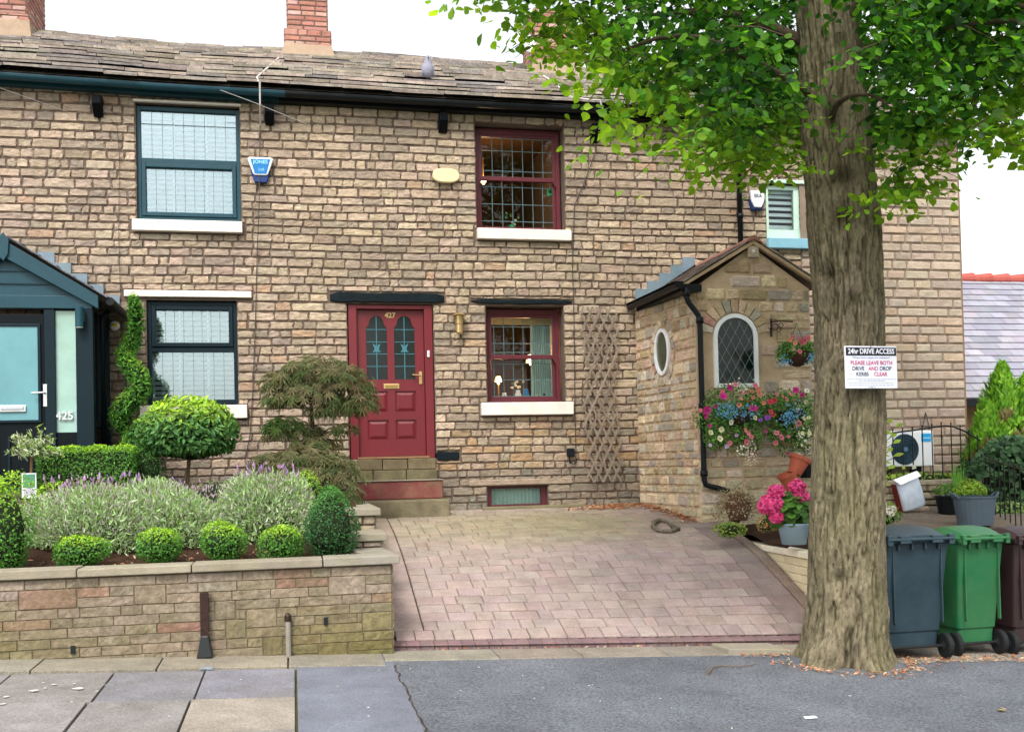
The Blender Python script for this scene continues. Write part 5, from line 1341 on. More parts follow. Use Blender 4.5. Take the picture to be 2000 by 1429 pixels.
mb = MB(); mb.tube([(t.location.x, 12.35, 1.28), (t.location.x+.02, 12.35, 2.0), (kp[4][0], 12.35, 2.6), (kp[0][0], 12.35, kp[0][2])], [.025, .022, .016, .006], 8); mb.tube([k[:3] for k in kp], [k[3]*.7 for k in kp], 8, (.5, .7, .4)); mb.build('stem', 'core', t)
# bay standard
p, r = pr(371, 848, 11.5, 196); z_ = zsoil(p.x, 11.5)
t = thing('bay_tree', 'lollipop bay tree with a dense mushroom head on a slim bare stem', 'tree', (p.x-.02, 11.5, z_)); rng = np.random.RandomState(61)
rr = (r*.95, r*.9, .34)
mb = MB(); mb.ball((p.x, 11.5, p.z-.02), tuple(v*.72 for v in rr), 14, jit=.08); mb.build('inner_branches', 'core', t)
q, d = shell_pts(4300, tuple(p), rr, rng, .3, bump=.12); d_ = q[:, 2]; q[:, 2] = np.where(q[:, 2] < p.z-.18, p.z-.18+(q[:, 2]-p.z+.18)*.35, q[:, 2])
mb = MB(); leafy(mb, q, d, .078, [(.05, .15, .04), (.07, .19, .045), (.11, .25, .06)], rng, ([(0, -.5, 0), (.17, -.1, .04), (.13, .25, .05), (0, .5, 0), (-.13, .25, .05), (-.17, -.1, .04)], [(0, 1, 2, 3), (0, 3, 4, 5)]), .6, topcol=[(.36, .56, .03), (.44, .62, .05), (.26, .46, .03)], up=.5); mb.build('foliage', 'gleaf', t)
mb = MB(); mb.tube([(p.x-.02, 11.5, z_-.05), (p.x-.03, 11.5, z_+.25), (p.x, 11.5, p.z)], .019, 8, (1.6, 1.5, 1.3)); mb.build('stem', 'twig', t, smooth=True)
# olive sapling with its tag
p = P(62, 860, 10.6); bz = zsoil(p.x, 10.6); t = thing('olive_sapling', 'young grey-green olive sapling with a hanging picture tag', 'sapling', (P(55, 975, 10.6).x, 10.6, bz)); rng = np.random.RandomState(62)
br = MB(); pos = []; nn = []; b0 = Vector((t.location.x, 10.6, bz)); top = P(62, 890, 10.6)
br.tube([b0, (b0+top)/2+Vector((.005, 0, 0)), top], [.016, .013, .011], 7, (2.6, 2.0, 1.4))
for k in range(44):
    a = rng.uniform(0, 2*pi); el_ = rng.uniform(.1, 1.3); L = rng.uniform(.14, .30); e = top+Vector((cos(a)*cos(el_), sin(a)*cos(el_), sin(el_)))*L
    br.tube([top, (top+e)/2+Vector((0, 0, .02)), e], [.006, .004, .002], 4, (1.5, 1.4, 1.1), cap=False)
    for j in range(18): f = rng.uniform(.3, 1); c = top*(1-f)+e*f; pos.append(np.array(c)+rng.normal(size=3)*.018); nn.append(rng.normal(size=3)+np.array([0, 0, .5]))
br.build('stem', 'twig', t); mb = MB(); leafy(mb, np.array(pos), np.array(nn), .068, [(.34, .42, .26), (.44, .50, .34), (.52, .56, .42), (.26, .38, .16), (.36, .50, .12)], rng, LEAF_LONG, .3); mb.build('foliage', 'gleaf', t)
q = P(57, 948, 10.56); mb = MB(); mb.box(q.x-.065, q.x+.065, 10.555, 10.56, q.z-.12, q.z+.12, (.85, .85, .9)); mb.box(q.x-.055, q.x+.055, 10.552, 10.5545, q.z-.02, q.z+.11, (.10, .30, .20)); mb.box(q.x-.05, q.x+.05, 10.552, 10.5545, q.z-.09, q.z-.03, (.55, .5, .62)); mb.build('plant_tag', 'petal', t)
# lavender
def lavender(label, px, py, wp, hp, y, seed, n=2600, spikes=60, pink=.1):
    rng = np.random.RandomState(seed); c, r = pr(px, py, y, wp); hh = hp/2/230*1.18; bz = c.z-hh*.9
    t = thing('lavender_bush', label, 'shrub', (c.x, c.y, zsoil(c.x, y)), group='lavender bushes in the raised bed')
    mb = MB(); mb.ball((c.x, c.y, c.z-.05), (r*.75, r*.55, hh*.68), 12, (4.5, 4.5, 4.5), jit=.1); mb.build('inner_stems', 'core', t)
    p, d = shell_pts(int(n*2.6), tuple(c), (r*1.0, r*.72, hh), rng, .55, zmin=-.55, bump=.19, nb=12)
    mb = MB(); nn = d*.8+np.array([0, 0, .7])+rng.normal(size=p.shape)*.55   # blades point outwards and up
    y_ = nn/np.linalg.norm(nn, axis=1, keepdims=True); x_ = np.cross(y_, rng.normal(size=p.shape)); x_ /= np.linalg.norm(x_, axis=1, keepdims=True); R_ = np.stack([x_, y_, np.cross(x_, y_)], 2)
    c1 = cols(len(p), [(.34, .48, .22), (.40, .52, .28), (.46, .55, .37), (.27, .43, .17), (.42, .46, .36), (.37, .53, .20)], rng, .2)
    mb.inst(([(-.13, 0, 0), (.13, 0, 0), (.09, .6, .05), (0, 1, 0), (-.09, .6, .05)]), [(0, 1, 2, 3, 4)], p-y_*.04, R_, .046*(1+rng.uniform(-.35, .35, len(p))), c1); mb.build('foliage', 'gleaf', t)
    # faded and fresh flower heads
    m = int(n*.26)+spikes; p, d = shell_pts(m, tuple(c), (r*1.04, r*.76, hh*1.04), rng, .15, zmin=-.2, bump=.16, nb=14); m = len(p)
    fr_ = np.arange(m) > m-spikes; p[fr_, 2] = c.z+hh*(.95+.35*rng.rand(fr_.sum())); p[fr_, 0] = c.x+r*rng.uniform(-.8, .8, fr_.sum())+0; p[fr_, 1] = c.y+r*.3*rng.normal(size=fr_.sum())
    nn = d*.4+np.array([0, 0, 1.0])+rng.normal(size=p.shape)*.2; y_ = nn/np.linalg.norm(nn, axis=1, keepdims=True); x_ = np.cross(y_, rng.normal(size=p.shape)); x_ /= np.linalg.norm(x_, axis=1, keepdims=True)
    cc = np.where(fr_[:, None], cols(m, [(.36, .20, .42), (.44, .26, .48), (.30, .18, .36)], rng, .2), cols(m, [(.42, .32, .38), (.34, .26, .30), (.48, .38, .44), (.18, .12, .13)], rng, .2))
    mb = MB(); tv = [(-.14, 0, 0), (0, 0, .14), (.14, 0, 0), (0, 0, -.14), (-.17, .45, 0), (0, .45, .17), (.17, .45, 0), (0, .45, -.17), (0, 1, 0)]
    tf = [(0, 1, 5), (0, 5, 4), (1, 2, 6), (1, 6, 5), (2, 3, 7), (2, 7, 6), (3, 0, 4), (3, 4, 7), (4, 5, 8), (5, 6, 8), (6, 7, 8), (7, 4, 8)]
    mb.inst(tv, tf, p, np.stack([x_, y_, np.cross(x_, y_)], 2), np.where(fr_, .05, .026)*(1+rng.uniform(-.3, .3, m)), cc); stuff(mb.build('flower_spikes', 'petal', t))
    if spikes:
        mb = MB()
        for q in p[fr_]: mb.tube([(q[0]*.7+c.x*.3, q[1], c.z+hh*.6), tuple(q)], .0025, 3, (3, 4, 2.4), cap=False)
        stuff(mb.build('stalks', 'twig', t))
lavender('largest grey-green lavender bush behind the leftmost box ball', 178, 1026, 236, 132, 9.75, 71, 4300, 44)
lavender('middle lavender bush with few flowers behind the second box ball', 332, 1022, 196, 128, 9.8, 72, 3500, 10)
lavender('right lavender bush with purple tips in front of the maple', 524, 1008, 158, 142, 9.8, 73, 3200, 34)
p, r = pr(420, 965, 11.2, 120); clipped('low_shrub', 'loose dull green shrub behind the lavender near the maple', 'shrub', (p.x, p.y, p.z-.08), (r, r*.7, .22), 1000, .05, seed=75, pal=[(.12, .17, .07), (.08, .13, .05), (.17, .20, .10)], top=[(.16, .2, .1)], base=1.15, tpl=LEAF_LONG, bump=.3)
p, r = pr(370, 950, 10.9, 26)
# japanese maple
t = thing('japanese_maple', 'bronze-green cut-leaf japanese maple in two drooping tiers beside the front door', 'tree', (P(605, 975, 11.7).x, 11.7, 1.2)); rng = np.random.RandomState(80)
pads = [(618, 722, 78, 34, 11.75), (560, 745, 58, 28, 11.7), (672, 742, 62, 34, 11.6), (705, 782, 38, 28, 11.5), (600, 768, 82, 30, 11.65), (552, 778, 40, 20, 11.8), (655, 795, 58, 24, 11.7), (560, 828, 46, 20, 11.8), (545, 845, 30, 14, 11.8), (672, 838, 28, 12, 11.6), (600, 842, 40, 14, 11.8),
        (600, 895, 84, 30, 11.6), (545, 905, 62, 28, 11.5), (650, 915, 58, 36, 11.4), (515, 925, 50, 22, 11.5), (660, 955, 46, 32, 11.3), (600, 930, 62, 26, 11.4), (618, 862, 50, 16, 11.75), (680, 975, 22, 22, 11.2)]
mb = MB(); br = MB(); b0 = Vector((t.location.x, 11.7, 1.15)); fork = P(612, 860, 11.72); tp = P(608, 790, 11.72); brp = [b0, (b0+fork)/2+Vector((.05, 0, 0)), fork, tp, P(615, 740, 11.75)]
br.tube(brp, [.04, .034, .028, .018, .008], 8, (.55, .5, .5))
for (px, py, a, b, y) in pads:
    c, ra = pr(px, py, y, 2*a); rb = b/148; n = int(14+a*b*.085)
    u = rng.normal(size=(n, 3)); u /= np.linalg.norm(u, axis=1, keepdims=True); u[:, 2] = np.abs(u[:, 2])*1.25-.55; k = rng.uniform(.55, 1.08, (n, 1))
    pos = np.array(c)+u*k*np.array([ra, ra*.7, rb]); nn = u*np.array([.9, .9, .5])+np.array([0, -.15, .75])
    dr_ = u.copy(); dr_[:, 2] = -.9
    tp_ = np.clip(u[:, 2:3]+.3, 0, 1)
    cc = cols(n, [(.13, .17, .055), (.18, .19, .075), (.08, .14, .04), (.24, .21, .11)], rng, .2)*(1-tp_*.35)+cols(n, [(.30, .235, .15), (.24, .22, .11), (.34, .26, .18)], rng, .2)*tp_*.35
    if px == 560 and py == 828: cc = cols(n, [(.10, .20, .04), (.14, .24, .05), (.06, .13, .03)], rng)
    cc = cc*.8; mb.inst(*LEAF_PALM, pos, rots(nn+rng.normal(size=(n, 3))*.28, rng, np.cross(dr_+rng.normal(size=(n, 3))*.4, nn)), .112*(1+rng.uniform(-.25, .25, n)), cc)
    s = fork if py > 820 else tp
    br.tube([s, s.lerp(c, .5)+Vector((0, 0, .07)), c], [.012, .008, .003], 5, (.6, .5, .5), cap=False)
br.build('branches', 'twig', t, smooth=True); mb.build('foliage', 'gleaf', t)

# hanging baskets and wall baskets
FPAL = {'m': (.58, .04, .26), 'p': (.72, .20, .27), 's': (.76, .28, .20), 'w': (.75, .74, .62), 'b': (.14, .36, .56), 'v': (.30, .08, .50), 'r': (.62, .07, .10), 'l': (.55, .45, .68), 'y': (.74, .72, .45)}
def petunia(mb, px, py, y, size, k, rng):
    size *= 1.25; c = P(px, py, y); n = 1; nn = np.array([[rng.normal()*.35, -1, rng.normal()*.35+.15]])
    mb.inst(*FLOWER, np.array([list(c)]), rots(nn, rng), np.array([size]), np.array([FPAL[k]])*rng.uniform(.85, 1.1))
    mb.ball((c.x, c.y-.006, c.z), size*.10, 6, tuple(v*.35 for v in FPAL[k]))
def basket(name, label, cx_, cy_, rx, ry, y, seed, fl, bluez, mass, nleaf=2600, holder=None, extra=None):
    rng = np.random.RandomState(seed); c = P(cx_, cy_, y); t = thing(name, label, 'flower basket', tuple(c), group='flower baskets on the stone porch')
    pot = MB()
    if holder == 'round': pot.lathe([(.02, -.17), (.09, -.145), (.15, -.07), (.17, 0.0)], (c.x, c.y, c.z), 16)
    else: pot.lathe([(.08, -.16), (.17, -.08), (.2, .03)], (c.x, c.y+.02, c.z+.04), 16)
    pot.build('pot', 'basket' if 'basket' in M else 'twig', t, smooth=True)
    mb = MB()
    for (px, py, a, b, dy) in mass:
        q, ra = pr(px, py, y+dy, 2*a); rb = b/152; m = int(nleaf*a*b/sum(v[2]*v[3] for v in mass))
        p, d = shell_pts(m, tuple(q), (ra, min(ra, .2), rb), rng, .5, bump=.25)
        leafy(mb, p, d+np.array([0, -.4, .2]), .036, [(.07, .22, .035), (.12, .33, .05), (.03, .10, .02), (.20, .44, .06), (.02, .07, .015)], rng, spread=.6)
    mb.build('foliage', 'gleaf', t)
    for (px, py, s, k) in fl: mb = MB(); petunia(mb, px, py, y-.26+rng.uniform(-.03, .03), s, k, rng); mb.build('petunia', 'petal', t)
    if bluez:
        mb = MB()
        for (px, py, a, b, m, k) in bluez:
            u = rng.normal(size=(m, 2))*.5; pos = np.array([list(P(px+a*v[0], py+b*v[1], y-.24+rng.uniform(-.05, .05))) for v in u])
            nn = np.tile(np.array([0, -1., .2]), (m, 1))+rng.normal(size=(m, 3))*.4; mb.inst(*FLOWER, pos, rots(nn, rng), .020*(1+rng.uniform(-.3, .3, m)), cols(m, [FPAL[k], tuple(v*.8 for v in FPAL[k]), tuple(min(1, v*1.3) for v in FPAL[k])], rng, .1))
        stuff(mb.build('small_flowers', 'petal', t))
    return t
M['basket'] = mat('coir_basket', H(70, 46, 34), .95, .3, 20, .8, 60)
def z8(x, y): return (1360+x*240/2000, 740+y*160/1333)
def fl_(L): return [(*z8(x, y), s, k) for x, y, s, k in L]
basket('flower_basket', 'left large wall basket of pink petunias and blue lobelia under the arched window', 1440, 812, 70, 60, 11.22, 90,
    fl_([(545, 140, .085, 'm'), (640, 90, .05, 'p'), (440, 280, .085, 'm'), (425, 210, .05, 'p'), (175, 505, .09, 'm'), (145, 590, .085, 'm'), (65, 510, .045, 'p'), (315, 440, .05, 'm'), (925, 480, .10, 'm'), (960, 105, .06, 'p'), (905, 200, .06, 's'), (1025, 225, .06, 's'), (1035, 270, .055, 's'), (725, 215, .045, 'p'), (725, 325, .05, 's'),
         (700, 425, .055, 's'), (925, 300, .045, 's'), (800, 215, .04, 'p'), (565, 705, .06, 'w'), (955, 630, .055, 'y'), (385, 970, .07, 'y'), (410, 820, .06, 'y'), (235, 870, .06, 'y'), (545, 1040, .055, 'p'), (495, 1095, .05, 'l'), (225, 1075, .04, 'l'), (655, 910, .045, 'l'), (800, 830, .05, 's'), (850, 880, .045, 'p'), (890, 940, .055, 'p'), (820, 1025, .07, 'p'), (1130, 850, .045, 'm'), (845, 350, .03, 'r'), (1000, 160, .05, 's'), (220, 760, .04, 'm')]),
    [(1425, 803, 26, 18, 110, 'b'), (1458, 805, 26, 16, 70, 'b'), (1415, 795, 20, 14, 40, 'b'), (1462, 882, 22, 20, 70, 'w'), (1448, 757, 22, 12, 50, 'w')],
    [(1440, 790, 52, 34, 0), (1400, 815, 32, 26, .02), (1475, 800, 34, 30, 0), (1418, 845, 34, 26, 0), (1462, 850, 30, 26, 0), (1395, 862, 18, 16, 0)], 5200)
basket('flower_basket', 'right large wall basket of coral petunias and blue lobelia next to the tree trunk', 1545, 815, 60, 60, 11.22, 91,
    fl_([(1205, 370, .06, 'r'), (1270, 350, .065, 'r'), (1210, 530, .06, 'r'), (1250, 580, .05, 'r'), (1465, 325, .06, 'p'), (1620, 180, .07, 'm'), (1725, 260, .06, 'm'), (1800, 190, .06, 'w'), (1160, 630, .065, 'v'), (1045, 670, .05, 'v'), (1660, 725, .075, 'p'), (1380, 945, .075, 'p'), (1310, 875, .055, 'p'), (1290, 1035, .06, 'p'), (1500, 930, .04, 'p'), (1095, 385, .05, 's'), (1310, 240, .045, 'p'), (1405, 280, .04, 's'), (1545, 250, .04, 'p'),
         (1780, 370, .05, 'y'), (1750, 640, .05, 'y'), (1830, 630, .05, 'y'), (1840, 880, .05, 'y'), (1725, 880, .045, 'y'), (1490, 1210, .035, 'm'), (1650, 485, .045, 'w'), (1715, 1070, .03, 'w'), (1780, 1000, .03, 'w')]),
    [(1549, 808, 22, 22, 110, 'b'), (1536, 818, 18, 16, 60, 'b'), (1570, 850, 22, 22, 30, 'w')],
    [(1548, 792, 44, 30, 0), (1560, 825, 34, 32, 0), (1535, 845, 32, 30, 0), (1572, 858, 22, 22, 0), (1530, 790, 26, 20, 0)], 4600)
t3 = basket('hanging_basket', 'small hanging basket of pink geraniums high on the porch by the trunk', 1557, 688, 34, 26, 11.0, 92,
    [(1550, 658, .06, 'p'), (1572, 664, .08, 'p'), (1568, 668, .07, 'p'), (1578, 660, .06, 'p'), (1543, 663, .05, 's'), (1553, 669, .05, 's'), (1562, 686, .055, 'p'), (1562, 662, .05, 'p')],
    [(1533, 706, 14, 10, 40, 'b'), (1583, 700, 10, 12, 40, 'b')], [(1556, 680, 32, 16, 0), (1530, 692, 14, 14, 0), (1578, 688, 16, 16, 0)], 1500, holder='round')
c = P(1557, 688, 11.0); c2 = P(1548, 628, 11.0)
mb = MB()
for dx in (-.12, .12): mb.tube([(c.x+dx, 11.0, c.z+.02), (c.x, 11.0, c2.z-.02)], .003, 4)
mb.build('chains', 'iron', t3)
br_ = thing('basket_bracket', 'black scrolled iron bracket on the porch wall above the hanging basket', 'bracket', (c2.x, 11.49, c2.z))
mb = MB(); mb.box(c2.x-.05, c2.x-.03, 11.46, 11.48, c2.z-.12, c2.z+.1); mb.tube([(c2.x-.04, 11.47, c2.z+.06), (c2.x-.02, 11.3, c2.z+.05), (c2.x, 11.0, c2.z)], .008, 6)
for (ox, oy, r) in ((0, 0, .04), (.05, -.03, .03), (.08, .02, .03)): mb.tube([(c2.x+ox+r*cos(a/8*5), 11.45-.0*a, c2.z+oy+r*sin(a/8*5)) for a in range(11)], .005, 5)
mb.build('scroll', 'iron', br_)
# hydrangea in pale blue pot
q = PZ(1551, 1062, zpatio(5.3, 10.0)-.0); hx_, hy_ = q.x, q.y; bz = q.z; t = thing('hydrangea', 'potted hydrangea with vivid pink flower heads behind the pale block wall', 'potted plant', (hx_, hy_, bz)); rng = np.random.RandomState(95)
mb = MB(); mb.lathe([(.12, 0), (.16, .19), (.175, .20), (.175, .215), (.15, .205)], (hx_, hy_, bz), 20); mb.build('pot', 'bluepot', t, smooth=True)
mb = MB(); p, d = shell_pts(420, (hx_-.02, hy_, bz+.34), (.24, .2, .17), rng, .4); leafy(mb, p, d+np.array([0, 0, .5]), .10, [(.07, .18, .03), (.10, .24, .04), (.05, .13, .025)], rng, LEAF_HEART, .4); mb.build('foliage', 'gleaf', t)
for (px, py, wp) in ((1516, 960, 30), (1500, 988, 36), (1517, 1008, 28), (1557, 951, 30), (1563, 975, 36), (1512, 985, 32), (1499, 978, 26)):
    c, r = pr(px, py, hy_-.08, wp); mb = MB(); p, d = shell_pts(240, tuple(c), (r, r, r*.85), rng, .12, bump=.05); leafy(mb, p, d, .030, [(.80, .09, .30), (.85, .14, .38), (.70, .07, .26)], rng, FLOWER, .3); mb.ball(tuple(c), r*.8, 10, (.6, .06, .22)); mb.build('flower_head', 'petal', t)
# terracotta pots, tilted in a stack
for k, (px, py, s, tl, lab) in enumerate(((1558, 908, .125, .45, 'upper tilted terracotta pot of the two leaning by the porch'), (1542, 938, .12, -.35, 'lower tilted terracotta pot behind the pink hydrangea'))):
    c = P(px, py, 11.0); R_ = Matrix.Rotation(tl, 3, 'Y'); mb = MB(); mb.lathe([(s*.62, -s*.9), (s*.9, s*.45), (s, s*.45), (s*1.03, s*.8), (s*.92, s*.8), (s*.8, s*.3), (.01, s*.3)], tuple(c), 20, tilt=R_)
    tag(mb.build('terracotta_pot', 'terra', origin=tuple(c), smooth=False), lab, 'plant pot', 'tilted terracotta pots')
c = P(1580, 915, 11.3); mb = MB(); mb.box(c.x-.07, c.x+.12, 11.25, 11.4, c.z-.11, c.z+.07); tag(mb.build('mail_box', 'darkblack', origin=tuple(c), bevel=.01), 'dark box on the porch wall behind the upper terracotta pot', 'box')
# dried shrub and low plants in the border
rng = np.random.RandomState(97); c, r = pr(1442, 990, 10.9, 84); t = thing('dried_shrub', 'straw-coloured withered shrub at the foot of the porch', 'shrub', (c.x, 10.9, zpatio(0, 10.9)-.05))
mb = MB(); mb.ball(tuple(c), (r*.6, r*.5, .16), 10, (1.5, 1.1, 1), jit=.2); 
for k in range(120):
    d = rng.normal(size=3); d /= np.linalg.norm(d); d[2] = abs(d[2])*.9-.15; mb.tube([(c.x, 10.9, c.z-.15), (c.x+d[0]*r*.6, 10.9+d[1]*r*.5, c.z+d[2]*.16), (c.x+d[0]*r*1.05, 10.9+d[1]*r*.8, c.z+d[2]*.27)], [.004, .003, .0015], 4, (3.4, 2.9, 2.2), cap=False)
mb.build('stems', 'twig', t); p, d = shell_pts(900, tuple(c), (r, r*.8, .25), rng, .6, zmin=-.6, bump=.2); mb = MB(); leafy(mb, p, d, .034, [(.38, .33, .22), (.30, .27, .17), (.22, .19, .12), (.46, .40, .28)], rng, LEAF_OVAL, 1.2); mb.build('dry_leaves', 'gleaf', t)
for i, (px, py, wp, lab, pal_) in enumerate(((1424, 1034, 52, 'low lime green succulent clump at the corner of the border', [(.20, .34, .05), (.30, .36, .06), (.14, .26, .04)]), (1500, 1022, 40, 'small orange-flowered bedding plant below the hydrangea blooms', [(.10, .22, .04), (.55, .25, .10), (.16, .26, .05), (.7, .5, .3)]))):
    c, r = pr(px, py, 10.5, wp); clipped('border_plant', lab, 'plant', tuple(c), (r, r*.7, .08), 420, .034, seed=98+i, pal=pal_, top=pal_, base=c.z-.08, bump=.3)
a = PZ(1441, 1044, .66); mb = MB(); mb.tube([(5.12, 11.3, .67), (5.35, 10.9, .67), (5.6, 10.5, .67), (5.75, 10.2, .67)], .04, 8); tag(mb.build('edging_tile', 'twig', origin=(5.3, 10.9, .6)), 'brown rope-top edging strip along the border by the blue pot', 'edging')

# ------------------------------------------------------------------ right-hand garden
ac = thing('heat_pump', 'white air conditioning unit with a round fan and blue label behind the railings', 'air conditioner', (P(1780, 915, 12.8).x, 12.8, P(1780, 915, 12.8).z))
a = P(1731, 912, 12.75); b = P(1823, 840, 12.75); mb = MB(); mb.box(a.x, b.x, 12.75, 13.03, a.z, b.z); mb.build('casing', 'upvc', ac, bevel=.015)
c = P(1768, 877, 12.74); mb = MB(); mb.tube([(c.x, 12.744, c.z), (c.x, 12.749, c.z)], .215, 28); mb.build('fan_opening', 'ac_dark', ac)
mb = MB()
for r in (.05, .085, .12, .155, .19): mb.tube([(c.x+r*cos(i*pi/14), 12.735, c.z+r*sin(i*pi/14)) for i in range(29)], .006, 5, (.35, .4, .4), cap=False)
for i in range(8): mb.tube([(c.x, 12.738, c.z), (c.x+.2*cos(i*pi/4), 12.738, c.z+.2*sin(i*pi/4))], .004, 4, (.4, .45, .45))
mb.tube([(c.x, 12.72, c.z), (c.x, 12.74, c.z)], .035, 14, (3, 2.6, 2.4)); mb.build('fan_grille', 'ac_dark', ac)
a = P(1800, 862, 12.745); b = P(1818, 846, 12.745); M['label_blue'] = mat('blue_label', H(20, 160, 224), .4, .02, 5, 0, 5)
mb = MB(); mb.box(a.x, b.x, 12.744, 12.749, a.z, b.z); lb_ = mb.build('label', 'label_blue', ac)
mb = MB(); x = a.x+.03
for w_ in (.02, .012, .016, .02, .012): mb.box(x, x+w_, 12.741, 12.7435, (a.z+b.z)/2-.018, (a.z+b.z)/2+.006); x += w_+.006
mb.build('label_marks', 'lettering_pale', lb_)
mb = MB(); a = P(1731, 912, 12.75)
for dx in (.06, .52): mb.box(a.x+dx, a.x+dx+.06, 12.8, 13.0, a.z-.2, a.z-.003)
mb.build('feet', 'black', ac)
mb = MB(); a = P(1808, 805, 13.06); mb.tube([(a.x, 13.06, a.z), (a.x-.07, 13.05, a.z-.24)], .006, 5); mb.tube([(a.x, 13.06, a.z), (a.x+.05, 13.05, a.z-.24)], .006, 5); tag(mb.build('wall_hanger', 'cable_dark', origin=tuple(a)), 'thin cord hanger on the wall above the white fan unit', 'hanger')
def railing(name, label, pts, n, h, cat='railing'):
    t = thing(name, label, cat, pts[0]); pts = [Vector(p) for p in pts]; ln = [0]
    for a, b in zip(pts[:-1], pts[1:]): ln.append(ln[-1]+(b-a).length)
    def at_(s):
        for k in range(len(pts)-1):
            if s <= ln[k+1]+1e-6: return pts[k].lerp(pts[k+1], (s-ln[k])/(ln[k+1]-ln[k]))
        return pts[-1]
    mb = MB(); mb.tube(pts, .012, 6); mb.build('top_rail', 'iron', t)
    for i in range(n):
        p = at_(ln[-1]*(i+.3)/(n-.4)); mb = MB(); hh = h(p) if callable(h) else h
        mb.tube([(p.x, p.y, p.z+.035), (p.x, p.y, p.z-hh)], .008, 6); mb.ball((p.x, p.y, p.z+.04), .014, 6); mb.build('bar', 'iron', t)
rp = [P(1640, 850, 12), P(1735, 846, 12), P(1785, 840, 12), P(1845, 831, 12), P(1862, 833, 12), P(1885, 842, 12), P(1914, 860, 12)]
railing('iron_railing', 'upper black iron railing in front of the white fan unit', [tuple(p) for p in rp], 15, .66)
railing('iron_railing', 'lower black iron railing sloping down past the ivy at the right edge', [(8.87, 12.0, 1.56), (8.5, 11.2, 1.5), (7.98, 10.0, 1.40), (7.7, 9.3, 1.35)], 14, lambda p: p.z-.72)
mb = MB()   # low rough stone wall below the upper railing
am = MB(); mb.box(6.3, 8.95, 12.03, 12.3, .6, 1.18, (.4, .36, .3)); lw = thing('garden_wall', 'low rough stone wall under the upper iron railing', 'garden wall', (7.6, 12.1, .8)); mb.build('wall', 'mortar', lw)
courses(6.3, 8.95, .75, 1.22, (.07, .11), (.18, .4), .012, [], lambda u, v: jitcol(RND.choice([(.36, .29, .2), (.42, .33, .23), (.22, .2, .14), (.3, .26, .17)]), .15), lambda u0, u1, v0, v1, c: stone(am, lambda u, v, d: (u, 12.02-d, v), u0, u1, v0, v1, c, .025, .5, .01, .012, -.01)); am.build('stones', 'stone', lw)
mb = MB(); mb.box(6.3, 8.95, 11.98, 12.32, 1.2, 1.26, (.42, .36, .26)); mb.build('capstones', 'stone', lw, bevel=.01)
mb = MB(); x = 6.6
for r in range(5):
    x = 6.5
    while x < 7.72:
        L = RND.uniform(.16, .32); mb.box(x, x+L-.01, 11.7, 11.97, .86+.085*r, .937+.085*r, jitcol((.58, .47, .33), .12)); x += L
tag(mb.build('log_edging', 'stone', origin=(7.1, 11.8, .9), bevel=.02), 'stacked pale split stones behind the white bag', 'stone pile')
# bag of compost
c = P(1793, 968, 11.9); bz = zpatio(8, 11.9); t = thing('compost_bag', 'crumpled white and red plastic bag leaning by the low wall', 'bag', (P(1784, 968, 11.55).x, 11.55, bz-.0)); t.rotation_euler = (0, radians(-14), 0)
mb = MB(); V = []; F = []; n = 9; h0_, w0_, d0_ = .44, .18, .07; rng = np.random.RandomState(5)
for i in range(n):
    v = i/(n-1)
    for j in range(12):
        a = 2*pi*j/12; k = (1-.25*max(0, v-.75)*4*.5); dd = d0_*(1-v**3*.75)*(.6+.4*sin(pi*min(1, v+.2)))
        V.append((math.copysign(abs(cos(a))**.6, cos(a))*w0_*k+rng.uniform(-.007, .007), sin(a)*dd+rng.uniform(-.006, .006), v*h0_))
for i in range(n-1):
    for j in range(12): F.append((i*12+j, i*12+(j+1) % 12, (i+1)*12+(j+1) % 12, (i+1)*12+j))
F += [tuple(range(12))[::-1], tuple(range((n-1)*12, n*12))]; mb.add(V, F); o = mb.build('sack', 'bag', t, local=True); b_ = o.modifiers.new('s', 'SUBSURF'); b_.levels = b_.render_levels = 1
mb = MB(); mb.box(-.196, -.184, -.055, .05, .02, .38, (1.2, .4, .5)); mb.build('red_edge', 'red', t, local=True); mb = MB(); mb.hexa([(-.15, -.10, .36), (.15, -.09, .39), (.17, .0, .44), (-.17, .0, .42)], [(-.16, -.10, .37), (.16, -.09, .40), (.18, .0, .46), (-.18, .0, .44)], (1.3, 1.25, 1.2)); mb.build('folded_flap', 'upvc', t, local=True, bevel=.008)
def tubpot(name, label, px, py, y, rt, rb, h, m, plants, seed):
    z = zpatio(8, y); c = PZ(px, py, z); rng = np.random.RandomState(seed); t = thing(name, label, 'planter', (c.x, c.y, z))
    mb = MB(); mb.lathe([(rb, 0), (rb+(rt-rb)*.8, h*.8), (rt, h), (rt+.012, h), (rt+.01, h-.02), (rt-.015, h-.03), (.01, h-.05)], tuple(c), 24); mb.build('tub', m, t, smooth=False)
    for (dx, dz, r, rz_, n, pal_, lf, tpl) in plants:
        p, d = shell_pts(n, (c.x+dx, c.y, c.z+h+dz), (r, r*.8, rz_), rng, .5, zmin=-.3, bump=.25); mb = MB(); leafy(mb, p, d+np.array([0, 0, .4]), lf, pal_, rng, tpl, .5); mb.build('plant', 'gleaf', t)
    return t, c
lime = [(.25, .42, .04), (.18, .34, .04), (.32, .46, .05)]
t, c = tubpot('rubber_tub', 'large grey rubber tub with looped handles and a leafy green plant', 1905, 1024, 10.6, .235, .19, .33, 'tub', [(-.06, .06, .15, .11, 500, lime, .05, LEAF_OVAL)], 1)
for s in (-1, 1): mb = MB(); mb.tube([(c.x+s*.235, c.y-.05, c.z+.31), (c.x+s*.29, c.y-.03, c.z+.36), (c.x+s*.29, c.y+.03, c.z+.36), (c.x+s*.235, c.y+.05, c.z+.31)], .014, 6); mb.build('handle', 'tub', t)
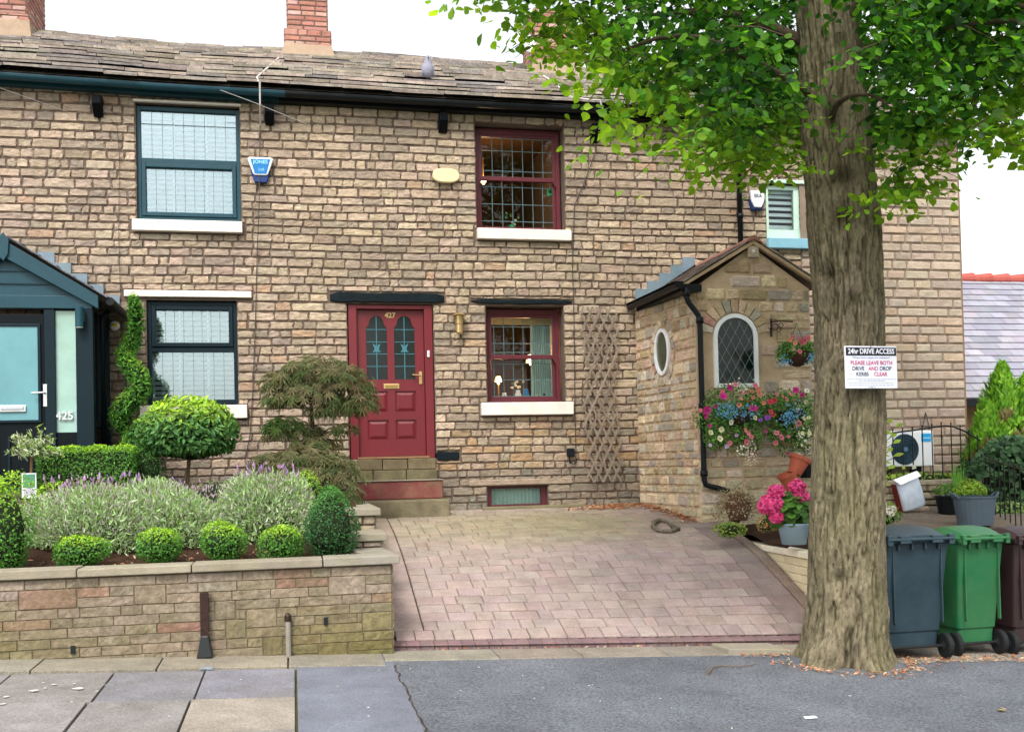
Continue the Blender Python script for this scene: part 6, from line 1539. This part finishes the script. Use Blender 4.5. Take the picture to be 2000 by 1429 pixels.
tubpot('plant_pot', 'black tapered pot with trailing green plant left of the rubber tub', 1852, 1010, 10.9, .15, .10, .27, 'black', [(0, .05, .16, .10, 420, [(.10, .24, .04), (.16, .3, .05), (.07, .16, .03)], .04, LEAF_OVAL), (-.02, -.03, .07, .05, 60, [(.16, .18, .42)], .03, FLOWER)], 2)
rng = np.random.RandomState(9); c = P(1868, 935, 11.7); t = thing('iris_clump', 'tall spiky bright green leaves behind the rubber tub', 'plant', (c.x, 11.7, .85)); mb = MB()
for k in range(30):
    a = rng.uniform(-1, 1)*.09; x = c.x+rng.uniform(-.04, .04); mb.add([(x-.01, 11.7, .9), (x+.01, 11.7, .9), (x+a*.5+.008, 11.68, 1.2), (x+a, 11.66, rng.uniform(1.3, P(1868, 895, 11.7).z)), (x+a*.5-.008, 11.68, 1.2)], [(0, 1, 2, 3, 4)], (.16, .38, .05))
mb.build('leaves', 'gleaf', t)
rng = np.random.RandomState(19)
c, r = pr(1800, 925, 12.45, 200); clipped('ground_cover', 'yellow-green leafy plants along the foot of the wall below the fan unit', 'plant', (c.x, 12.5, 1.2), (r, .2, .16), 1500, .05, seed=101, pal=lime+[(.12, .24, .05)], top=lime, base=.95, bump=.3)
c, r = pr(1735, 935, 11.2, 20)
# big-leaved stems emerging beside the trunk
t = thing('laurel_plant', 'tall stems with large yellow-green leaves just right of the trunk', 'plant', (P(1722, 900, 9.4).x, 9.4, .62)); mb = MB(); sb = MB()
bx = P(1716, 900, 9.4).x
for k, (px, py) in enumerate(((1738, 822), (1757, 830), (1735, 845), (1752, 862), (1738, 878), (1755, 888), (1730, 902), (1742, 912), (1764, 912), (1725, 862), (1728, 888), (1730, 930), (1785, 912), (1722, 915), (1745, 850), (1722, 838), (1727, 945), (1745, 930))):
    q = P(px, py, 9.3); sb.tube([(bx, 9.4, .62), (bx, 9.38, q.z-.1), tuple(q)], .004, 4, (1.5, 2, .9), cap=False); s = (1 if px > 1735 else -1)
    mb.inst(*LEAF_OVAL, np.array([list(q)]), rots(np.array([[rng.normal()*.3, -.8, .7]]), rng, np.array([[.3, .2, -.95*s]])), np.array([.12]), np.array([[.36, .48, .06]])*rng.uniform(.75, 1.1) if k != 12 else np.array([[.5, .52, .4]]))
sb.build('stems', 'twig', t); mb.build('leaves', 'gleaf', t)
c, r = pr(1726, 1000, 9.2, 56); t = clipped('white_hydrangea', 'cluster of small white flowers half hidden behind the trunk', 'plant', (c.x, 9.2, c.z-.03), (r, .15, .12), 260, .05, seed=103, pal=[(.12, .24, .06), (.2, .34, .08)], top=lime, base=.62)
mb = MB()
for px, py in ((1724, 985), (1735, 995), (1728, 998), (1722, 992), (1740, 1002), (1744, 994)): q, r = pr(px, py, 9.05, 12); p, d = shell_pts(50, tuple(q), (r, r, r), rng, .1); leafy(mb, p, d, .022, [(.75, .72, .66)], rng, FLOWER, .3)
mb.build('flowers', 'petal', t)
# conifers and ivy
def conifer(label, px, ptop, wp, y, seed, n, base=.7, lowz=1.0):
    rng = np.random.RandomState(seed); tp = P(px, ptop, y); _, r = pr(px, ptop+60, y, wp); t = thing('conifer', label, 'tree', (tp.x, y, base), group='golden conifers at the right edge')
    H0 = tp.z-lowz; u = rng.rand(n)**.8; a = rng.uniform(0, 2*pi, n); bumps = 1+.22*np.sin(a*3+u*9+seed)+.15*np.sin(a*7+u*17); rr = r*np.minimum(1, u*1.55)**.8*bumps*(1-.35*rng.rand(n)**2); z = tp.z-u*H0
    pos = np.stack([tp.x+rr*np.cos(a), y+rr*np.sin(a), z], 1); nn = np.stack([np.cos(a), np.sin(a), np.full(n, .4)], 1)
    brown = (u > .45) & (np.sin(a*4+u*20) > .35); cc = cols(n, [(.16, .38, .03), (.22, .46, .04), (.28, .50, .05), (.10, .28, .03)], rng, .2); cc[brown] = cols(int(brown.sum()), [(.24, .20, .09), (.3, .28, .1)], rng)
    y_ = nn*.35+np.array([0, 0, 1.])+rng.normal(size=nn.shape)*.3; y_ /= np.linalg.norm(y_, axis=1, keepdims=True); x_ = np.cross(y_, nn); x_ /= np.linalg.norm(x_, axis=1, keepdims=True)
    mb = MB(); mb.inst([(-.16, 0, 0), (.16, 0, 0), (.22, .5, .06), (0, 1, 0), (-.22, .5, .06)], [(0, 1, 2, 3, 4)], pos, np.stack([x_, y_, np.cross(x_, y_)], 2), .085*(1+rng.uniform(-.3, .3, n)), cc); mb.build('foliage', 'gleaf', t)
    mb = MB(); mb.tube([(tp.x, y, base), (tp.x, y, tp.z-.15)], [.05, .01], 7); mb.tube([(tp.x, y, tp.z-.1), (tp.x, y, tp.z-H0*.5), (tp.x, y, lowz)], [.02, r*.5, r*.55], 8, (.6, .8, .3)); mb.build('trunk', 'twig', t)
conifer('tallest golden-green conifer with browned lower growth at the right edge', 1956, 712, 96, 13.2, 5, 5200, lowz=1.35)
conifer('bright conifer cut off by the right edge', 2000, 735, 60, 13.4, 6, 2600, lowz=1.4)
conifer('low front conifer beside the end of the upper railing', 1925, 785, 66, 12.6, 7, 3400, lowz=1.15)
c, r = pr(1985, 940, 12.0, 150); rng = np.random.RandomState(110); t = thing('ivy', 'dark green ivy mass behind the lower railing', 'ivy', (c.x, 12.2, .7))
mb = MB(); mb.ball((c.x, 12.3, 1.1), (r*.75, .25, .32), 14, jit=.1); mb.build('inner_stems', 'core', t)
p, d = shell_pts(5200, (c.x, 12.2, 1.15), (r, .4, .46), rng, .5, bump=.5, nb=12); mb = MB(); leafy(mb, p, d+np.array([0, -.5, .3]), .075, [(.03, .09, .028), (.045, .12, .04), (.02, .06, .02), (.08, .17, .07)], rng, LEAF_HEART, .6); mb.build('foliage', 'gleaf', t)
c, r = pr(1980, 1000, 11.2, 120); clipped('ground_ivy', 'pale variegated leaves at the foot of the lower railing', 'plant', (c.x, 11.4, .85), (r, .25, .12), 900, .055, seed=112, pal=[(.30, .42, .14), (.18, .32, .08), (.12, .24, .06)], top=[(.32, .45, .16)], base=.72)

# ------------------------------------------------------------------ wall furniture
tr = thing('trellis', 'weathered diamond trellis on the wall beside the stone porch', 'trellis', (4.0, YF-.045, 1.35))
x0, x1, z0, z1 = 3.76, 4.27, 1.33, 3.66; 
mb = MB()
def clipseg(xa, za, xb, zb, f0=z0, f1=z1, l=lambda z: x0, r=lambda z: x1):
    pts = [(xa+(xb-xa)*t/80, za+(zb-za)*t/80) for t in range(81)]; ins = [p for p in pts if f0 <= p[1] <= f1 and l(p[1]) <= p[0] <= r(p[1])]
    return (ins[0], ins[-1]) if len(ins) > 3 else None
L_ = lambda z: x0+.03*sin(z*5); R_ = lambda z: x1+.0+.03*sin(z*4+1)-.08*max(0, z-3.3)
for s in (1, -1):
    for k in range(-20, 26):
        xs_ = x0+k*.125; g = clipseg(xs_, z0, xs_+s*(z1-z0)*.5, z1, l=L_, r=R_)
        if g:
            (a, b), (c, d) = g; y = YF-.07-(.009 if s > 0 else 0); px_, pz_ = .013*2/sqrt(5)*1, .013/sqrt(5)*s
            mb.hexa([(a-px_, y, b+pz_), (a+px_, y, b-pz_), (c+px_, y, d-pz_), (c-px_, y, d+pz_)][::s], [(a-px_, y-.007, b+pz_), (a+px_, y-.007, b-pz_), (c+px_, y-.007, d-pz_), (c-px_, y-.007, d+pz_)][::s], jitcol((1, 1, 1), .15))
mb.build('slats', 'wood', tr)
# alarm boxes
def alarm(name, label, px, py, w_, h_, m_out, m_in, style):
    c = P(px, py, YF-.06); t = thing(name, label, 'alarm box', tuple(c), group=None); mb = MB()
    def tr_(w1, w2, h, b): return [(c.x-w2, c.z-h+b), (c.x-w2+b, c.z-h), (c.x+w2-b, c.z-h), (c.x+w2, c.z-h+b), (c.x+w1, c.z+h-b), (c.x+w1-b, c.z+h), (c.x-w1+b, c.z+h), (c.x-w1, c.z+h-b)]
    if style == 0:
        hh = h_/2; mb.prism(tr_(w_/2, w_/3.4, hh*.72, .02), 'y', YF-.10, YF-.02); mb.V[-1][:, 2] += hh*.28; mb.build('cover', m_out, t, bevel=.008)
        mb = MB(); mb.prism([(c.x-w_/2*.8, c.z+hh*.0), (c.x-w_/3.4*.8, c.z-hh), (c.x+w_/3.4*.8, c.z-hh), (c.x+w_/2*.8, c.z+0)], 'y', YF-.08, YF-.02); mb.build('base', 'navy', t, bevel=.01)
        mb = MB(); mb.prism([(c.x-w_/3.4*.78, c.z-hh*.34), (c.x+w_/3.4*.78, c.z-hh*.34), (c.x+w_/2*.78, c.z+hh*.84), (c.x-w_/2*.78, c.z+hh*.84)], 'y', YF-.104, YF-.101); mb.build('panel', m_in, t)
        text('lettering', 'JONES', .062, (c.x, YF-.106, c.z+hh*.6), 'lettering_pale', t, .0005, bold=.001); text('lettering', 'Ltd', .052, (c.x+.01, YF-.106, c.z-.0), 'lettering_pale', t, .0005)
    return t
alarm('alarm_box', 'blue and white tapered alarm box with pale lettering on the left cottage', 509, 333, .31, .31, 'upvc', 'alarm_blue', 0)
c = P(871, 343, YF-.07); t = thing('alarm_box', 'cream oval alarm box beside the upper maroon window', 'alarm box', tuple(c)); mb = MB(); n = 28
mb.prism([(c.x+.175*math.copysign(abs(cos(2*pi*i/n))**.8, cos(2*pi*i/n)), c.z+.092*math.copysign(abs(sin(2*pi*i/n))**.75, sin(2*pi*i/n))) for i in range(n)], 'y', YF-.09, YF-.02); mb.build('cover', 'cream_plastic', t, bevel=.012)
c = P(1478, 392, YF-.06); t = thing('alarm_box', 'white and navy alarm box partly under the leaves near the right window', 'alarm box', tuple(c))
mb = MB(); mb.prism([(c.x-.11, c.z+.02), (c.x-.08, c.z-.13), (c.x+.08, c.z-.13), (c.x+.11, c.z+.02)], 'y', YF-.07, YF-.02); mb.build('base', 'navy', t, bevel=.01)
mb = MB(); mb.prism([(c.x-.105, c.z+.13), (c.x-.09, c.z-.02), (c.x-.05, c.z-.10), (c.x+.05, c.z-.10), (c.x+.09, c.z-.02), (c.x+.105, c.z+.13)], 'y', YF-.10, YF-.05); mb.build('cover', 'upvc', t, bevel=.008); text('lettering', 'ERA', .065, (c.x, YF-.104, c.z+.055), 'signt', t, .0005, bold=.001)
# lamps
c = P(897, 634, YF-.1); t = thing('wall_lamp', 'brass coach lamp on the wall right of the maroon door', 'wall lamp', tuple(c))
mb = MB(); mb.lathe([(.03, -.12), (.045, -.10), (.045, .0), (.05, .01), (.055, .12), (.02, .125)], tuple(c), 14); mb.tube([(c.x, c.y+.02, c.z-.05), (c.x, YF-.02, c.z-.05)], .02, 8); mb.build('body', 'brass', t)
mb = MB(); mb.lathe([(.095, .115), (.10, .12), (.03, .155), (.005, .165)], tuple(c), 16); mb.build('cap', 'brass', t)
c = P(155, 619, PY-.07); t = thing('wall_lamp', 'blue-grey cylinder light on the corner post of the left porch', 'wall lamp', tuple(c)); mb = MB(); mb.tube([(c.x, c.y, c.z-.11), (c.x, c.y, c.z+.11)], .045, 16); mb.box(c.x-.02, c.x+.05, c.y, PY, c.z-.05, c.z+.05); mb.build('body', 'bluegrey', t); mb = MB(); mb.tube([(c.x, c.y, c.z-.118), (c.x, c.y, c.z-.111)], .038, 16); mb.build('lens', 'upvc', t)
c = P(224, 636, YF-.03); t = thing('wall_plaque', 'small white and yellow ornament on the wall beside the left porch', 'ornament', tuple(c)); mb = MB(); mb.ball(tuple(c), (.06, .02, .06), 12); mb.build('body', 'upvc', t); mb = MB(); mb.ball((c.x, c.y-.018, c.z+.005), (.035, .01, .02), 10, (1, .7, .05)); mb.build('centre', 'petal', t)
c = P(1114, 884, YF-.04); t = thing('outdoor_socket', 'small black outdoor socket below the sill near the trellis', 'socket', tuple(c)); mb = MB(); mb.box(c.x-.05, c.x+.05, YF-.085, YF-.02, c.z-.05, c.z+.06); mb.build('box', 'black', t, bevel=.01); mb = MB(); mb.tube([(c.x-.02, YF-.05, c.z-.05), (c.x-.01, YF-.05, c.z-.13), (c.x+.05, YF-.04, c.z-.15), (c.x+.09, YF-.035, c.z-.08)], .008, 6); mb.build('lead', 'black', t)
def cable(label, pts, r=.006, m='cable_dark', name='cable'):
    mb = MB(); mb.tube(pts, r, 5); return tag(mb.build(name, m, origin=tuple(pts[0])), label, 'cable')
W_ = lambda px, py, y=YF-.04: tuple(P(px, py, y))
cable('dark cable running down the joint between the left and middle cottages', [W_(508, 230), W_(506, 400, YF-.12), W_(502, 500), W_(499, 620), W_(494, 760), W_(488, 850), W_(478, 900)])
cable('dark cable dropping from the eave to the black socket by the trellis', [W_(1165, 290), W_(1140, 360), W_(1122, 400), W_(1118, 520), W_(1121, 620), W_(1123, 800), W_(1125, 895)])
cable('thin cable down the left cottage wall left of its upper window', [W_(215, 232), W_(228, 245), W_(233, 300), W_(232, 460), W_(235, 570)], .004)
cable('pale overhead wire reaching the left cottage wall at the top left', [tuple(P(-60, 145, 10.5)), tuple(P(0, 172, 11.5)), tuple(P(131, 218, 13.0))], .0035, 'cable')
cable('pale overhead wire crossing to the wall beside the blue alarm box', [tuple(P(430, 176, 12.6)), tuple(P(500, 202, 12.8)), tuple(P(598, 242, 13.03))], .0035, 'cable')
def roofpt(px, py):
    r = ray(px, py); t = 10
    while t < 30:
        p = Vector((0, 0, EYE))+r*t; zr = 6.3+(p.y-12.8)*(RZ-6.3)/(RY-12.8)+.055
        if p.y > 12.7 and (p.z <= zr or p.y > RY-.15): return (p.x, p.y, zr+.01)
        t += .01
    return (p.x, p.y, p.z)
cable('white cable lying on the slates left of the middle chimney', [roofpt(547, 112), roofpt(527, 130), roofpt(502, 152), roofpt(505, 170), roofpt(508, 184), tuple(P(508, 205, 12.78)), tuple(P(509, 245, 13.05))], .011, 'cable')
cable('white aerial cable crossing the slates from the right chimney to the gutter', [roofpt(1062, 150), roofpt(1085, 165), roofpt(1110, 190), roofpt(1150, 215), roofpt(1172, 224), tuple(P(1183, 230, 12.75)), tuple(P(1180, 243, 12.8)), tuple(P(1166, 256, 13.0))], .011, 'cable')
# satellite dish
c = P(1024, 82, 15.0); t = thing('satellite_dish', 'pale satellite dish fixed to the right chimney', 'satellite dish', tuple(c)); mb = MB(); R_ = Matrix.Rotation(1.2, 3, 'X') @ Matrix.Rotation(.4, 3, 'Y')
mb.lathe([(.01, -.02), (.09, -.012), (.16, .005), (.205, .03), (.2, .032)], tuple(c), 24, tilt=R_, cap=False); mb.build('dish', 'upvc', t, smooth=True); mb = MB(); mb.tube([(c.x, c.y+.02, c.z-.1), (c.x+.02, c.y-.2, c.z-.12)], .008, 6); mb.ball((c.x+.02, c.y-.2, c.z-.12), .02, 8); mb.tube([(c.x, c.y+.03, c.z), (c.x+.1, c.y+.1, c.z-.2), (3.74, 15.3, c.z-.25)], .014, 6); mb.build('arm', 'cable', t)
# pigeon on the roof
r0 = roofpt(836, 155); t = thing('pigeon', 'pale grey pigeon sitting on the slates of the middle roof', 'bird', r0)
mb = MB(); pts = [((0, 0, .03), .03), ((0, 0, .06), .062), ((0, 0, .12), .085), ((0, -.01, .18), .075), ((.0, -.015, .235), .048), ((0, -.03, .275), .04), ((0, -.035, .305), .03), ((0, -.03, .325), .008)]
mb.tube([(r0[0]+p[0][0], r0[1]+p[0][1], r0[2]+p[0][2]-.02) for p in pts], [p[1] for p in pts], 14); mb.tube([(r0[0]+.01, r0[1]+.03, r0[2]+.10), (r0[0]+.03, r0[1]+.09, r0[2]+.0)], [.05, .02], 8, (.7, .7, .75))
mb.tube([(r0[0]-.0, r0[1]-.06, r0[2]+.26), (r0[0]-.01, r0[1]-.10, r0[2]+.25)], [.012, .003], 6, (.3, .3, .3)); mb.build('body', 'feather', t, smooth=True)
mb = MB()
for s in (-1, 1): mb.ball((r0[0]+s*.07, r0[1]+.01, r0[2]+.10), (.022, .05, .085), 10, (.8, .82, .9))
mb.build('wings', 'feather', t, smooth=True)
# things on the planter wall and ground
c = P(400, 1220, 8.46); g0 = zpave(c.x, 8.46)+.01; t = thing('cable_cover', 'rusty brown and black metal cable guard flaring out at the foot of the wall', 'cable guard', (c.x, 8.46, g0))
ta = P(400, 1157, 8.46).z; ma = P(400, 1240, 8.46).z; mb = MB(); mb.box(c.x-.032, c.x+.032, 8.435, 8.483, ma-.01, ta, (1.0, .55, .42)); 
for z in (ta-.03, (ta+ma)/2, ma+.02):
    for s in (-1, 1): mb.ball((c.x+s*.036, 8.44, z), .007, 6, (6, 6, 6))
M['rustmetal'] = mat('brown_black_metal', H(44, 34, 31), .5, .4, 14, .2, 60, metal=.3, spec=.5)
mb.build('upper_channel', 'rustmetal', t, bevel=.006)
mb = MB(); mb.hexa([(c.x-.062, 8.40, g0), (c.x+.062, 8.40, g0), (c.x+.062, 8.483, g0), (c.x-.062, 8.483, g0)], [(c.x-.03, 8.43, ma), (c.x+.03, 8.43, ma), (c.x+.03, 8.483, ma), (c.x-.03, 8.483, ma)]); mb.build('flared_foot', 'iron', t, bevel=.01)
c = P(563, 1240, 8.45); g0 = zpave(c.x, 8.45); t = thing('stand_pipe', 'short grey pipe with a brown cap against the stone garden wall', 'pipe', (c.x, 8.46, g0)); za = P(563, 1212, 8.46).z; zb = P(563, 1199, 8.46).z
M['greypipe'] = mat('grey_pipe', H(132, 126, 118), .7, .15, 9, .1, 40); mb = MB(); mb.tube([(c.x, 8.455, g0), (c.x, 8.455, za)], .022, 12); mb.build('pipe', 'greypipe', t, smooth=False); mb = MB(); mb.lathe([(.027, 0), (.027, zb-za-.01), (.015, zb-za+.01), (.002, zb-za+.015)], (c.x, 8.455, za), 12, (1, .6, .5)); mb.build('cap', 'rustmetal', t)
# rope ring on the drive
c = D_(1297, 1032); t0_ = [(1276, 1033), (1278, 1024), (1290, 1019), (1303, 1022), (1314, 1030), (1322, 1036), (1310, 1041), (1296, 1041), (1284, 1039), (1276, 1033), (1277, 1026), (1288, 1021)]
pts = [D_(*q) for q in t0_]; mb = MB(); sm = []
for i in range(len(pts)-1):
    for k in range(4): f = k/4; q = pts[i].lerp(pts[i+1], f); sm.append((q.x+RND.uniform(-.006, .006), q.y+RND.uniform(-.006, .006), q.z+.025+(.02 if i > 8 else 0)))
mb.tube(sm, [.021+RND.uniform(-.004, .005) for _ in sm], 8); a, b = D_(1312, 1034), D_(1327, 1038); mb.tube([(a.x, a.y, a.z+.04), (b.x, b.y, b.z+.03)], [.026, .022], 8, (.6, .6, .6)); tag(mb.build('rope_ring', 'rope', origin=tuple(c)), 'small coil of grey rope lying on the block paving', 'rope')
# cellar kerb
mb = MB(); mb.box(2.36, 3.72, 12.90, 13.0, .95, 1.055, (.62, .58, .45)); tag(mb.build('light_well_kerb', 'coping', origin=(3, 12.95, 1.0), bevel=.01), 'low stone kerb in front of the cellar window', 'kerb stone')
# dead leaves, grit and scraps
rng = np.random.RandomState(130)
def leaf_litter(name, label, areas, pal_, size):
    mb = MB()
    for (n, fn) in areas:
        pos = np.array([fn() for _ in range(n)]); nn = rng.normal(size=(n, 3))*.35+np.array([0, 0, 1.]); mb.inst(*LEAF_OVAL, pos, rots(nn, rng), size*(1+rng.uniform(-.4, .6, n)), cols(n, pal_, rng, .25))
    o = mb.build(name, 'gleaf'); stuff(o); tag(o, label, 'fallen leaves'); return o
def ar(px, py, a, b, f, lift=.012):
    def g():
        p = f(px+rng.normal()*a, py+rng.normal()*b); return (p.x, p.y, p.z+lift+rng.uniform(0, .012))
    return g
def zc(p): return p
rust = [(.50, .20, .10), (.42, .15, .08), (.58, .30, .16), (.36, .18, .10), (.55, .40, .28)]
def near_wall():
    u = rng.rand(); x = 4.5-abs(rng.normal())*.35; y = 13.0-abs(rng.normal())*.12-u*.0
    if rng.rand() < .5: v = rng.rand(); x = 4.54+.2*v-abs(rng.normal())*.10-.02; y = 13.05-1.55*v
    return (x, y, zdrive(y)+.008+rng.uniform(0, .012))
def patch_():
    x = 3.95+rng.normal()*.25; y = 12.62+rng.normal()*.07; return (x, y, zdrive(y)+.014)
def along_kerb():
    x = rng.uniform(.9, 4.6); y = 8.645-abs(rng.normal())*.015; return (x, y, zpave(x, y)+.012)
leaf_litter('fallen_leaves', 'rust-red fallen leaves gathered along the wall and porch foot on the drive', [(800, near_wall), (300, patch_)], rust, .045)
def round_trunk():
    a = rng.uniform(pi, 2*pi+.3); r = .50+abs(rng.normal())*.10; x = 4.5+r*cos(a); y = 7.9+r*sin(a)*1.0; return (x, y, zpave(x, y)+.008+rng.uniform(0, .02))
def under_bins():
    x = rng.uniform(5.05, 6.6); y = 7.86+rng.normal()*.10; return (x, y, zpave(x, y)+.012)
def gap_(): x = 4.0+rng.normal()*.12; y = 8.25+rng.normal()*.1; return (x, y, zpave(x, y)+.015)
leaf_litter('leaf_litter', 'brown and orange leaf litter round the tree base and under the bins', [(240, round_trunk), (300, under_bins), (110, along_kerb), (90, gap_)], rust+[(.45, .36, .22)], .034)
def soilp():
    x = rng.uniform(-3.2, .5); y = rng.uniform(8.76, 9.3); return (x, y, zsoil(x, y)+.03)
leaf_litter('soil_litter', 'dry leaves scattered on the dark soil of the raised bed', [(420, soilp)], rust+[(.4, .32, .25), (.10, .07, .05), (.05, .04, .03)], .036)
def speck(): x = rng.uniform(-2, 5.5); y = rng.uniform(5.4, 8.0); return (x, y, zpave(x, y)+.008)
leaf_litter('pavement_specks', 'tiny pale seed husks and crumbs scattered over the pavement', [(110, speck)], [(.6, .55, .45), (.5, .42, .3), (.7, .68, .62), (.2, .15, .1)], .014)
p = G_(1582, 1403); mb = MB(); mb.hexa([(p.x-.04, p.y-.02, p.z+.008), (p.x+.04, p.y-.03, p.z+.01), (p.x+.042, p.y+.01, p.z+.012), (p.x-.035, p.y+.02, p.z+.01)], [(p.x-.04, p.y-.02, p.z+.011), (p.x+.04, p.y-.03, p.z+.013), (p.x+.042, p.y+.01, p.z+.016), (p.x-.035, p.y+.02, p.z+.014)]); tag(mb.build('paper_scrap', 'upvc', origin=tuple(p)), 'small white paper scrap on the asphalt in front of the tree', 'litter')
p = G_(1955, 1390); mb = MB(); mb.inst(*LEAF_HEART, np.array([[p.x, p.y, p.z+.015], [p.x+.03, p.y+.02, p.z+.02]]), rots(np.array([[.1, .1, 1.], [.3, -.1, 1]]), rng), np.array([.06, .05]), np.array([[.55, .42, .18], [.5, .38, .18]])); tag(mb.build('fallen_leaf', 'gleaf', origin=tuple(p)), 'single curled yellow leaf on the pavement at the lower right', 'leaf')
q = [G_(x, y) for x, y in ((1383, 1318), (1392, 1306), (1410, 1302), (1440, 1304), (1478, 1299))]; mb = MB(); mb.tube([(v.x, v.y, v.z+.012) for v in q], [.009, .005, .005, .004, .003], 6, (2.2, 2.1, 2)); tag(mb.build('twig', 'twig', origin=tuple(q[0])), 'curved pale twig lying on the asphalt left of the tree', 'twig')
p = G_(405, 1308); mb = MB(); mb.ball((p.x, p.y, p.z+.012), (.06, .03, .018), 10, (.35, .4, .42), jit=.1); tag(mb.build('stone_chip', 'flag', origin=tuple(p)), 'dark loose stone chip on the slabs below the cable guard', 'stone')
# snapped paving corner next to the tree
p = G_(1450, 1269); mb = MB(); b = [(3.62, 8.24), (4.15, 8.2), (4.12, 8.5), (3.58, 8.52)]
mb.hexa([(x, y, zpave(x, y)) for x, y in b], [(x, y, zpave(x, y)+.05) for x, y in b]); tag(mb.build('loose_slab', 'coping', origin=(3.9, 8.35, zpave(3.9, 8.35)), bevel=.008), 'raised grey edging slab just left of the tree roots', 'paving slab')

# joint between the tarmac strip and the asphalt, lichen and gum spots on the slabs
mb = MB(); y = 4.4; x = .745
while y < 8.05:
    y2 = y+RND.uniform(.05, .12); x2 = .745+RND.uniform(-.016, .016); w_ = RND.uniform(.003, .008)
    mb.add([(x-w_, y, zpave(x, y)+.004), (x+w_, y, zpave(x, y)+.004), (x2+w_, y2, zpave(x2, y2)+.004), (x2-w_, y2, zpave(x2, y2)+.004)], [(0, 1, 2, 3)]); x, y = x2, y2
struct(mb.build('pavement_crack', 'sand'))
mb = MB(); rng = np.random.RandomState(44)
for px, py, r in ((65, 1350, .028), (152, 1346, .035), (106, 1338, .018), (84, 1335, .012), (190, 1351, .013), (145, 1336, .012), (206, 1339, .010), (12, 1362, .02), (5, 1376, .02), (140, 1372, .010), (88, 1345, .012), (900, 1350, .008), (1150, 1340, .009), (1290, 1365, .008), (720, 1400, .008), (1660, 1360, .010), (470, 1328, .008), (330, 1400, .008)):
    p = G_(px, py); n = 9; mb.add([(p.x+r*cos(2*pi*i/n)*rng.uniform(.7, 1.3), p.y+r*sin(2*pi*i/n)*rng.uniform(.7, 1.3), zpave(p.x, p.y)+.0075) for i in range(n)], [tuple(range(n))], (.62, .60, .56))
tag(stuff(mb.build('pale_spots', 'petal')), 'pale lichen and gum spots dotted over the pavement slabs', 'pavement spots')
